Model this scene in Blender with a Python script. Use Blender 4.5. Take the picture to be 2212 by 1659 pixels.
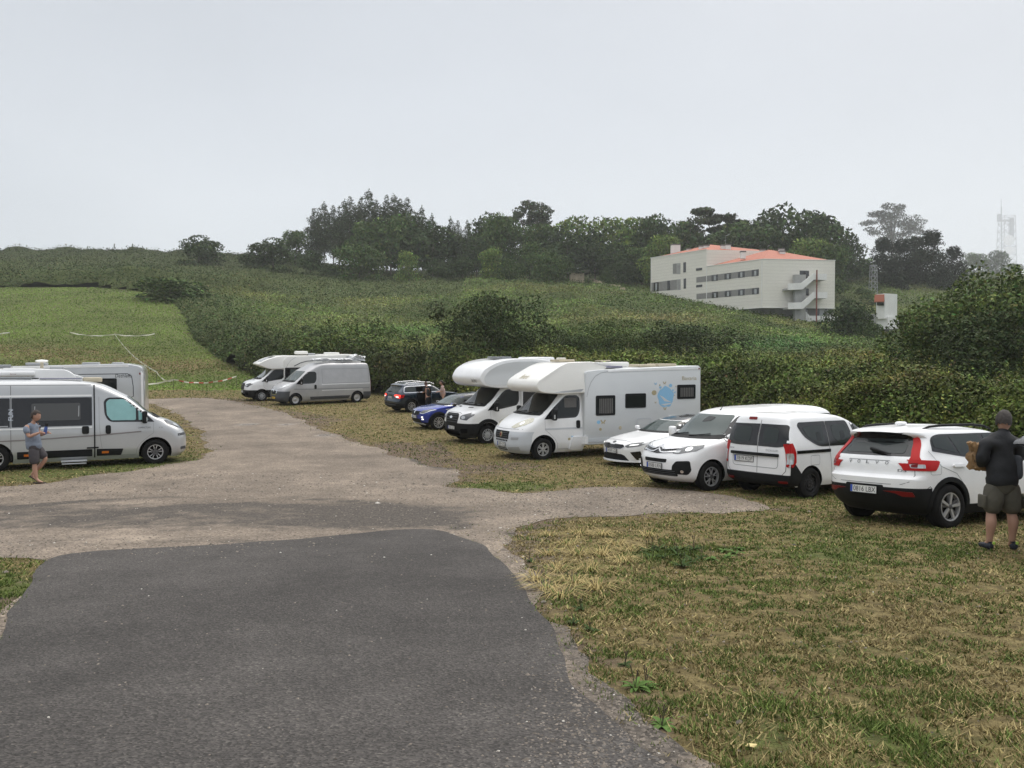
import bpy, bmesh, math, random
import numpy as np
from mathutils import Vector, Matrix
from mathutils.bvhtree import BVHTree
from math import radians, sin, cos, pi, sqrt, atan2

for _o in list(bpy.data.objects):
    bpy.data.objects.remove(_o)
SC = bpy.context.scene
COL = SC.collection
R_ = random.Random(7)
NR = np.random.default_rng(11)

# ------------------------------------------------------------------ camera
CAMZ = 3.0
FPX = 1756.0            # focal length for a 2212 px wide picture
PCX, PCY, PHZ = 1106.0, 829.5, 784.0
PITCH = math.atan((PCY - PHZ) / FPX)
cam_d = bpy.data.cameras.new('camera'); cam = bpy.data.objects.new('camera', cam_d)
COL.objects.link(cam); SC.camera = cam
cam_d.sensor_width = 36.0; cam_d.lens = FPX / 2212 * 36
cam_d.clip_start = 0.1; cam_d.clip_end = 6000
cam.location = (0, 0, CAMZ); cam.rotation_euler = (pi / 2 - PITCH, 0, 0)

# ------------------------------------------------------------------ overcast sky and soft sun
SUN_EL, SUN_AZ = 52.0, 35.0
W = bpy.data.worlds.new('World'); SC.world = W; W.use_nodes = True
nt = W.node_tree; nt.nodes.clear()
def wn(t): return nt.nodes.new(t)
sky = wn('ShaderNodeTexSky'); sky.sky_type = 'NISHITA'; sky.sun_disc = False
sky.sun_elevation = radians(SUN_EL); sky.sun_rotation = radians(SUN_AZ); sky.dust_density = 3
bg1 = wn('ShaderNodeBackground'); bg1.inputs[1].default_value = 0.02
nt.links.new(sky.outputs[0], bg1.inputs[0])
tc = wn('ShaderNodeTexCoord'); sep = wn('ShaderNodeSeparateXYZ'); nt.links.new(tc.outputs['Generated'], sep.inputs[0])
rmp = wn('ShaderNodeValToRGB'); nt.links.new(sep.outputs['Z'], rmp.inputs[0])
cr = rmp.color_ramp; cr.elements[0].position = 0.0; cr.elements[0].color = (0.60, 0.635, 0.68, 1)
cr.elements[1].position = 1.0; cr.elements[1].color = (2.3, 2.28, 2.24, 1)
for pp_, cc in ((0.10, (0.56, 0.60, 0.65, 1)), (0.28, (0.50, 0.53, 0.575, 1)), (0.46, (0.46, 0.485, 0.52, 1)), (0.7, (1.15, 1.15, 1.15, 1))):
    e = cr.elements.new(pp_); e.color = cc
nz = wn('ShaderNodeTexNoise'); nz.inputs['Scale'].default_value = 2.2; nz.inputs['Detail'].default_value = 5
mp = wn('ShaderNodeMapping'); mp.inputs['Scale'].default_value = (1, 1, 2.2)
nt.links.new(tc.outputs['Generated'], mp.inputs[0]); nt.links.new(mp.outputs[0], nz.inputs['Vector'])
mr = wn('ShaderNodeMapRange'); mr.inputs[1].default_value = 0.3; mr.inputs[2].default_value = 0.7
mr.inputs[3].default_value = 0.93; mr.inputs[4].default_value = 1.06
nt.links.new(nz.outputs[0], mr.inputs[0])
vm = wn('ShaderNodeVectorMath'); vm.operation = 'SCALE'
nt.links.new(rmp.outputs[0], vm.inputs[0]); nt.links.new(mr.outputs[0], vm.inputs['Scale'])
bg2 = wn('ShaderNodeBackground'); bg2.inputs[1].default_value = 1.0
nt.links.new(vm.outputs[0], bg2.inputs[0])
ad = wn('ShaderNodeAddShader'); nt.links.new(bg1.outputs[0], ad.inputs[0]); nt.links.new(bg2.outputs[0], ad.inputs[1])
wo = wn('ShaderNodeOutputWorld'); nt.links.new(ad.outputs[0], wo.inputs[0])
sl = bpy.data.lights.new('sun', 'SUN'); sl.energy = 1.5; sl.angle = radians(40); sl.color = (1, 0.95, 0.87)
so = bpy.data.objects.new('sun', sl); COL.objects.link(so)
so.rotation_euler = (radians(90 - SUN_EL), 0, radians(180 - SUN_AZ) + 0.0)
SC.view_settings.view_transform = 'Standard'; SC.view_settings.look = 'None'
SC.view_settings.exposure = 0.15; SC.view_settings.gamma = 1.0; SC.view_settings.use_curve_mapping = False
SC.render.engine = 'CYCLES'
SC.cycles.volume_bounces = 1
SC.cycles.max_bounces = 6

# ------------------------------------------------------------------ small helpers
def tag(o, label=None, cat=None, group=None, kind=None):
    if label: o['label'] = label
    if cat: o['category'] = cat
    if group: o['group'] = group
    if kind: o['kind'] = kind
    return o
def link(o, parent=None):
    COL.objects.link(o)
    if parent is not None: o.parent = parent
    return o
def empty(name, loc=(0, 0, 0), rz=0.0):
    o = bpy.data.objects.new(name, None); link(o); o.location = loc; o.rotation_euler = (0, 0, rz)
    o.empty_display_size = 0.3
    return o
def obj_bm(name, bm, mats, parent=None, smooth=None, loc=None, rot=None):
    me = bpy.data.meshes.new(name); bm.to_mesh(me); bm.free()
    if not isinstance(mats, (list, tuple)): mats = [mats]
    for m in mats: me.materials.append(m)
    if smooth is not None:
        me.shade_smooth()
        if smooth < 3.1: me.set_sharp_from_angle(angle=smooth)
    o = bpy.data.objects.new(name, me); link(o, parent)
    if loc is not None: o.location = loc
    if rot is not None: o.rotation_euler = rot
    return o
def obj_py(name, V, F, mats, parent=None, smooth=None, midx=None):
    me = bpy.data.meshes.new(name); me.from_pydata([tuple(v) for v in V], [], F)
    if not isinstance(mats, (list, tuple)): mats = [mats]
    for m in mats: me.materials.append(m)
    if midx is not None: me.polygons.foreach_set('material_index', midx)
    if smooth is not None:
        me.shade_smooth()
        if smooth < 3.1: me.set_sharp_from_angle(angle=smooth)
    me.update()
    o = bpy.data.objects.new(name, me); link(o, parent)
    return o
def quads_np(name, V, mat, cols=None, parent=None, nper=4):
    """V: (N*nper,3) array, one separate polygon per nper verts; cols (N,3) tint per polygon"""
    n = len(V) // nper
    me = bpy.data.meshes.new(name)
    me.vertices.add(n * nper); me.vertices.foreach_set('co', V.astype(np.float32).ravel())
    me.loops.add(n * nper); me.loops.foreach_set('vertex_index', np.arange(n * nper, dtype=np.int32))
    me.polygons.add(n); me.polygons.foreach_set('loop_start', np.arange(0, n * nper, nper, dtype=np.int32))
    me.polygons.foreach_set('loop_total', np.full(n, nper, dtype=np.int32))
    me.materials.append(mat)
    me.update(calc_edges=True)
    if cols is not None:
        a = me.color_attributes.new('tint', 'FLOAT_COLOR', 'POINT')
        c = np.ones((n * nper, 4), np.float32); c[:, :3] = np.repeat(cols, nper, axis=0)
        a.data.foreach_set('color', c.ravel())
    if parent == 'mesh': return me
    o = bpy.data.objects.new(name, me); link(o, parent)
    return o
def box_v(x0, x1, y0, y1, z0, z1):
    V = [(x0, y0, z0), (x1, y0, z0), (x1, y1, z0), (x0, y1, z0), (x0, y0, z1), (x1, y0, z1), (x1, y1, z1), (x0, y1, z1)]
    F = [(0, 3, 2, 1), (4, 5, 6, 7), (0, 1, 5, 4), (1, 2, 6, 5), (2, 3, 7, 6), (3, 0, 4, 7)]
    return V, F
def add_box(bm, x0, x1, y0, y1, z0, z1, bev=0.0, M=None, seg=2):
    V, F = box_v(x0, x1, y0, y1, z0, z1)
    vs = [bm.verts.new(M @ Vector(v) if M else v) for v in V]
    fs = [bm.faces.new([vs[i] for i in f]) for f in F]
    if bev > 0:
        es = list({e for f in fs for e in f.edges})
        bmesh.ops.bevel(bm, geom=es, offset=bev, segments=seg, affect='EDGES', profile=0.5)
    return vs
def box_obj(name, mat, x0, x1, y0, y1, z0, z1, bev=0.0, parent=None, M=None):
    bm = bmesh.new(); add_box(bm, min(x0, x1), max(x0, x1), min(y0, y1), max(y0, y1), z0, z1, bev, M)
    return obj_bm(name, bm, mat, parent, smooth=0.6 if bev else None)
def add_tube(bm, pts, r, n=8, cap=True):
    pts = [Vector(p) for p in pts]; rings = []
    rr = r if isinstance(r, (list, tuple)) else [r] * len(pts)
    up = Vector((0, 0, 1))
    for i, p in enumerate(pts):
        d = (pts[min(i + 1, len(pts) - 1)] - pts[max(i - 1, 0)]).normalized()
        a = d.cross(up)
        if a.length < 1e-3: a = d.cross(Vector((1, 0, 0)))
        a.normalize(); b = d.cross(a)
        rings.append([bm.verts.new(p + (a * cos(t) + b * sin(t)) * rr[i]) for t in [2 * pi * k / n for k in range(n)]])
    for i in range(len(rings) - 1):
        for k in range(n):
            bm.faces.new((rings[i][k], rings[i][(k + 1) % n], rings[i + 1][(k + 1) % n], rings[i + 1][k]))
    if cap:
        bm.faces.new(rings[0][::-1]); bm.faces.new(rings[-1])
def tube_obj(name, pts, r, mat, parent=None, n=8):
    bm = bmesh.new(); add_tube(bm, pts, r, n)
    bmesh.ops.recalc_face_normals(bm, faces=bm.faces)
    return obj_bm(name, bm, mat, parent, smooth=0.9)
def add_lathe(bm, prof, n=24, M=None, mi=0, cap0=False, cap1=False):
    """prof: (radius, y) list revolved about the Y axis"""
    rings = []
    for r, y in prof:
        rings.append([bm.verts.new((M or Matrix()) @ Vector((r * cos(2 * pi * k / n), y, r * sin(2 * pi * k / n)))) for k in range(n)])
    for i in range(len(rings) - 1):
        for k in range(n):
            f = bm.faces.new((rings[i][k], rings[i + 1][k], rings[i + 1][(k + 1) % n], rings[i][(k + 1) % n])); f.material_index = mi
    if cap0: bm.faces.new(rings[0]).material_index = mi
    if cap1: bm.faces.new(rings[-1][::-1]).material_index = mi
def pchip(xs, ys):
    xs = np.asarray(xs, float); ys = np.asarray(ys, float)
    h = np.diff(xs); d = np.diff(ys) / h; m = np.zeros(len(xs))
    if len(xs) > 2:
        for i in range(1, len(xs) - 1):
            if d[i - 1] * d[i] > 0:
                w1 = 2 * h[i] + h[i - 1]; w2 = h[i] + 2 * h[i - 1]
                m[i] = (w1 + w2) / (w1 / d[i - 1] + w2 / d[i])
    m[0] = d[0]; m[-1] = d[-1]
    def f(x):
        x = np.clip(x, xs[0], xs[-1]); i = np.clip(np.searchsorted(xs, x) - 1, 0, len(xs) - 2)
        t = (x - xs[i]) / h[i]; t2 = t * t; t3 = t2 * t
        return ((2 * t3 - 3 * t2 + 1) * ys[i] + (t3 - 2 * t2 + t) * h[i] * m[i] + (-2 * t3 + 3 * t2) * ys[i + 1] + (t3 - t2) * h[i] * m[i + 1])
    return f
# value noise for layout variation
_NT = np.random.default_rng(5).random((256, 256))
def vnoise(x, y, s=1.0, oct=3):
    x = np.asarray(x, float) / s + 37.2; y = np.asarray(y, float) / s + 91.7; v = 0; a = 1; tot = 0
    for _ in range(oct):
        xi = np.floor(x).astype(int); yi = np.floor(y).astype(int); fx = x - xi; fy = y - yi
        fx = fx * fx * (3 - 2 * fx); fy = fy * fy * (3 - 2 * fy)
        g = lambda i, j: _NT[i & 255, j & 255]
        v = v + a * ((g(xi, yi) * (1 - fx) + g(xi + 1, yi) * fx) * (1 - fy) + (g(xi, yi + 1) * (1 - fx) + g(xi + 1, yi + 1) * fx) * fy)
        tot += a; a *= 0.5; x = x * 2.03 + 11; y = y * 2.03 + 5
    return v / tot

# ------------------------------------------------------------------ materials
MATS = {}
def mat(name, col, rough=0.6, metal=0.0, coat=0.0, spec=0.5, noise=0.0, nscale=8.0, bump=0.0, bscale=60.0, tint=False, emis=None, coat_rough=0.05, ior=None):
    if name in MATS: return MATS[name]
    m = bpy.data.materials.new(name); m.use_nodes = True; t = m.node_tree; N = t.nodes; L = t.links
    b = N['Principled BSDF']
    b.inputs['Base Color'].default_value = (*col, 1); b.inputs['Roughness'].default_value = rough
    b.inputs['Metallic'].default_value = metal; b.inputs['Coat Weight'].default_value = coat
    b.inputs['Coat Roughness'].default_value = coat_rough
    b.inputs['Specular IOR Level'].default_value = spec
    if ior: b.inputs['IOR'].default_value = ior
    src = None
    if tint:
        at = N.new('ShaderNodeAttribute'); at.attribute_name = 'tint'
        mx = N.new('ShaderNodeMix'); mx.data_type = 'RGBA'; mx.blend_type = 'MULTIPLY'; mx.inputs[0].default_value = 1
        mx.inputs[6].default_value = (*col, 1); L.new(at.outputs['Color'], mx.inputs[7]); src = mx.outputs[2]
    if noise > 0:
        tcn = N.new('ShaderNodeTexCoord'); no = N.new('ShaderNodeTexNoise'); no.inputs['Scale'].default_value = nscale; no.inputs['Detail'].default_value = 6
        L.new(tcn.outputs['Object'], no.inputs['Vector'])
        r = N.new('ShaderNodeMapRange'); r.inputs[1].default_value = 0.3; r.inputs[2].default_value = 0.7
        r.inputs[3].default_value = 1 - noise; r.inputs[4].default_value = 1 + noise * 0.5; L.new(no.outputs[0], r.inputs[0])
        vs = N.new('ShaderNodeVectorMath'); vs.operation = 'SCALE'
        if src is not None: L.new(src, vs.inputs[0])
        else: vs.inputs[0].default_value = col
        L.new(r.outputs[0], vs.inputs['Scale']); src = vs.outputs[0]
    if src is not None: L.new(src, b.inputs['Base Color'])
    if bump > 0:
        tcn = N.new('ShaderNodeTexCoord'); no = N.new('ShaderNodeTexNoise'); no.inputs['Scale'].default_value = bscale; no.inputs['Detail'].default_value = 4
        L.new(tcn.outputs['Object'], no.inputs['Vector'])
        bp = N.new('ShaderNodeBump'); bp.inputs['Strength'].default_value = bump; bp.inputs['Distance'].default_value = 0.02
        L.new(no.outputs[0], bp.inputs['Height']); L.new(bp.outputs[0], b.inputs['Normal'])
    if emis:
        b.inputs['Emission Color'].default_value = (*emis[0], 1); b.inputs['Emission Strength'].default_value = emis[1]
    MATS[name] = m
    return m
# ------------------------------------------------------------------ terrain
_rows = [0.5, 3.5, 6, 10, 13.2, 17, 20, 26, 34, 42, 50, 60, 75, 100, 130, 160, 200, 260, 350, 500, 900, 1700]
_near = [-1.45, -1.75, -2.05, -2.38, -2.64, -2.85, -2.93, -3.0, -2.92]
_cols = {
 -600: [-2.75, -2.5, -2.1, 0.2, 4.6, 10.2, 15.6, 24.4, 33.8, 35, 35, 35, 36],
 250:  [-2.72, -2.45, -2.05, 0.2, 4.6, 10.5, 15.9, 24, 33.6, 35, 35, 35, 36],
 430:  [-2.70, -2.40, -2.0, 0.0, 4.1, 9.5, 15.2, 23.6, 33.2, 35, 35, 35, 36],
 600:  [-2.72, -2.45, -2.1, -0.3, 3.2, 8.3, 14.0, 22, 32, 37, 38, 38, 40],
 820:  [-2.75, -2.5, -2.2, -0.6, 2.6, 7.5, 13.0, 20.5, 27, 32, 38, 38, 40],
 1100: [-2.75, -2.4, -1.5, 0.2, 3.8, 9.0, 14.5, 20, 27, 34, 40, 40, 42],
 1400: [-2.7, -1.9, -0.8, 0.6, 4.0, 8.6, 13.0, 18.5, 26, 34, 40, 42, 44],
 1650: [-2.4, -1.6, -0.8, 0.2, 2.6, 6.0, 8.8, 15, 24, 34, 42, 60, 90],
 1820: [-2.2, -1.5, -0.9, 0.0, 1.8, 4.4, 8.2, 18.5, 28, 38, 52, 92, 170],
 2000: [-2.1, -1.5, -0.9, -0.1, 1.5, 3.8, 8.5, 17.0, 26, 38, 54, 98, 178],
 2400: [-2.1, -1.5, -0.9, -0.1, 1.5, 3.8, 8.5, 16, 26, 38, 54, 98, 178],
 3600: [-2.1, -1.5, -0.9, -0.1, 1.5, 3.8, 8.5, 16, 26, 38, 54, 98, 178]}
_yf = np.concatenate([np.linspace(0.5, 40, 160), np.geomspace(40.5, 1700, 220)])
_pf = np.linspace(-600, 3600, 211)
_tab = np.zeros((len(_cols), len(_yf)))
for _i, _p in enumerate(sorted(_cols)): _tab[_i] = pchip(_rows, _near + _cols[_p])(_yf)
_ck = sorted(_cols)
_T = np.array([np.interp(_pf, _ck, _tab[:, j]) for j in range(len(_yf))]).T      # (pf, yf)
_k = np.exp(-0.5 * (np.arange(-8, 9) / 3.0) ** 2); _k /= _k.sum()
_T = np.array([np.convolve(np.pad(_T[:, j], 8, mode='edge'), _k, 'valid') for j in range(len(_yf))]).T
def Zt(X, Y):
    """terrain height (world) at X, Y"""
    X = np.asarray(X, float); Y = np.asarray(Y, float)
    Yc = np.clip(Y, 0.5, 1699); px = np.clip(PCX + FPX * X / np.maximum(Yc, 12.0), -600, 3599)
    fi = (px + 600) / 20.0; i = np.clip(fi.astype(int), 0, len(_pf) - 2); fi = fi - i
    j = np.clip(np.searchsorted(_yf, Yc) - 1, 0, len(_yf) - 2); fj = (Yc - _yf[j]) / (_yf[j + 1] - _yf[j])
    z = (_T[i, j] * (1 - fi) + _T[i + 1, j] * fi) * (1 - fj) + (_T[i, j + 1] * (1 - fi) + _T[i + 1, j + 1] * fi) * fj
    return z + CAMZ
_cp, _sp = cos(PITCH), sin(PITCH)
def project(X, Y, Z):
    Z = np.asarray(Z) - CAMZ; d = Y * _cp - Z * _sp; d = np.maximum(d, 0.3)
    return PCX + FPX * X / d, PCY - FPX * (Y * _sp + Z * _cp) / d
def ray(px, py):
    a = (px - PCX) / FPX; b = (PCY - py) / FPX       # camera space
    return np.array([a, _cp + b * _sp, -_sp + b * _cp])
def at(px, py, Y):
    d = ray(px, py); d = d / d[1]
    return Vector((d[0] * Y, Y, CAMZ + d[2] * Y))
def ground(px, py, y0=2.0, y1=600.0):
    d = ray(px, py); d = d / d[1]
    ys = np.geomspace(y0, y1, 1500)
    h = CAMZ + d[2] * ys - Zt(d[0] * ys, ys)
    k = np.argmax(h < 0)
    if h[k] >= 0: k = len(ys) - 1
    Y = ys[k]; X = d[0] * Y
    return Vector((X, Y, float(Zt(X, Y))))

def zattr(me, name, arr):
    a = me.color_attributes.new(name, 'FLOAT_COLOR', 'POINT')
    c = np.ones((len(arr), 4), np.float32); c[:, :arr.shape[1]] = arr; a.data.foreach_set('color', c.ravel())

def pip(X, Y, poly):
    X = np.asarray(X); Y = np.asarray(Y); ins = np.zeros(X.shape, bool); n = len(poly)
    for i in range(n):
        x1, y1 = poly[i]; x2, y2 = poly[(i + 1) % n]
        if y1 == y2: continue
        c = ((y1 > Y) != (y2 > Y)) & (X < (x2 - x1) * (Y - y1) / (y2 - y1) + x1)
        ins ^= c
    return ins
def clip_poly(poly, x0, x1, y0, y1):
    def cl(P, f, inter):
        out = []
        for i in range(len(P)):
            a, b = P[i - 1], P[i]; fa, fb = f(a), f(b)
            if fb >= 0:
                if fa < 0: out.append(inter(a, b, fa, fb))
                out.append(b)
            elif fa >= 0: out.append(inter(a, b, fa, fb))
        return out
    it = lambda a, b, fa, fb: (a[0] + (b[0] - a[0]) * fa / (fa - fb), a[1] + (b[1] - a[1]) * fa / (fa - fb))
    for f in (lambda p: p[0] - x0, lambda p: x1 - p[0], lambda p: p[1] - y0, lambda p: y1 - p[1]):
        poly = cl(poly, f, it)
        if len(poly) < 3: return []
    return poly
def ragged(pix, amp, step, seed=0):
    P = [ground(*p) for p in pix]; out = []; Q = []
    for i in range(len(P)):
        p0, p1, p2, p3 = P[i - 1], P[i], P[(i + 1) % len(P)], P[(i + 2) % len(P)]
        if (p2 - p1).length > 6 or (p1 - p0).length > 12 or (p3 - p2).length > 12: Q.append(p1); continue
        for t in (0, .25, .5, .75): Q.append(.5 * (2 * p1 + (p2 - p0) * t + (2 * p0 - 5 * p1 + 4 * p2 - p3) * t * t + (3 * p1 - p0 - 3 * p2 + p3) * t ** 3))
    P = Q
    for i in range(len(P)):
        a, b = P[i], P[(i + 1) % len(P)]; L = (b - a).length; n = max(1, int(L / step))
        nn = Vector((-(b - a).y, (b - a).x)).normalized() if L > 0 else Vector((0, 0))
        for k in range(n):
            t = k / n; q = a.lerp(b, t)
            w = (vnoise(q.x * 1.0 + seed, q.y, 1.3, 4) - 0.5) * 2 * amp * min(1, (q.y / 14) ** 0.8 + .25)
            out.append((q.x + nn.x * w, q.y + nn.y * w))
    return out
def sheet(name, poly, cell, off, m, attrf, y_far=None):
    xs0, xs1 = min(p[0] for p in poly), max(p[0] for p in poly); ys0, ys1 = min(p[1] for p in poly), max(p[1] for p in poly)
    gx = np.arange(xs0 - cell, xs1 + cell, cell); gy = [ys0 - cell]
    while gy[-1] < ys1 + cell: gy.append(gy[-1] + cell * max(1, gy[-1] / 16))
    gy = np.array(gy)
    ins = pip(*np.meshgrid(gx, gy, indexing='ij'), poly)
    V = {}; vl = []; F = []
    def vid(x, y):
        k = (round(x, 4), round(y, 4))
        if k not in V: V[k] = len(vl); vl.append(k)
        return V[k]
    bset = set()
    for p in poly: bset.add((int(np.searchsorted(gx, p[0])) - 1, int(np.searchsorted(gy, p[1])) - 1))
    # cells crossed by boundary segments
    for i in range(len(poly)):
        a, b = poly[i - 1], poly[i]
        for t in (0.25, 0.5, 0.75):
            q = (a[0] + (b[0] - a[0]) * t, a[1] + (b[1] - a[1]) * t)
            bset.add((int(np.searchsorted(gx, q[0])) - 1, int(np.searchsorted(gy, q[1])) - 1))
    for i in range(len(gx) - 1):
        for j in range(len(gy) - 1):
            c = (ins[i, j], ins[i + 1, j], ins[i + 1, j + 1], ins[i, j + 1])
            if all(c) and (i, j) not in bset:
                F.append([vid(gx[i], gy[j]), vid(gx[i + 1], gy[j]), vid(gx[i + 1], gy[j + 1]), vid(gx[i], gy[j + 1])])
            elif any(c) or (i, j) in bset:
                near = [q for q in poly if True]
                cp = clip_poly(near, gx[i], gx[i + 1], gy[j], gy[j + 1])
                if len(cp) >= 3:
                    f = []
                    for q in cp:
                        k = vid(*q)
                        if k not in f: f.append(k)
                    if len(f) >= 3: F.append(f)
    A = np.array(vl); z = Zt(A[:, 0], A[:, 1]) + off
    me = bpy.data.meshes.new(name); me.from_pydata(np.c_[A, z].tolist(), [], F); me.materials.append(m); me.shade_smooth()
    bmx = bmesh.new(); bmx.from_mesh(me); bmesh.ops.recalc_face_normals(bmx, faces=bmx.faces)
    if sum(f.normal.z for f in bmx.faces) < 0: bmesh.ops.reverse_faces(bmx, faces=bmx.faces)
    bmx.to_mesh(me); bmx.free()
    zattr(me, 'zone', attrf(A[:, 0], A[:, 1], z))
    o = bpy.data.objects.new(name, me); link(o); tag(o, kind='structure')
    return o

GRAVEL_PIX = [(-500, 1062), (0, 1052), (100, 1044), (200, 1030), (300, 1014), (400, 998), (455, 980), (448, 955), (425, 930), (395, 905), (350, 880), (300, 868), (250, 866),
  (430, 860), (520, 870), (600, 888), (660, 912), (730, 945), (790, 962), (850, 985), (905, 1000), (985, 1018), (1000, 1035), (960, 1052), (1040, 1060), (1130, 1066),
  (1230, 1058), (1370, 1054), (1500, 1060), (1600, 1078), (1655, 1096), (1590, 1108), (1420, 1110), (1270, 1118), (1180, 1122), (1110, 1150),
  (1085, 1180), (1130, 1235), (1190, 1310), (1240, 1375), (1290, 1440), (1360, 1500), (1420, 1560), (1500, 1640), (1560, 1760), (-500, 1760), (-500, 1420), (-40, 1400), (10, 1340), (60, 1290), (75, 1245), (40, 1212), (-500, 1200)]
ASPH_PIX = [(100, 1216), (180, 1197), (350, 1186), (470, 1180), (560, 1172), (640, 1168), (740, 1158), (860, 1146), (950, 1148), (1010, 1170), (1062, 1200),
  (1115, 1250), (1160, 1312), (1196, 1365), (1215, 1420), (1232, 1480), (1290, 1530), (1370, 1620), (1440, 1760), (-500, 1760), (-500, 1480), (-30, 1400), (20, 1330), (70, 1270)]

def blob(px, py, cx, cy, rx, ry, p=2.0):
    return np.exp(-(np.abs((px - cx) / rx) ** p + np.abs((py - cy) / ry) ** p))
def seg_in(px, xs, ys): return np.interp(px, xs, ys)

def ground_mat():
    m = bpy.data.materials.new('grassy_soil'); m.use_nodes = True; t = m.node_tree; N = t.nodes; L = t.links; b = N['Principled BSDF']
    b.inputs['Roughness'].default_value = 0.95; b.inputs['Specular IOR Level'].default_value = 0.15
    tc = N.new('ShaderNodeTexCoord'); at = N.new('ShaderNodeAttribute'); at.attribute_name = 'zone'
    sp = N.new('ShaderNodeSeparateColor'); L.new(at.outputs['Color'], sp.inputs[0])
    def noise(s, d=5, r=0.6, anis=None):
        n = N.new('ShaderNodeTexNoise'); n.inputs['Scale'].default_value = s; n.inputs['Detail'].default_value = d; n.inputs['Roughness'].default_value = r
        L.new(tc.outputs['Object'], n.inputs['Vector']); return n.outputs[0]
    def ramp(src, p0, c0, p1, c1, mid=None):
        r = N.new('ShaderNodeValToRGB'); L.new(src, r.inputs[0]); e = r.color_ramp.elements
        e[0].position = p0; e[0].color = (*c0, 1); e[1].position = p1; e[1].color = (*c1, 1)
        if mid: x = e.new(mid[0]); x.color = (*mid[1], 1)
        return r.outputs[0]
    def mixc(f, a, c, bl='MIX'):
        x = N.new('ShaderNodeMix'); x.data_type = 'RGBA'; x.blend_type = bl
        if isinstance(f, float): x.inputs[0].default_value = f
        else: L.new(f, x.inputs[0])
        L.new(a, x.inputs[6]); L.new(c, x.inputs[7]); return x.outputs[2]
    def mth(op, a, bb):
        x = N.new('ShaderNodeMath'); x.operation = op; x.use_clamp = True
        for k, v in enumerate((a, bb)):
            if isinstance(v, (int, float)): x.inputs[k].default_value = v
            else: L.new(v, x.inputs[k])
        return x.outputs[0]
    dry = ramp(noise(9.0), 0.32, (0.085, 0.066, 0.032), 0.68, (0.27, 0.215, 0.10), (0.5, (0.165, 0.13, 0.058)))
    grn = ramp(noise(7.0), 0.3, (0.035, 0.052, 0.014), 0.7, (0.13, 0.18, 0.045), (0.5, (0.078, 0.11, 0.028)))
    # patchy: green where the patch noise plus zone.r is high
    pn = mth('ADD', noise(0.55, 7, 0.68), 0.0)
    f = mth('MULTIPLY', mth('SUBTRACT', mth('ADD', mth('MULTIPLY', pn, 1.0), sp.outputs[0]), 0.86), 5.0)
    c = mixc(f, dry, grn)
    scrub = ramp(noise(1.3, 8, 0.7), 0.3, (0.02, 0.028, 0.01), 0.7, (0.085, 0.095, 0.032), (0.5, (0.045, 0.055, 0.02)))
    c = mixc(sp.outputs[1], c, scrub)
    bare = ramp(noise(14.0), 0.3, (0.07, 0.05, 0.036), 0.7, (0.21, 0.16, 0.115))
    bf = mth('MULTIPLY', mth('SUBTRACT', mth('ADD', noise(1.6, 6), sp.outputs[2]), 0.75), 5.0)
    c = mixc(bf, c, bare)
    fm = N.new('ShaderNodeMapRange'); fm.inputs[1].default_value = 0.3; fm.inputs[2].default_value = 0.7; fm.inputs[3].default_value = 0.5; fm.inputs[4].default_value = 1.35; L.new(noise(75.0, 4, 0.75), fm.inputs[0])
    fv = N.new('ShaderNodeVectorMath'); fv.operation = 'SCALE'; L.new(c, fv.inputs[0]); L.new(fm.outputs[0], fv.inputs['Scale'])
    L.new(fv.outputs[0], b.inputs['Base Color'])
    bp = N.new('ShaderNodeBump'); bp.inputs['Strength'].default_value = 0.7; bp.inputs['Distance'].default_value = 0.06
    L.new(noise(22.0, 8, 0.7), bp.inputs['Height']); L.new(bp.outputs[0], b.inputs['Normal'])
    return m
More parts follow.
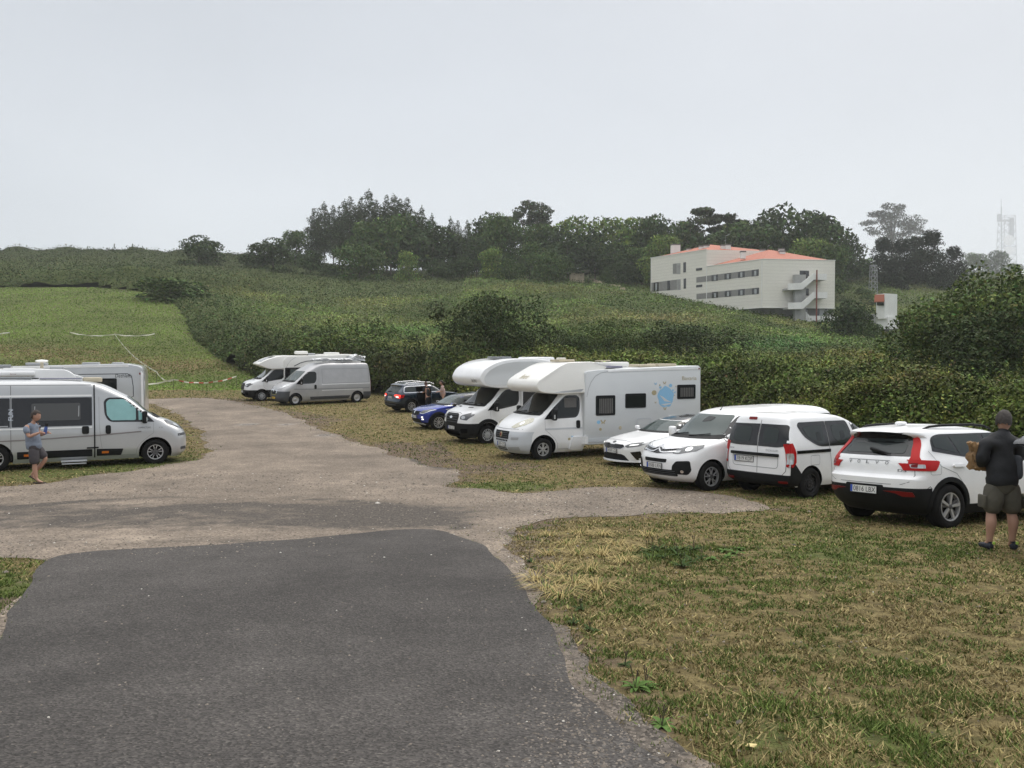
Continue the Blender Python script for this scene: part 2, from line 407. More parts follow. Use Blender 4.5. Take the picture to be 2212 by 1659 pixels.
def gravel_mat(name, c_lo, c_mid, c_hi, c_dark, scale, speck, rough=0.85, aspp=0.0):
    m = bpy.data.materials.new(name); m.use_nodes = True; t = m.node_tree; N = t.nodes; L = t.links; b = N['Principled BSDF']
    b.inputs['Roughness'].default_value = rough; b.inputs['Specular IOR Level'].default_value = 0.3
    tc = N.new('ShaderNodeTexCoord'); at = N.new('ShaderNodeAttribute'); at.attribute_name = 'zone'
    sp = N.new('ShaderNodeSeparateColor'); L.new(at.outputs['Color'], sp.inputs[0])
    def noise(s, d=5, r=0.6):
        n = N.new('ShaderNodeTexNoise'); n.inputs['Scale'].default_value = s; n.inputs['Detail'].default_value = d; n.inputs['Roughness'].default_value = r
        L.new(tc.outputs['Object'], n.inputs['Vector']); return n.outputs[0]
    vo = N.new('ShaderNodeTexVoronoi'); vo.inputs['Scale'].default_value = scale; L.new(tc.outputs['Object'], vo.inputs['Vector'])
    sc = N.new('ShaderNodeSeparateColor'); L.new(vo.outputs['Color'], sc.inputs[0])
    r = N.new('ShaderNodeValToRGB'); L.new(sc.outputs[0], r.inputs[0]); e = r.color_ramp.elements
    e[0].position = 0.0; e[0].color = (*c_lo, 1); e[1].position = 1.0; e[1].color = (*c_hi, 1); x = e.new(0.5); x.color = (*c_mid, 1)
    x = e.new(0.88); x.color = (*[0.6 * a + 0.4 * c for a, c in zip(c_mid, c_hi)], 1)
    big = N.new('ShaderNodeMapRange'); big.inputs[1].default_value = 0.3; big.inputs[2].default_value = 0.7; big.inputs[3].default_value = 0.70; big.inputs[4].default_value = 1.25
    L.new(noise(0.9, 8, 0.7), big.inputs[0])
    big2 = N.new('ShaderNodeMapRange'); big2.inputs[1].default_value = 0.35; big2.inputs[2].default_value = 0.65; big2.inputs[3].default_value = 0.74; big2.inputs[4].default_value = 1.2
    L.new(noise(0.28, 4, 0.6), big2.inputs[0]); bm_ = N.new('ShaderNodeMath'); bm_.operation = 'MULTIPLY'; L.new(big.outputs[0], bm_.inputs[0]); L.new(big2.outputs[0], bm_.inputs[1])
    vs = N.new('ShaderNodeVectorMath'); vs.operation = 'SCALE'; L.new(r.outputs[0], vs.inputs[0]); L.new(bm_.outputs[0], vs.inputs['Scale'])
    r2 = N.new('ShaderNodeValToRGB'); L.new(sc.outputs[1], r2.inputs[0]); e = r2.color_ramp.elements
    e[0].color = (*[k * 0.55 for k in c_dark], 1); e[1].color = (*[k * 1.9 for k in c_dark], 1); x = e.new(0.5); x.color = (*c_dark, 1)
    mx = N.new('ShaderNodeMix'); mx.data_type = 'RGBA'
    ff = N.new('ShaderNodeMath'); ff.operation = 'ADD'; L.new(noise(2.2, 7, 0.65), ff.inputs[0]); L.new(sp.outputs[0], ff.inputs[1])
    f2 = N.new('ShaderNodeMapRange'); f2.inputs[1].default_value = 0.85; f2.inputs[2].default_value = 1.15; L.new(ff.outputs[0], f2.inputs[0])
    L.new(f2.outputs[0], mx.inputs[0]); L.new(vs.outputs[0], mx.inputs[6]); L.new(r2.outputs[0], mx.inputs[7])
    # zone.g = paler dust
    mx2 = N.new('ShaderNodeMix'); mx2.data_type = 'RGBA'; f3 = N.new('ShaderNodeMath'); f3.operation = 'ADD'
    L.new(noise(3.0, 7, 0.65), f3.inputs[0]); L.new(sp.outputs[1], f3.inputs[1])
    f4 = N.new('ShaderNodeMapRange'); f4.inputs[1].default_value = 0.85; f4.inputs[2].default_value = 1.2; L.new(f3.outputs[0], f4.inputs[0])
    L.new(f4.outputs[0], mx2.inputs[0]); L.new(mx.outputs[2], mx2.inputs[6]); mx2.inputs[7].default_value = (*[k * 1.1 for k in c_hi], 1)
    L.new(mx2.outputs[2], b.inputs['Base Color'])
    bp = N.new('ShaderNodeBump'); bp.inputs['Strength'].default_value = speck; bp.inputs['Distance'].default_value = 0.012
    L.new(vo.outputs['Distance'], bp.inputs['Height']); L.new(bp.outputs[0], b.inputs['Normal'])
    wet = N.new('ShaderNodeMapRange'); wet.inputs[3].default_value = rough; wet.inputs[4].default_value = 0.05; L.new(sp.outputs[2], wet.inputs[0]); L.new(wet.outputs[0], b.inputs['Roughness'])
    return m

# edge of the lot against the bramble hedge (world X, Y), from left/far to right/near
HEDGE_LINE = [(-140, 150), (-76, 148), (-60, 140), (-45, 112), (-36, 92), (-27, 76), (-20, 66), (-12, 59.5), (-6, 54), (0, 47), (4, 39), (7.6, 32.5), (10.0, 25.5), (11.6, 20), (13.2, 14), (15.5, 6), (18, -8), (22, -30)]
_hl = np.array(HEDGE_LINE, float)
def hedge_dist(X, Y):
    """signed distance to the hedge line, positive on the hedge side"""
    X = np.asarray(X, float); Y = np.asarray(Y, float); best = np.full(X.shape, 1e9); sg = np.ones(X.shape)
    for i in range(len(_hl) - 1):
        a, b = _hl[i], _hl[i + 1]; d = b - a; L2 = (d ** 2).sum()
        t = np.clip(((X - a[0]) * d[0] + (Y - a[1]) * d[1]) / L2, 0, 1)
        qx = a[0] + t * d[0]; qy = a[1] + t * d[1]; dd = np.hypot(X - qx, Y - qy)
        s = np.sign((X - a[0]) * -d[1] + (Y - a[1]) * d[0]); s[s == 0] = 1
        m_ = dd < best; best = np.where(m_, dd, best); sg = np.where(m_, s, sg)
    return best * sg
def veg_h(X, Y):
    """height of the bramble cover above the soil"""
    d = hedge_dist(X, Y); px = PCX + FPX * X / np.maximum(Y, 1)
    d = d + (vnoise(X, Y, 2.5, 5) - 0.5) * 2.6
    near = np.clip(d / 2.0, 0, 1) ** 0.6
    tall = np.interp(Y, [5, 20, 35, 60, 80, 110, 150], [2.6, 2.35, 2.5, 2.8, 1.9, .9, .7])
    tall = np.where((px > 1150) & (Y < 60), tall + 0.15, tall)
    fall = np.interp(Y, [20, 60, 100], [0.55, 0.45, 0.6])
    h = near * (0.5 + (tall - 0.5) * np.exp(-np.clip(d - 7, 0, None) / 9.0))
    h = h * (0.62 + 0.76 * vnoise(X, Y, 3.0, 5)) + near * 0.9 * np.clip(vnoise(X + 50, Y, 9, 2) - 0.55, 0, 1) * 3 * (Y > 45)
    # a low dark band above the mown field and along the skyline
    h = h + 2.3 * np.exp(-((Y - 156) / 6.0) ** 2) * (X < -48) * near
    h = h + 2.1 * np.exp(-((Y - 250) / 16.0) ** 2) * near * np.clip(vnoise(X, Y, 7, 4) * 2.2 - .55, .1, 1.2) * (X < 30)
    return np.clip(h, 0, None)

def build_ground():
    xs = np.concatenate([-np.geomspace(1000, 16, 74), np.linspace(-15.7, 15.7, 110), np.geomspace(16, 1100, 76)])
    ys = np.concatenate([np.linspace(-40, 1, 14), np.linspace(1.4, 16, 74), np.geomspace(16.3, 1700, 210)])
    X, Y = np.meshgrid(xs, ys, indexing='ij'); Z = Zt(X, Y)
    n, k = X.shape; V = np.c_[X.ravel(), Y.ravel(), Z.ravel()]
    idx = np.arange(n * k).reshape(n, k)
    F = np.stack([idx[:-1, :-1], idx[1:, :-1], idx[1:, 1:], idx[:-1, 1:]], -1).reshape(-1, 4)
    me = bpy.data.meshes.new('ground'); me.from_pydata(V.tolist(), [], F.tolist()); me.shade_smooth()
    px, py = project(V[:, 0], V[:, 1], V[:, 2])
    x, y = V[:, 0], V[:, 1]
    hd = hedge_dist(x, y)
    g = np.zeros((len(V), 3))
    field = (y > 60) & (hd < 0.5)
    r = np.where(field, 0.62, 0.28)
    r = np.where((y > 55) & (y <= 62) & (hd < 0), 0.35, r)
    r = r + 0.35 * blob(px, py, 1450, 1200, 60, 18) + 0.5 * blob(px, py, 1090, 1052, 110, 9) + 0.2 * blob(px, py, 1900, 1600, 400, 70) + 0.15 * blob(px, py, 1750, 1180, 300, 40)
    r = r + 0.45 * blob(px, py, 350, 1010, 160, 22) + .4 * blob(px, py, 20, 1290, 90, 60) + .3 * blob(px, py, 100, 1020, 200, 20)
    r = r - 0.30 * blob(px, py, 350, 790, 260, 22) - 0.2 * blob(px, py, 60, 760, 220, 22) - 0.25 * blob(px, py, 1250, 1230, 90, 60)
    g[:, 0] = r
    g[:, 1] = np.clip((hd + 0.4) / 1.2, 0, 1) * 1.0
    g[:, 2] = streaks(px, py, MUD) + 0.55 * blob(px, py, 900, 985, 90, 28) + 0.45 * blob(px, py, 1090, 1010, 160, 18) + .25 * blob(px, py, 1180, 1220, 60, 120) + .30 * blob(px, py, 700, 905, 160, 14) + 0.25 * blob(px, py, 500, 868, 120, 10)
    nr = (y > 2) & (y < 60) & (np.abs(x) < 40); ed = np.full(len(V), 9.0); ed[nr] = edge_dist(x[nr], y[nr], GRAVEL)
    g[:, 2] = g[:, 2] + .34 * np.exp(-(ed / (.35 + .02 * np.clip(y, 0, 60))) ** 2)
    zattr(me, 'zone', g)
    me.materials.append(ground_mat())
    o = bpy.data.objects.new('ground', me); link(o); tag(o, kind='structure')
GRAVEL = ragged(GRAVEL_PIX, 0.45, 0.16, 3)
ASPH = ragged(ASPH_PIX, 0.10, 0.09, 9)
def edge_dist(x, y, poly):
    a = np.array(poly); b = np.roll(a, -1, 0); best = np.full(len(x), 1e9)
    for i in range(0, len(a), 2):
        best = np.minimum(best, (x - a[i, 0]) ** 2 + (y - a[i, 1]) ** 2)
    return np.sqrt(best)
def streaks(px, py, lines):
    o = np.zeros(px.shape)
    for pts, w, s in lines:
        for (x0, y0), (x1, y1) in zip(pts[:-1], pts[1:]):
            dx, dy = x1 - x0, (y1 - y0) * 3.5; qx, qy = px - x0, (py - y0) * 3.5; t = np.clip((qx * dx + qy * dy) / (dx * dx + dy * dy), 0, 1)
            o = np.maximum(o, s * np.exp(-((qx - t * dx) ** 2 + (qy - t * dy) ** 2) / (w * w)))
    return o
MUD = [([(845, 963), (880, 978), (900, 992), (925, 1003), (965, 1010)], 20, .9), ([(935, 958), (952, 975), (950, 1000)], 10, .8), ([(868, 958), (905, 978), (930, 1000), (1000, 1012)], 10, .8), ([(700, 985), (780, 982), (850, 995)], 14, .35), ([(560, 915), (620, 925), (700, 938), (760, 955)], 12, .4),
       ([(0, 1098), (180, 1082), (380, 1072), (600, 1072), (760, 1082), (900, 1103)], 10, .5), ([(120, 1128), (330, 1100), (520, 1088), (700, 1096)], 12, .5), ([(620, 1130), (800, 1112), (930, 1122), (1020, 1150)], 14, .5)]
def track_attr(x, y, z):
    px, py = project(x, y, z); a = np.zeros((len(x), 3))
    d = 0.60 * blob(px, py, 330, 1116, 600, 36, 4) + 0.56 * blob(px, py, 900, 1116, 180, 28, 3) + 0.42 * blob(px, py, 640, 1168, 700, 12, 4) + 0.35 * blob(px, py, 60, 1195, 150, 22)
    d += 0.30 * blob(px, py, 1250, 1340, 60, 120) * 0
    d += streaks(px, py, MUD) + 0.75 * blob(px, py, 1370, 1560, 180, 220, 4) + .35 * blob(px, py, 1180, 1280, 80, 140, 4)
    a[:, 0] = d
    a[:, 1] = 0.55 * blob(px, py, 290, 1163, 170, 14) + 0.30 * blob(px, py, 60, 1170, 70, 12) + 0.25 * blob(px, py, 1010, 1110, 120, 30) + 0.3 * blob(px, py, 500, 1050, 500, 14)
    pud = [(705, 940, 20, 3.0), (540, 916, 11, 2.2), (515, 918, 8, 1.8), (618, 918, 16, 1.8), (590, 925, 9, 1.5)]
    a[:, 2] = sum(blob(px, py, *q, 6) for q in pud)
    return a
def asph_attr(x, y, z):
    px, py = project(x, y, z); a = np.zeros((len(x), 3))
    a[:, 0] = 0.25 * blob(px, py, 180, 1330, 160, 110) + 0.15 * blob(px, py, 1180, 1340, 80, 160)
    a[:, 1] = 0.10 * blob(px, py, 1250, 1560, 200, 160)
    return a
# ------------------------------------------------------------------ vehicle materials
WHITE = mat('white_paint', (0.83, 0.835, 0.84), 0.32, coat=0.6, noise=0.07, nscale=2.2)
CREAM = mat('cream_gelcoat', (0.80, 0.79, 0.75), 0.35, coat=0.4, noise=0.05, nscale=1.2)
SILVER = mat('silver_paint', (0.50, 0.51, 0.52), 0.30, metal=0.35, coat=0.8, noise=0.05, nscale=1.5)
SILVER2 = mat('dusty_silver_paint', (0.42, 0.42, 0.43), 0.38, metal=0.3, coat=0.5, noise=0.10, nscale=2.0)
BLUE = mat('bright_blue_paint', (0.012, 0.035, 0.30), 0.25, metal=0.3, coat=1.0)
NAVY = mat('dark_blue_paint', (0.008, 0.022, 0.045), 0.25, metal=0.4, coat=1.0)
BLACKP = mat('black_paint', (0.008, 0.008, 0.010), 0.25, coat=0.8)
GREYBOX = mat('pale_grey_panel', (0.62, 0.64, 0.65), 0.45, coat=0.2, noise=0.03, nscale=1.0)
GREYBUMP = mat('light_grey_plastic', (0.56, 0.59, 0.62), 0.5, noise=0.05, nscale=2)
PLASTIC = mat('black_plastic', (0.010, 0.011, 0.012), 0.62, spec=0.2, noise=0.2, nscale=9)
DGREYP = mat('dark_grey_plastic', (0.055, 0.06, 0.068), 0.6, noise=0.15, nscale=5)
WELL = mat('wheel_well_dark', (0.003, 0.003, 0.003), 0.95, spec=0.0)
TYRE = mat('tyre_rubber', (0.011, 0.011, 0.011), 0.85, spec=.2, noise=0.25, nscale=12, bump=0.3, bscale=40)
ALLOY = mat('alloy_silver', (0.55, 0.55, 0.56), 0.35, metal=0.6)
ALLOYD = mat('alloy_dark', (0.12, 0.12, 0.125), 0.4, metal=0.5)
STEELB = mat('steel_wheel_black', (0.015, 0.015, 0.017), 0.55)
CAPG = mat('wheel_cover_grey', (0.36, 0.37, 0.38), 0.45)
GLASS = mat('window_glass_dark', (0.014, 0.017, 0.017), 0.05, spec=0.35)
GLASSL = mat('windscreen_glass', (0.060, 0.078, 0.074), 0.05, spec=0.5)
GLASSM = mat('side_glass_grey', (0.028, 0.035, 0.034), 0.05, spec=0.35)
FRIT = mat('gloss_black_band', (0.008, 0.008, 0.009), 0.12, coat=0.2)
BLINDM = mat('turquoise_blind', (0.23, 0.46, 0.46), 0.3, coat=1.0, noise=0.12, nscale=3)
CURT = mat('grey_curtain', (0.115, 0.11, 0.105), 0.8, noise=0.1)
SEAM = mat('panel_gap', (0.06, 0.06, 0.06), 0.8)
SEAMG = mat('panel_gap_grey', (0.26, 0.27, 0.28), 0.8)
CHROME = mat('chrome', (0.75, 0.75, 0.76), 0.12, metal=1.0)
REDL = mat('red_lamp', (0.42, 0.006, 0.006), 0.35, spec=.25)
REDD = mat('dark_red_lamp', (0.16, 0.006, 0.006), 0.3, spec=.25)
REDLIT = mat('lit_red_lamp', (0.7, 0.03, 0.02), 0.2, emis=((1, 0.06, 0.03), 1.2))
LAMPC = mat('clear_lamp', (0.55, 0.57, 0.58), 0.12, metal=0.3, coat=1.0, noise=0.25, nscale=18)
LAMPD = mat('headlamp_dark', (0.10, 0.105, 0.11), 0.12, metal=0.3, coat=1.0, noise=0.3, nscale=22)
LAMPY = mat('aged_headlamp', (0.60, 0.58, 0.46), 0.2, coat=1.0, noise=0.25, nscale=16)
DRL = mat('lit_running_lamp', (0.9, 0.9, 0.9), 0.3, emis=((1, 1, 0.95), 0.9))
ORANGE = mat('amber_reflector', (0.65, 0.16, 0.02), 0.25, coat=0.6)
PLATEW = mat('plate_white', (0.68, 0.68, 0.66), 0.5)
PLATEY = mat('plate_yellow', (0.65, 0.42, 0.03), 0.5)
PLATEB = mat('plate_blue', (0.02, 0.07, 0.38), 0.5)
INK = mat('black_lettering', (0.015, 0.015, 0.015), 0.6)
INKG = mat('grey_lettering', (0.16, 0.16, 0.16), 0.45)
GOLD = mat('gold_beige_lettering', (0.42, 0.36, 0.22), 0.5)
PALEB = mat('pale_blue_print', (0.26, 0.50, 0.72), 0.6)
STRIPE = mat('brown_grey_stripe', (0.22, 0.20, 0.20), 0.5)
STRIPEL = mat('light_grey_stripe', (0.55, 0.57, 0.60), 0.5)
BEIGE = mat('beige_plastic', (0.52, 0.46, 0.34), 0.5, noise=0.1)
ACRYL = mat('grey_acrylic_pane', (0.065, 0.066, 0.066), 0.25)
SMOKE = mat('smoked_skylight', (0.16, 0.17, 0.18), 0.15, coat=1.0)
SOLAR = mat('solar_panel', (0.16, 0.16, 0.24), 0.2, coat=1.0)

def rp(pts, r, seg=4):
    """rounded polygon"""
    out = []; n = len(pts)
    rs = r if isinstance(r, (list, tuple)) else [r] * n
    for i in range(n):
        a, b, c = Vector(pts[i - 1]), Vector(pts[i]), Vector(pts[(i + 1) % n])
        d1 = (a - b); d2 = (c - b); rr = min(rs[i], d1.length * 0.48, d2.length * 0.48)
        if rr < 1e-4: out.append(tuple(b)); continue
        p = b + d1.normalized() * rr; q = b + d2.normalized() * rr
        for k in range(seg + 1):
            t = k / seg; out.append(tuple(p * (1 - t) ** 2 + b * 2 * t * (1 - t) + q * t * t))
    return out
def circ(cx, cy, rx, ry=None, n=20, a0=0, a1=360):
    ry = ry or rx
    if a1 - a0 >= 360: return [(cx + rx * cos(2 * pi * k / n), cy + ry * sin(2 * pi * k / n)) for k in range(n)]
    return [(cx + rx * cos(radians(a0 + (a1 - a0) * k / n)), cy + ry * sin(radians(a0 + (a1 - a0) * k / n))) for k in range(n + 1)]

def loft_body(front, rear, half, cf, cr, zlev=None, T=None, pf=2.6, pr=3.0, ncorner=9, nside=22, dz=0.05, roof=0.015):
    """stack of plan-view outlines; profiles are (z, value) lists"""
    fz = [pchip(*zip(*q)) for q in (front, rear, half, cf, cr)]
    z0, z1 = max(front[0][0], rear[0][0]), min(front[-1][0], rear[-1][0])
    zs = sorted(set([z0, z1] + [z for q in (front, rear, half) for z, _ in q if z0 <= z <= z1] + list(zlev or [])))
    full = [zs[0]]
    for z in zs[1:]:
        a = full[-1]
        if z - a < 0.004: continue
        dx = abs(float(fz[0](z)) - float(fz[0](a))) + abs(float(fz[1](z)) - float(fz[1](a)))
        k = max(1, int(math.ceil(max((z - a) / dz, dx / 0.12)))); k = min(k, 8)
        full += [a + (z - a) * (i + 1) / k for i in range(k)]
    bm = bmesh.new(); rings = []
    for z in full:
        xf, xr, w, c1, c2 = [float(f(z)) for f in fz]
        xf = max(xf, xr + 0.2); c1 = min(c1, (xf - xr) * 0.48); c2 = min(c2, (xf - xr) * 0.48)
        P = []
        for k in range(ncorner + 1):
            a = pi / 2 * k / ncorner; P.append((xf - c1 * (1 - cos(a) ** (2 / pf)), w * sin(a) ** (2 / pf)))
        for k in range(1, nside):
            P.append((xf - c1 + (xr + c2 - xf + c1) * k / nside, w))
        for k in range(ncorner + 1):
            a = pi / 2 * (1 - k / ncorner); P.append((xr + c2 * (1 - cos(a) ** (2 / pr)), w * sin(a) ** (2 / pr)))
        ring = [(x, y) for x, y in P] + [(x, -y) for x, y in P[-2:0:-1]]
        if T: ring = [(x, y * T(x)) for x, y in ring]
        rings.append([bm.verts.new((x, y, z)) for x, y in ring])
    n = len(rings[0])
    for i in range(len(rings) - 1):
        for k in range(n):
            bm.faces.new((rings[i][k], rings[i][(k + 1) % n], rings[i + 1][(k + 1) % n], rings[i + 1][k]))
    bm.faces.new(rings[0][::-1]).material_index = 1
    # crowned cap
    top = rings[-1]; cx = (top[0].co.x + top[len(top) // 2].co.x) / 2
    prev = top
    for s, dzr in ((0.8, 0.55), (0.45, 0.9)):
        nr = [bm.verts.new((cx + (v.co.x - cx) * (1 - (1 - s) * 0.5), v.co.y * s, full[-1] + roof * dzr)) for v in top]
        for k in range(n): bm.faces.new((prev[k], prev[(k + 1) % n], nr[(k + 1) % n], nr[k]))
        prev = nr
    h = n // 2
    # bridge last ring straight across
    for k in range(h):
        a, b = k, k + 1; c, d = (n - k - 1) % n, (n - k) % n
        vs = []
        for q in (prev[a], prev[b], prev[c], prev[d]):
            if q not in vs: vs.append(q)
        if len(vs) >= 3:
            try: bm.faces.new(vs)
            except ValueError: pass
    bmesh.ops.recalc_face_normals(bm, faces=bm.faces)
    return bm

def prism_y(profile, w, bev=0.0, seg=3, y0=None, y1=None, taper=None):
    """side profile (x,z) extruded over the width"""
    bm = bmesh.new(); y0 = -w if y0 is None else y0; y1 = w if y1 is None else y1
    A = [bm.verts.new((x, y0, z)) for x, z in profile]; B = [bm.verts.new((x, y1, z)) for x, z in profile]
    n = len(profile)
    bm.faces.new(A); bm.faces.new(B[::-1])
    for i in range(n): bm.faces.new((A[i], B[i], B[(i + 1) % n], A[(i + 1) % n]))
    bmesh.ops.recalc_face_normals(bm, faces=bm.faces)
    if bev:
        es = [e for e in bm.edges if len(e.link_faces) == 2 and e.calc_face_angle(0) > 0.5]
        bmesh.ops.bevel(bm, geom=es, offset=bev, segments=seg, affect='EDGES', profile=0.5, clamp_overlap=True)
    return bm

class Car:
    VIEW = {'L': (Vector((0, -1, 0)), 'xz'), 'R': (Vector((0, 1, 0)), 'xz'), 'F': (Vector((-1, 0, 0)), 'yz'), 'B': (Vector((1, 0, 0)), 'yz'), 'T': (Vector((0, 0, -1)), 'xy')}
    def __init__(s, name, X, Y, Z, yaw, label, cat):
        s.root = empty(name, (X, Y, Z + CAMZ), radians(yaw)); tag(s.root, label, cat); s.bv = None
    def settle(s, xf, xr, w=0.85):
        """sit the wheels on the terrain: height, pitch and roll from the four contact points"""
        yaw = s.root.rotation_euler.z; L = s.root.location; c_, s_ = cos(yaw), sin(yaw)
        g = lambda x, y: float(Zt(L.x + x * c_ - y * s_, L.y + x * s_ + y * c_))
        zf = (g(xf, w) + g(xf, -w)) / 2; zr = (g(xr, w) + g(xr, -w)) / 2; zl = (g(xf, w) + g(xr, w)) / 2; zq = (g(xf, -w) + g(xr, -w)) / 2
        pit = math.atan2(zf - zr, xf - xr); rol = math.atan2(zl - zq, 2 * w)
        s.root.location.z = zf - (zf - zr) * xf / (xf - xr) - 0.02
        s.root.rotation_euler = (Matrix.Rotation(yaw, 4, 'Z') @ Matrix.Rotation(-pit, 4, 'Y') @ Matrix.Rotation(rol, 4, 'X')).to_euler()
    def set_surface(s, *bms):
        V, F = [], []
        for b in bms:
            b.verts.ensure_lookup_table(); o = len(V)
            for i, v in enumerate(b.verts): v.index = i; V.append(v.co.copy())
            F += [[v.index + o for v in f.verts] for f in b.faces]
        s.bv = BVHTree.FromPolygons(V, F)
    def hit(s, view, a, b, strict=False):
        d, k = s.VIEW[view]
        o = Vector((a, 0, b)) if k == 'xz' else Vector((0, a, b)) if k == 'yz' else Vector((a, b, 0))
        o = o - d * 12
        r = s.bv.ray_cast(o, d)
        if r[0] is None:
            if strict: return None
            q = s.bv.find_nearest(o + d * 11)
            p = o + d * ((q[0] - o).dot(d)); return p, -d
        n = r[1]
        if n.dot(d) > 0: n = -n
        return r[0], n
    def panel(s, name, view, pts, m, off=0.006, rim=0.012, cell=0.09, parent=None, smooth=True, mirror=False):
        if mirror:
            if view in 'LR': s.panel(name, 'R' if view == 'L' else 'L', pts, m, off, rim, cell, parent)
            else: s.panel(name, view, [(-a, b) for a, b in pts], m, off, rim, cell, parent)
        a0, a1 = min(p[0] for p in pts), max(p[0] for p in pts); b0, b1 = min(p[1] for p in pts), max(p[1] for p in pts)
        na = max(1, int(math.ceil((a1 - a0) / cell))); nb = max(1, int(math.ceil((b1 - b0) / cell)))
        ids = {}; V = []; F = []; Nn = []
        d = s.VIEW[view][0]
        for i in range(na):
            for j in range(nb):
                c = clip_poly(list(pts), a0 + (a1 - a0) * i / na, a0 + (a1 - a0) * (i + 1) / na, b0 + (b1 - b0) * j / nb, b0 + (b1 - b0) * (j + 1) / nb)
                f = []
                for q in c:
                    k = (round(q[0], 4), round(q[1], 4))
                    if k not in ids:
                        q_ = s.hit(view, *k, strict=True)
                        if q_ is None: ids[k] = -1
                        else: ids[k] = len(V); V.append(q_[0] + q_[1] * off); Nn.append(q_[1])
                    if ids[k] not in f: f.append(ids[k])
                if len(f) >= 3 and -1 not in f and (view == 'T' or min(-Nn[q].dot(d) for q in f) > 0.16): F.append(f)
        bm = bmesh.new(); vs = [bm.verts.new(v) for v in V]
        for f in F:
            try: fc = bm.faces.new([vs[i] for i in f])
            except ValueError: continue
            if len(f) >= 3:
                fc.normal_update()
                if fc.normal.dot(d) > 0: fc.normal_flip()
        bm.verts.index_update()
        be = [e for e in bm.edges if len(e.link_faces) == 1]; low = {}
        for e in be:
            q = []
            for v in e.verts:
                if v.index not in low and v not in low: low[v] = bm.verts.new(v.co - Nn[vs.index(v)] * (off + rim)) if False else None
        vi = {v: i for i, v in enumerate(vs)}
        low = {}
        for e in be:
            l = e.link_loops[0]; v1, v2 = l.vert, l.link_loop_next.vert
            for v in (v1, v2):
                if v not in low: low[v] = bm.verts.new(v.co - Nn[vi[v]] * (off + rim))
            try: bm.faces.new((v2, v1, low[v1], low[v2]))
            except ValueError: pass
        return obj_bm(name, bm, m, parent or s.root, smooth=0.6)
    def line(s, name, view, pts, m, w=0.008, off=0.004, closed=False, parent=None, step=0.12):
        if closed: pts = list(pts) + [pts[0]]
        P = []
        for i in range(len(pts) - 1):
            a, b = Vector(pts[i]), Vector(pts[i + 1]); k = max(1, int((b - a).length / step))
            P += [a.lerp(b, j / k) for j in range(k)]
        P.append(Vector(pts[-1])); bm = bmesh.new(); prev = None; d = s.VIEW[view][0]
        for i, p in enumerate(P):
            t = (P[min(i + 1, len(P) - 1)] - P[max(0, i - 1)]).normalized(); n2 = Vector((-t.y, t.x)) * w / 2
            q = []
            for sg in (-1, 1):
                h, n = s.hit(view, *(p + n2 * sg)); q.append(bm.verts.new(h + n * off))
            if prev:
                f = bm.faces.new((prev[0], q[0], q[1], prev[1])); f.normal_update()
                if f.normal.dot(d) > 0: f.normal_flip()
            prev = q
        return obj_bm(name, bm, m, parent or s.root, smooth=0.6)
    def bars(s, name, view, y0, y1, zs, m, h=0.012, off=0.012, parent=None):
        for z in zs: s.panel(name, view, [(y0, z - h / 2), (y1, z - h / 2), (y1, z + h / 2), (y0, z + h / 2)], m, off=off, rim=0.01, cell=0.2, parent=parent)
    def text(s, name, txt, view, a, b, h, w=None, m=INK, off=0.012, ext=0.002, parent=None, rot=0.0, shear=0.0):
        me = text_mesh(txt, h, w, shear)
        c, sn = cos(rot), sin(rot); bm = bmesh.new(); bm.from_mesh(me); bpy.data.meshes.remove(me)
        sg = {'L': -1, 'R': 1, 'F': 1, 'B': -1, 'T': 1}[view]
        for v in bm.verts:
            u, t = v.co.x * c - v.co.y * sn, v.co.x * sn + v.co.y * c
            p, n = s.hit(view, a + u * sg, b + t); v.co = p + n * off
        bmesh.ops.recalc_face_normals(bm, faces=bm.faces)
        d = s.VIEW[view][0]
        for f in bm.faces:
            if f.normal.dot(d) > 0: f.normal_flip()
        return obj_bm(name, bm, m, parent or s.root)
    def plate(s, txt, view, a, b, tilt=0.0, mw=PLATEW, blue=True, w=0.52, h=0.115):
        p, n = s.hit(view, a, b); sg = 1 if view == 'F' else -1
        d = -s.VIEW[view][0]
        M = Matrix.Translation(p + d * 0.008) @ Matrix(((0, 0, sg), (sg, 0, 0), (0, 1, 0))).to_4x4()
        M = M @ Matrix.Rotation(radians(tilt), 4, 'X')
        bm = bmesh.new(); add_box(bm, -w / 2, w / 2, -h / 2, h / 2, -0.01, 0.006)
        for v in bm.verts: v.co = M @ v.co
        pl = obj_bm('number_plate', bm, mw, s.root)
        bm = bmesh.new()
        for q in ((-w / 2 - .006, w / 2 + .006, h / 2, h / 2 + .008), (-w / 2 - .006, w / 2 + .006, -h / 2 - .012, -h / 2), (-w / 2 - .006, -w / 2, -h / 2, h / 2), (w / 2, w / 2 + .006, -h / 2, h / 2)):
            add_box(bm, q[0], q[1], q[2], q[3], -0.01, 0.009)
        for v in bm.verts: v.co = M @ v.co
        obj_bm('plate_frame', bm, PLASTIC, pl)
        if blue:
            bm = bmesh.new(); add_box(bm, -w / 2 + .002, -w / 2 + .045, -h / 2 + .002, h / 2 - .002, 0.006, 0.0075)
            for v in bm.verts: v.co = M @ v.co
            obj_bm('blue_band', bm, PLATEB, pl)
        me = text_mesh(txt, h * 0.70, w * 0.84 if blue else w * 0.88)
        bm = bmesh.new(); bm.from_mesh(me); bpy.data.meshes.remove(me)
        for v in bm.verts: v.co = M @ Vector((v.co.x + (0.022 if blue else 0), v.co.y, 0.0085))
        obj_bm('lettering', bm, INK, pl)
        return pl
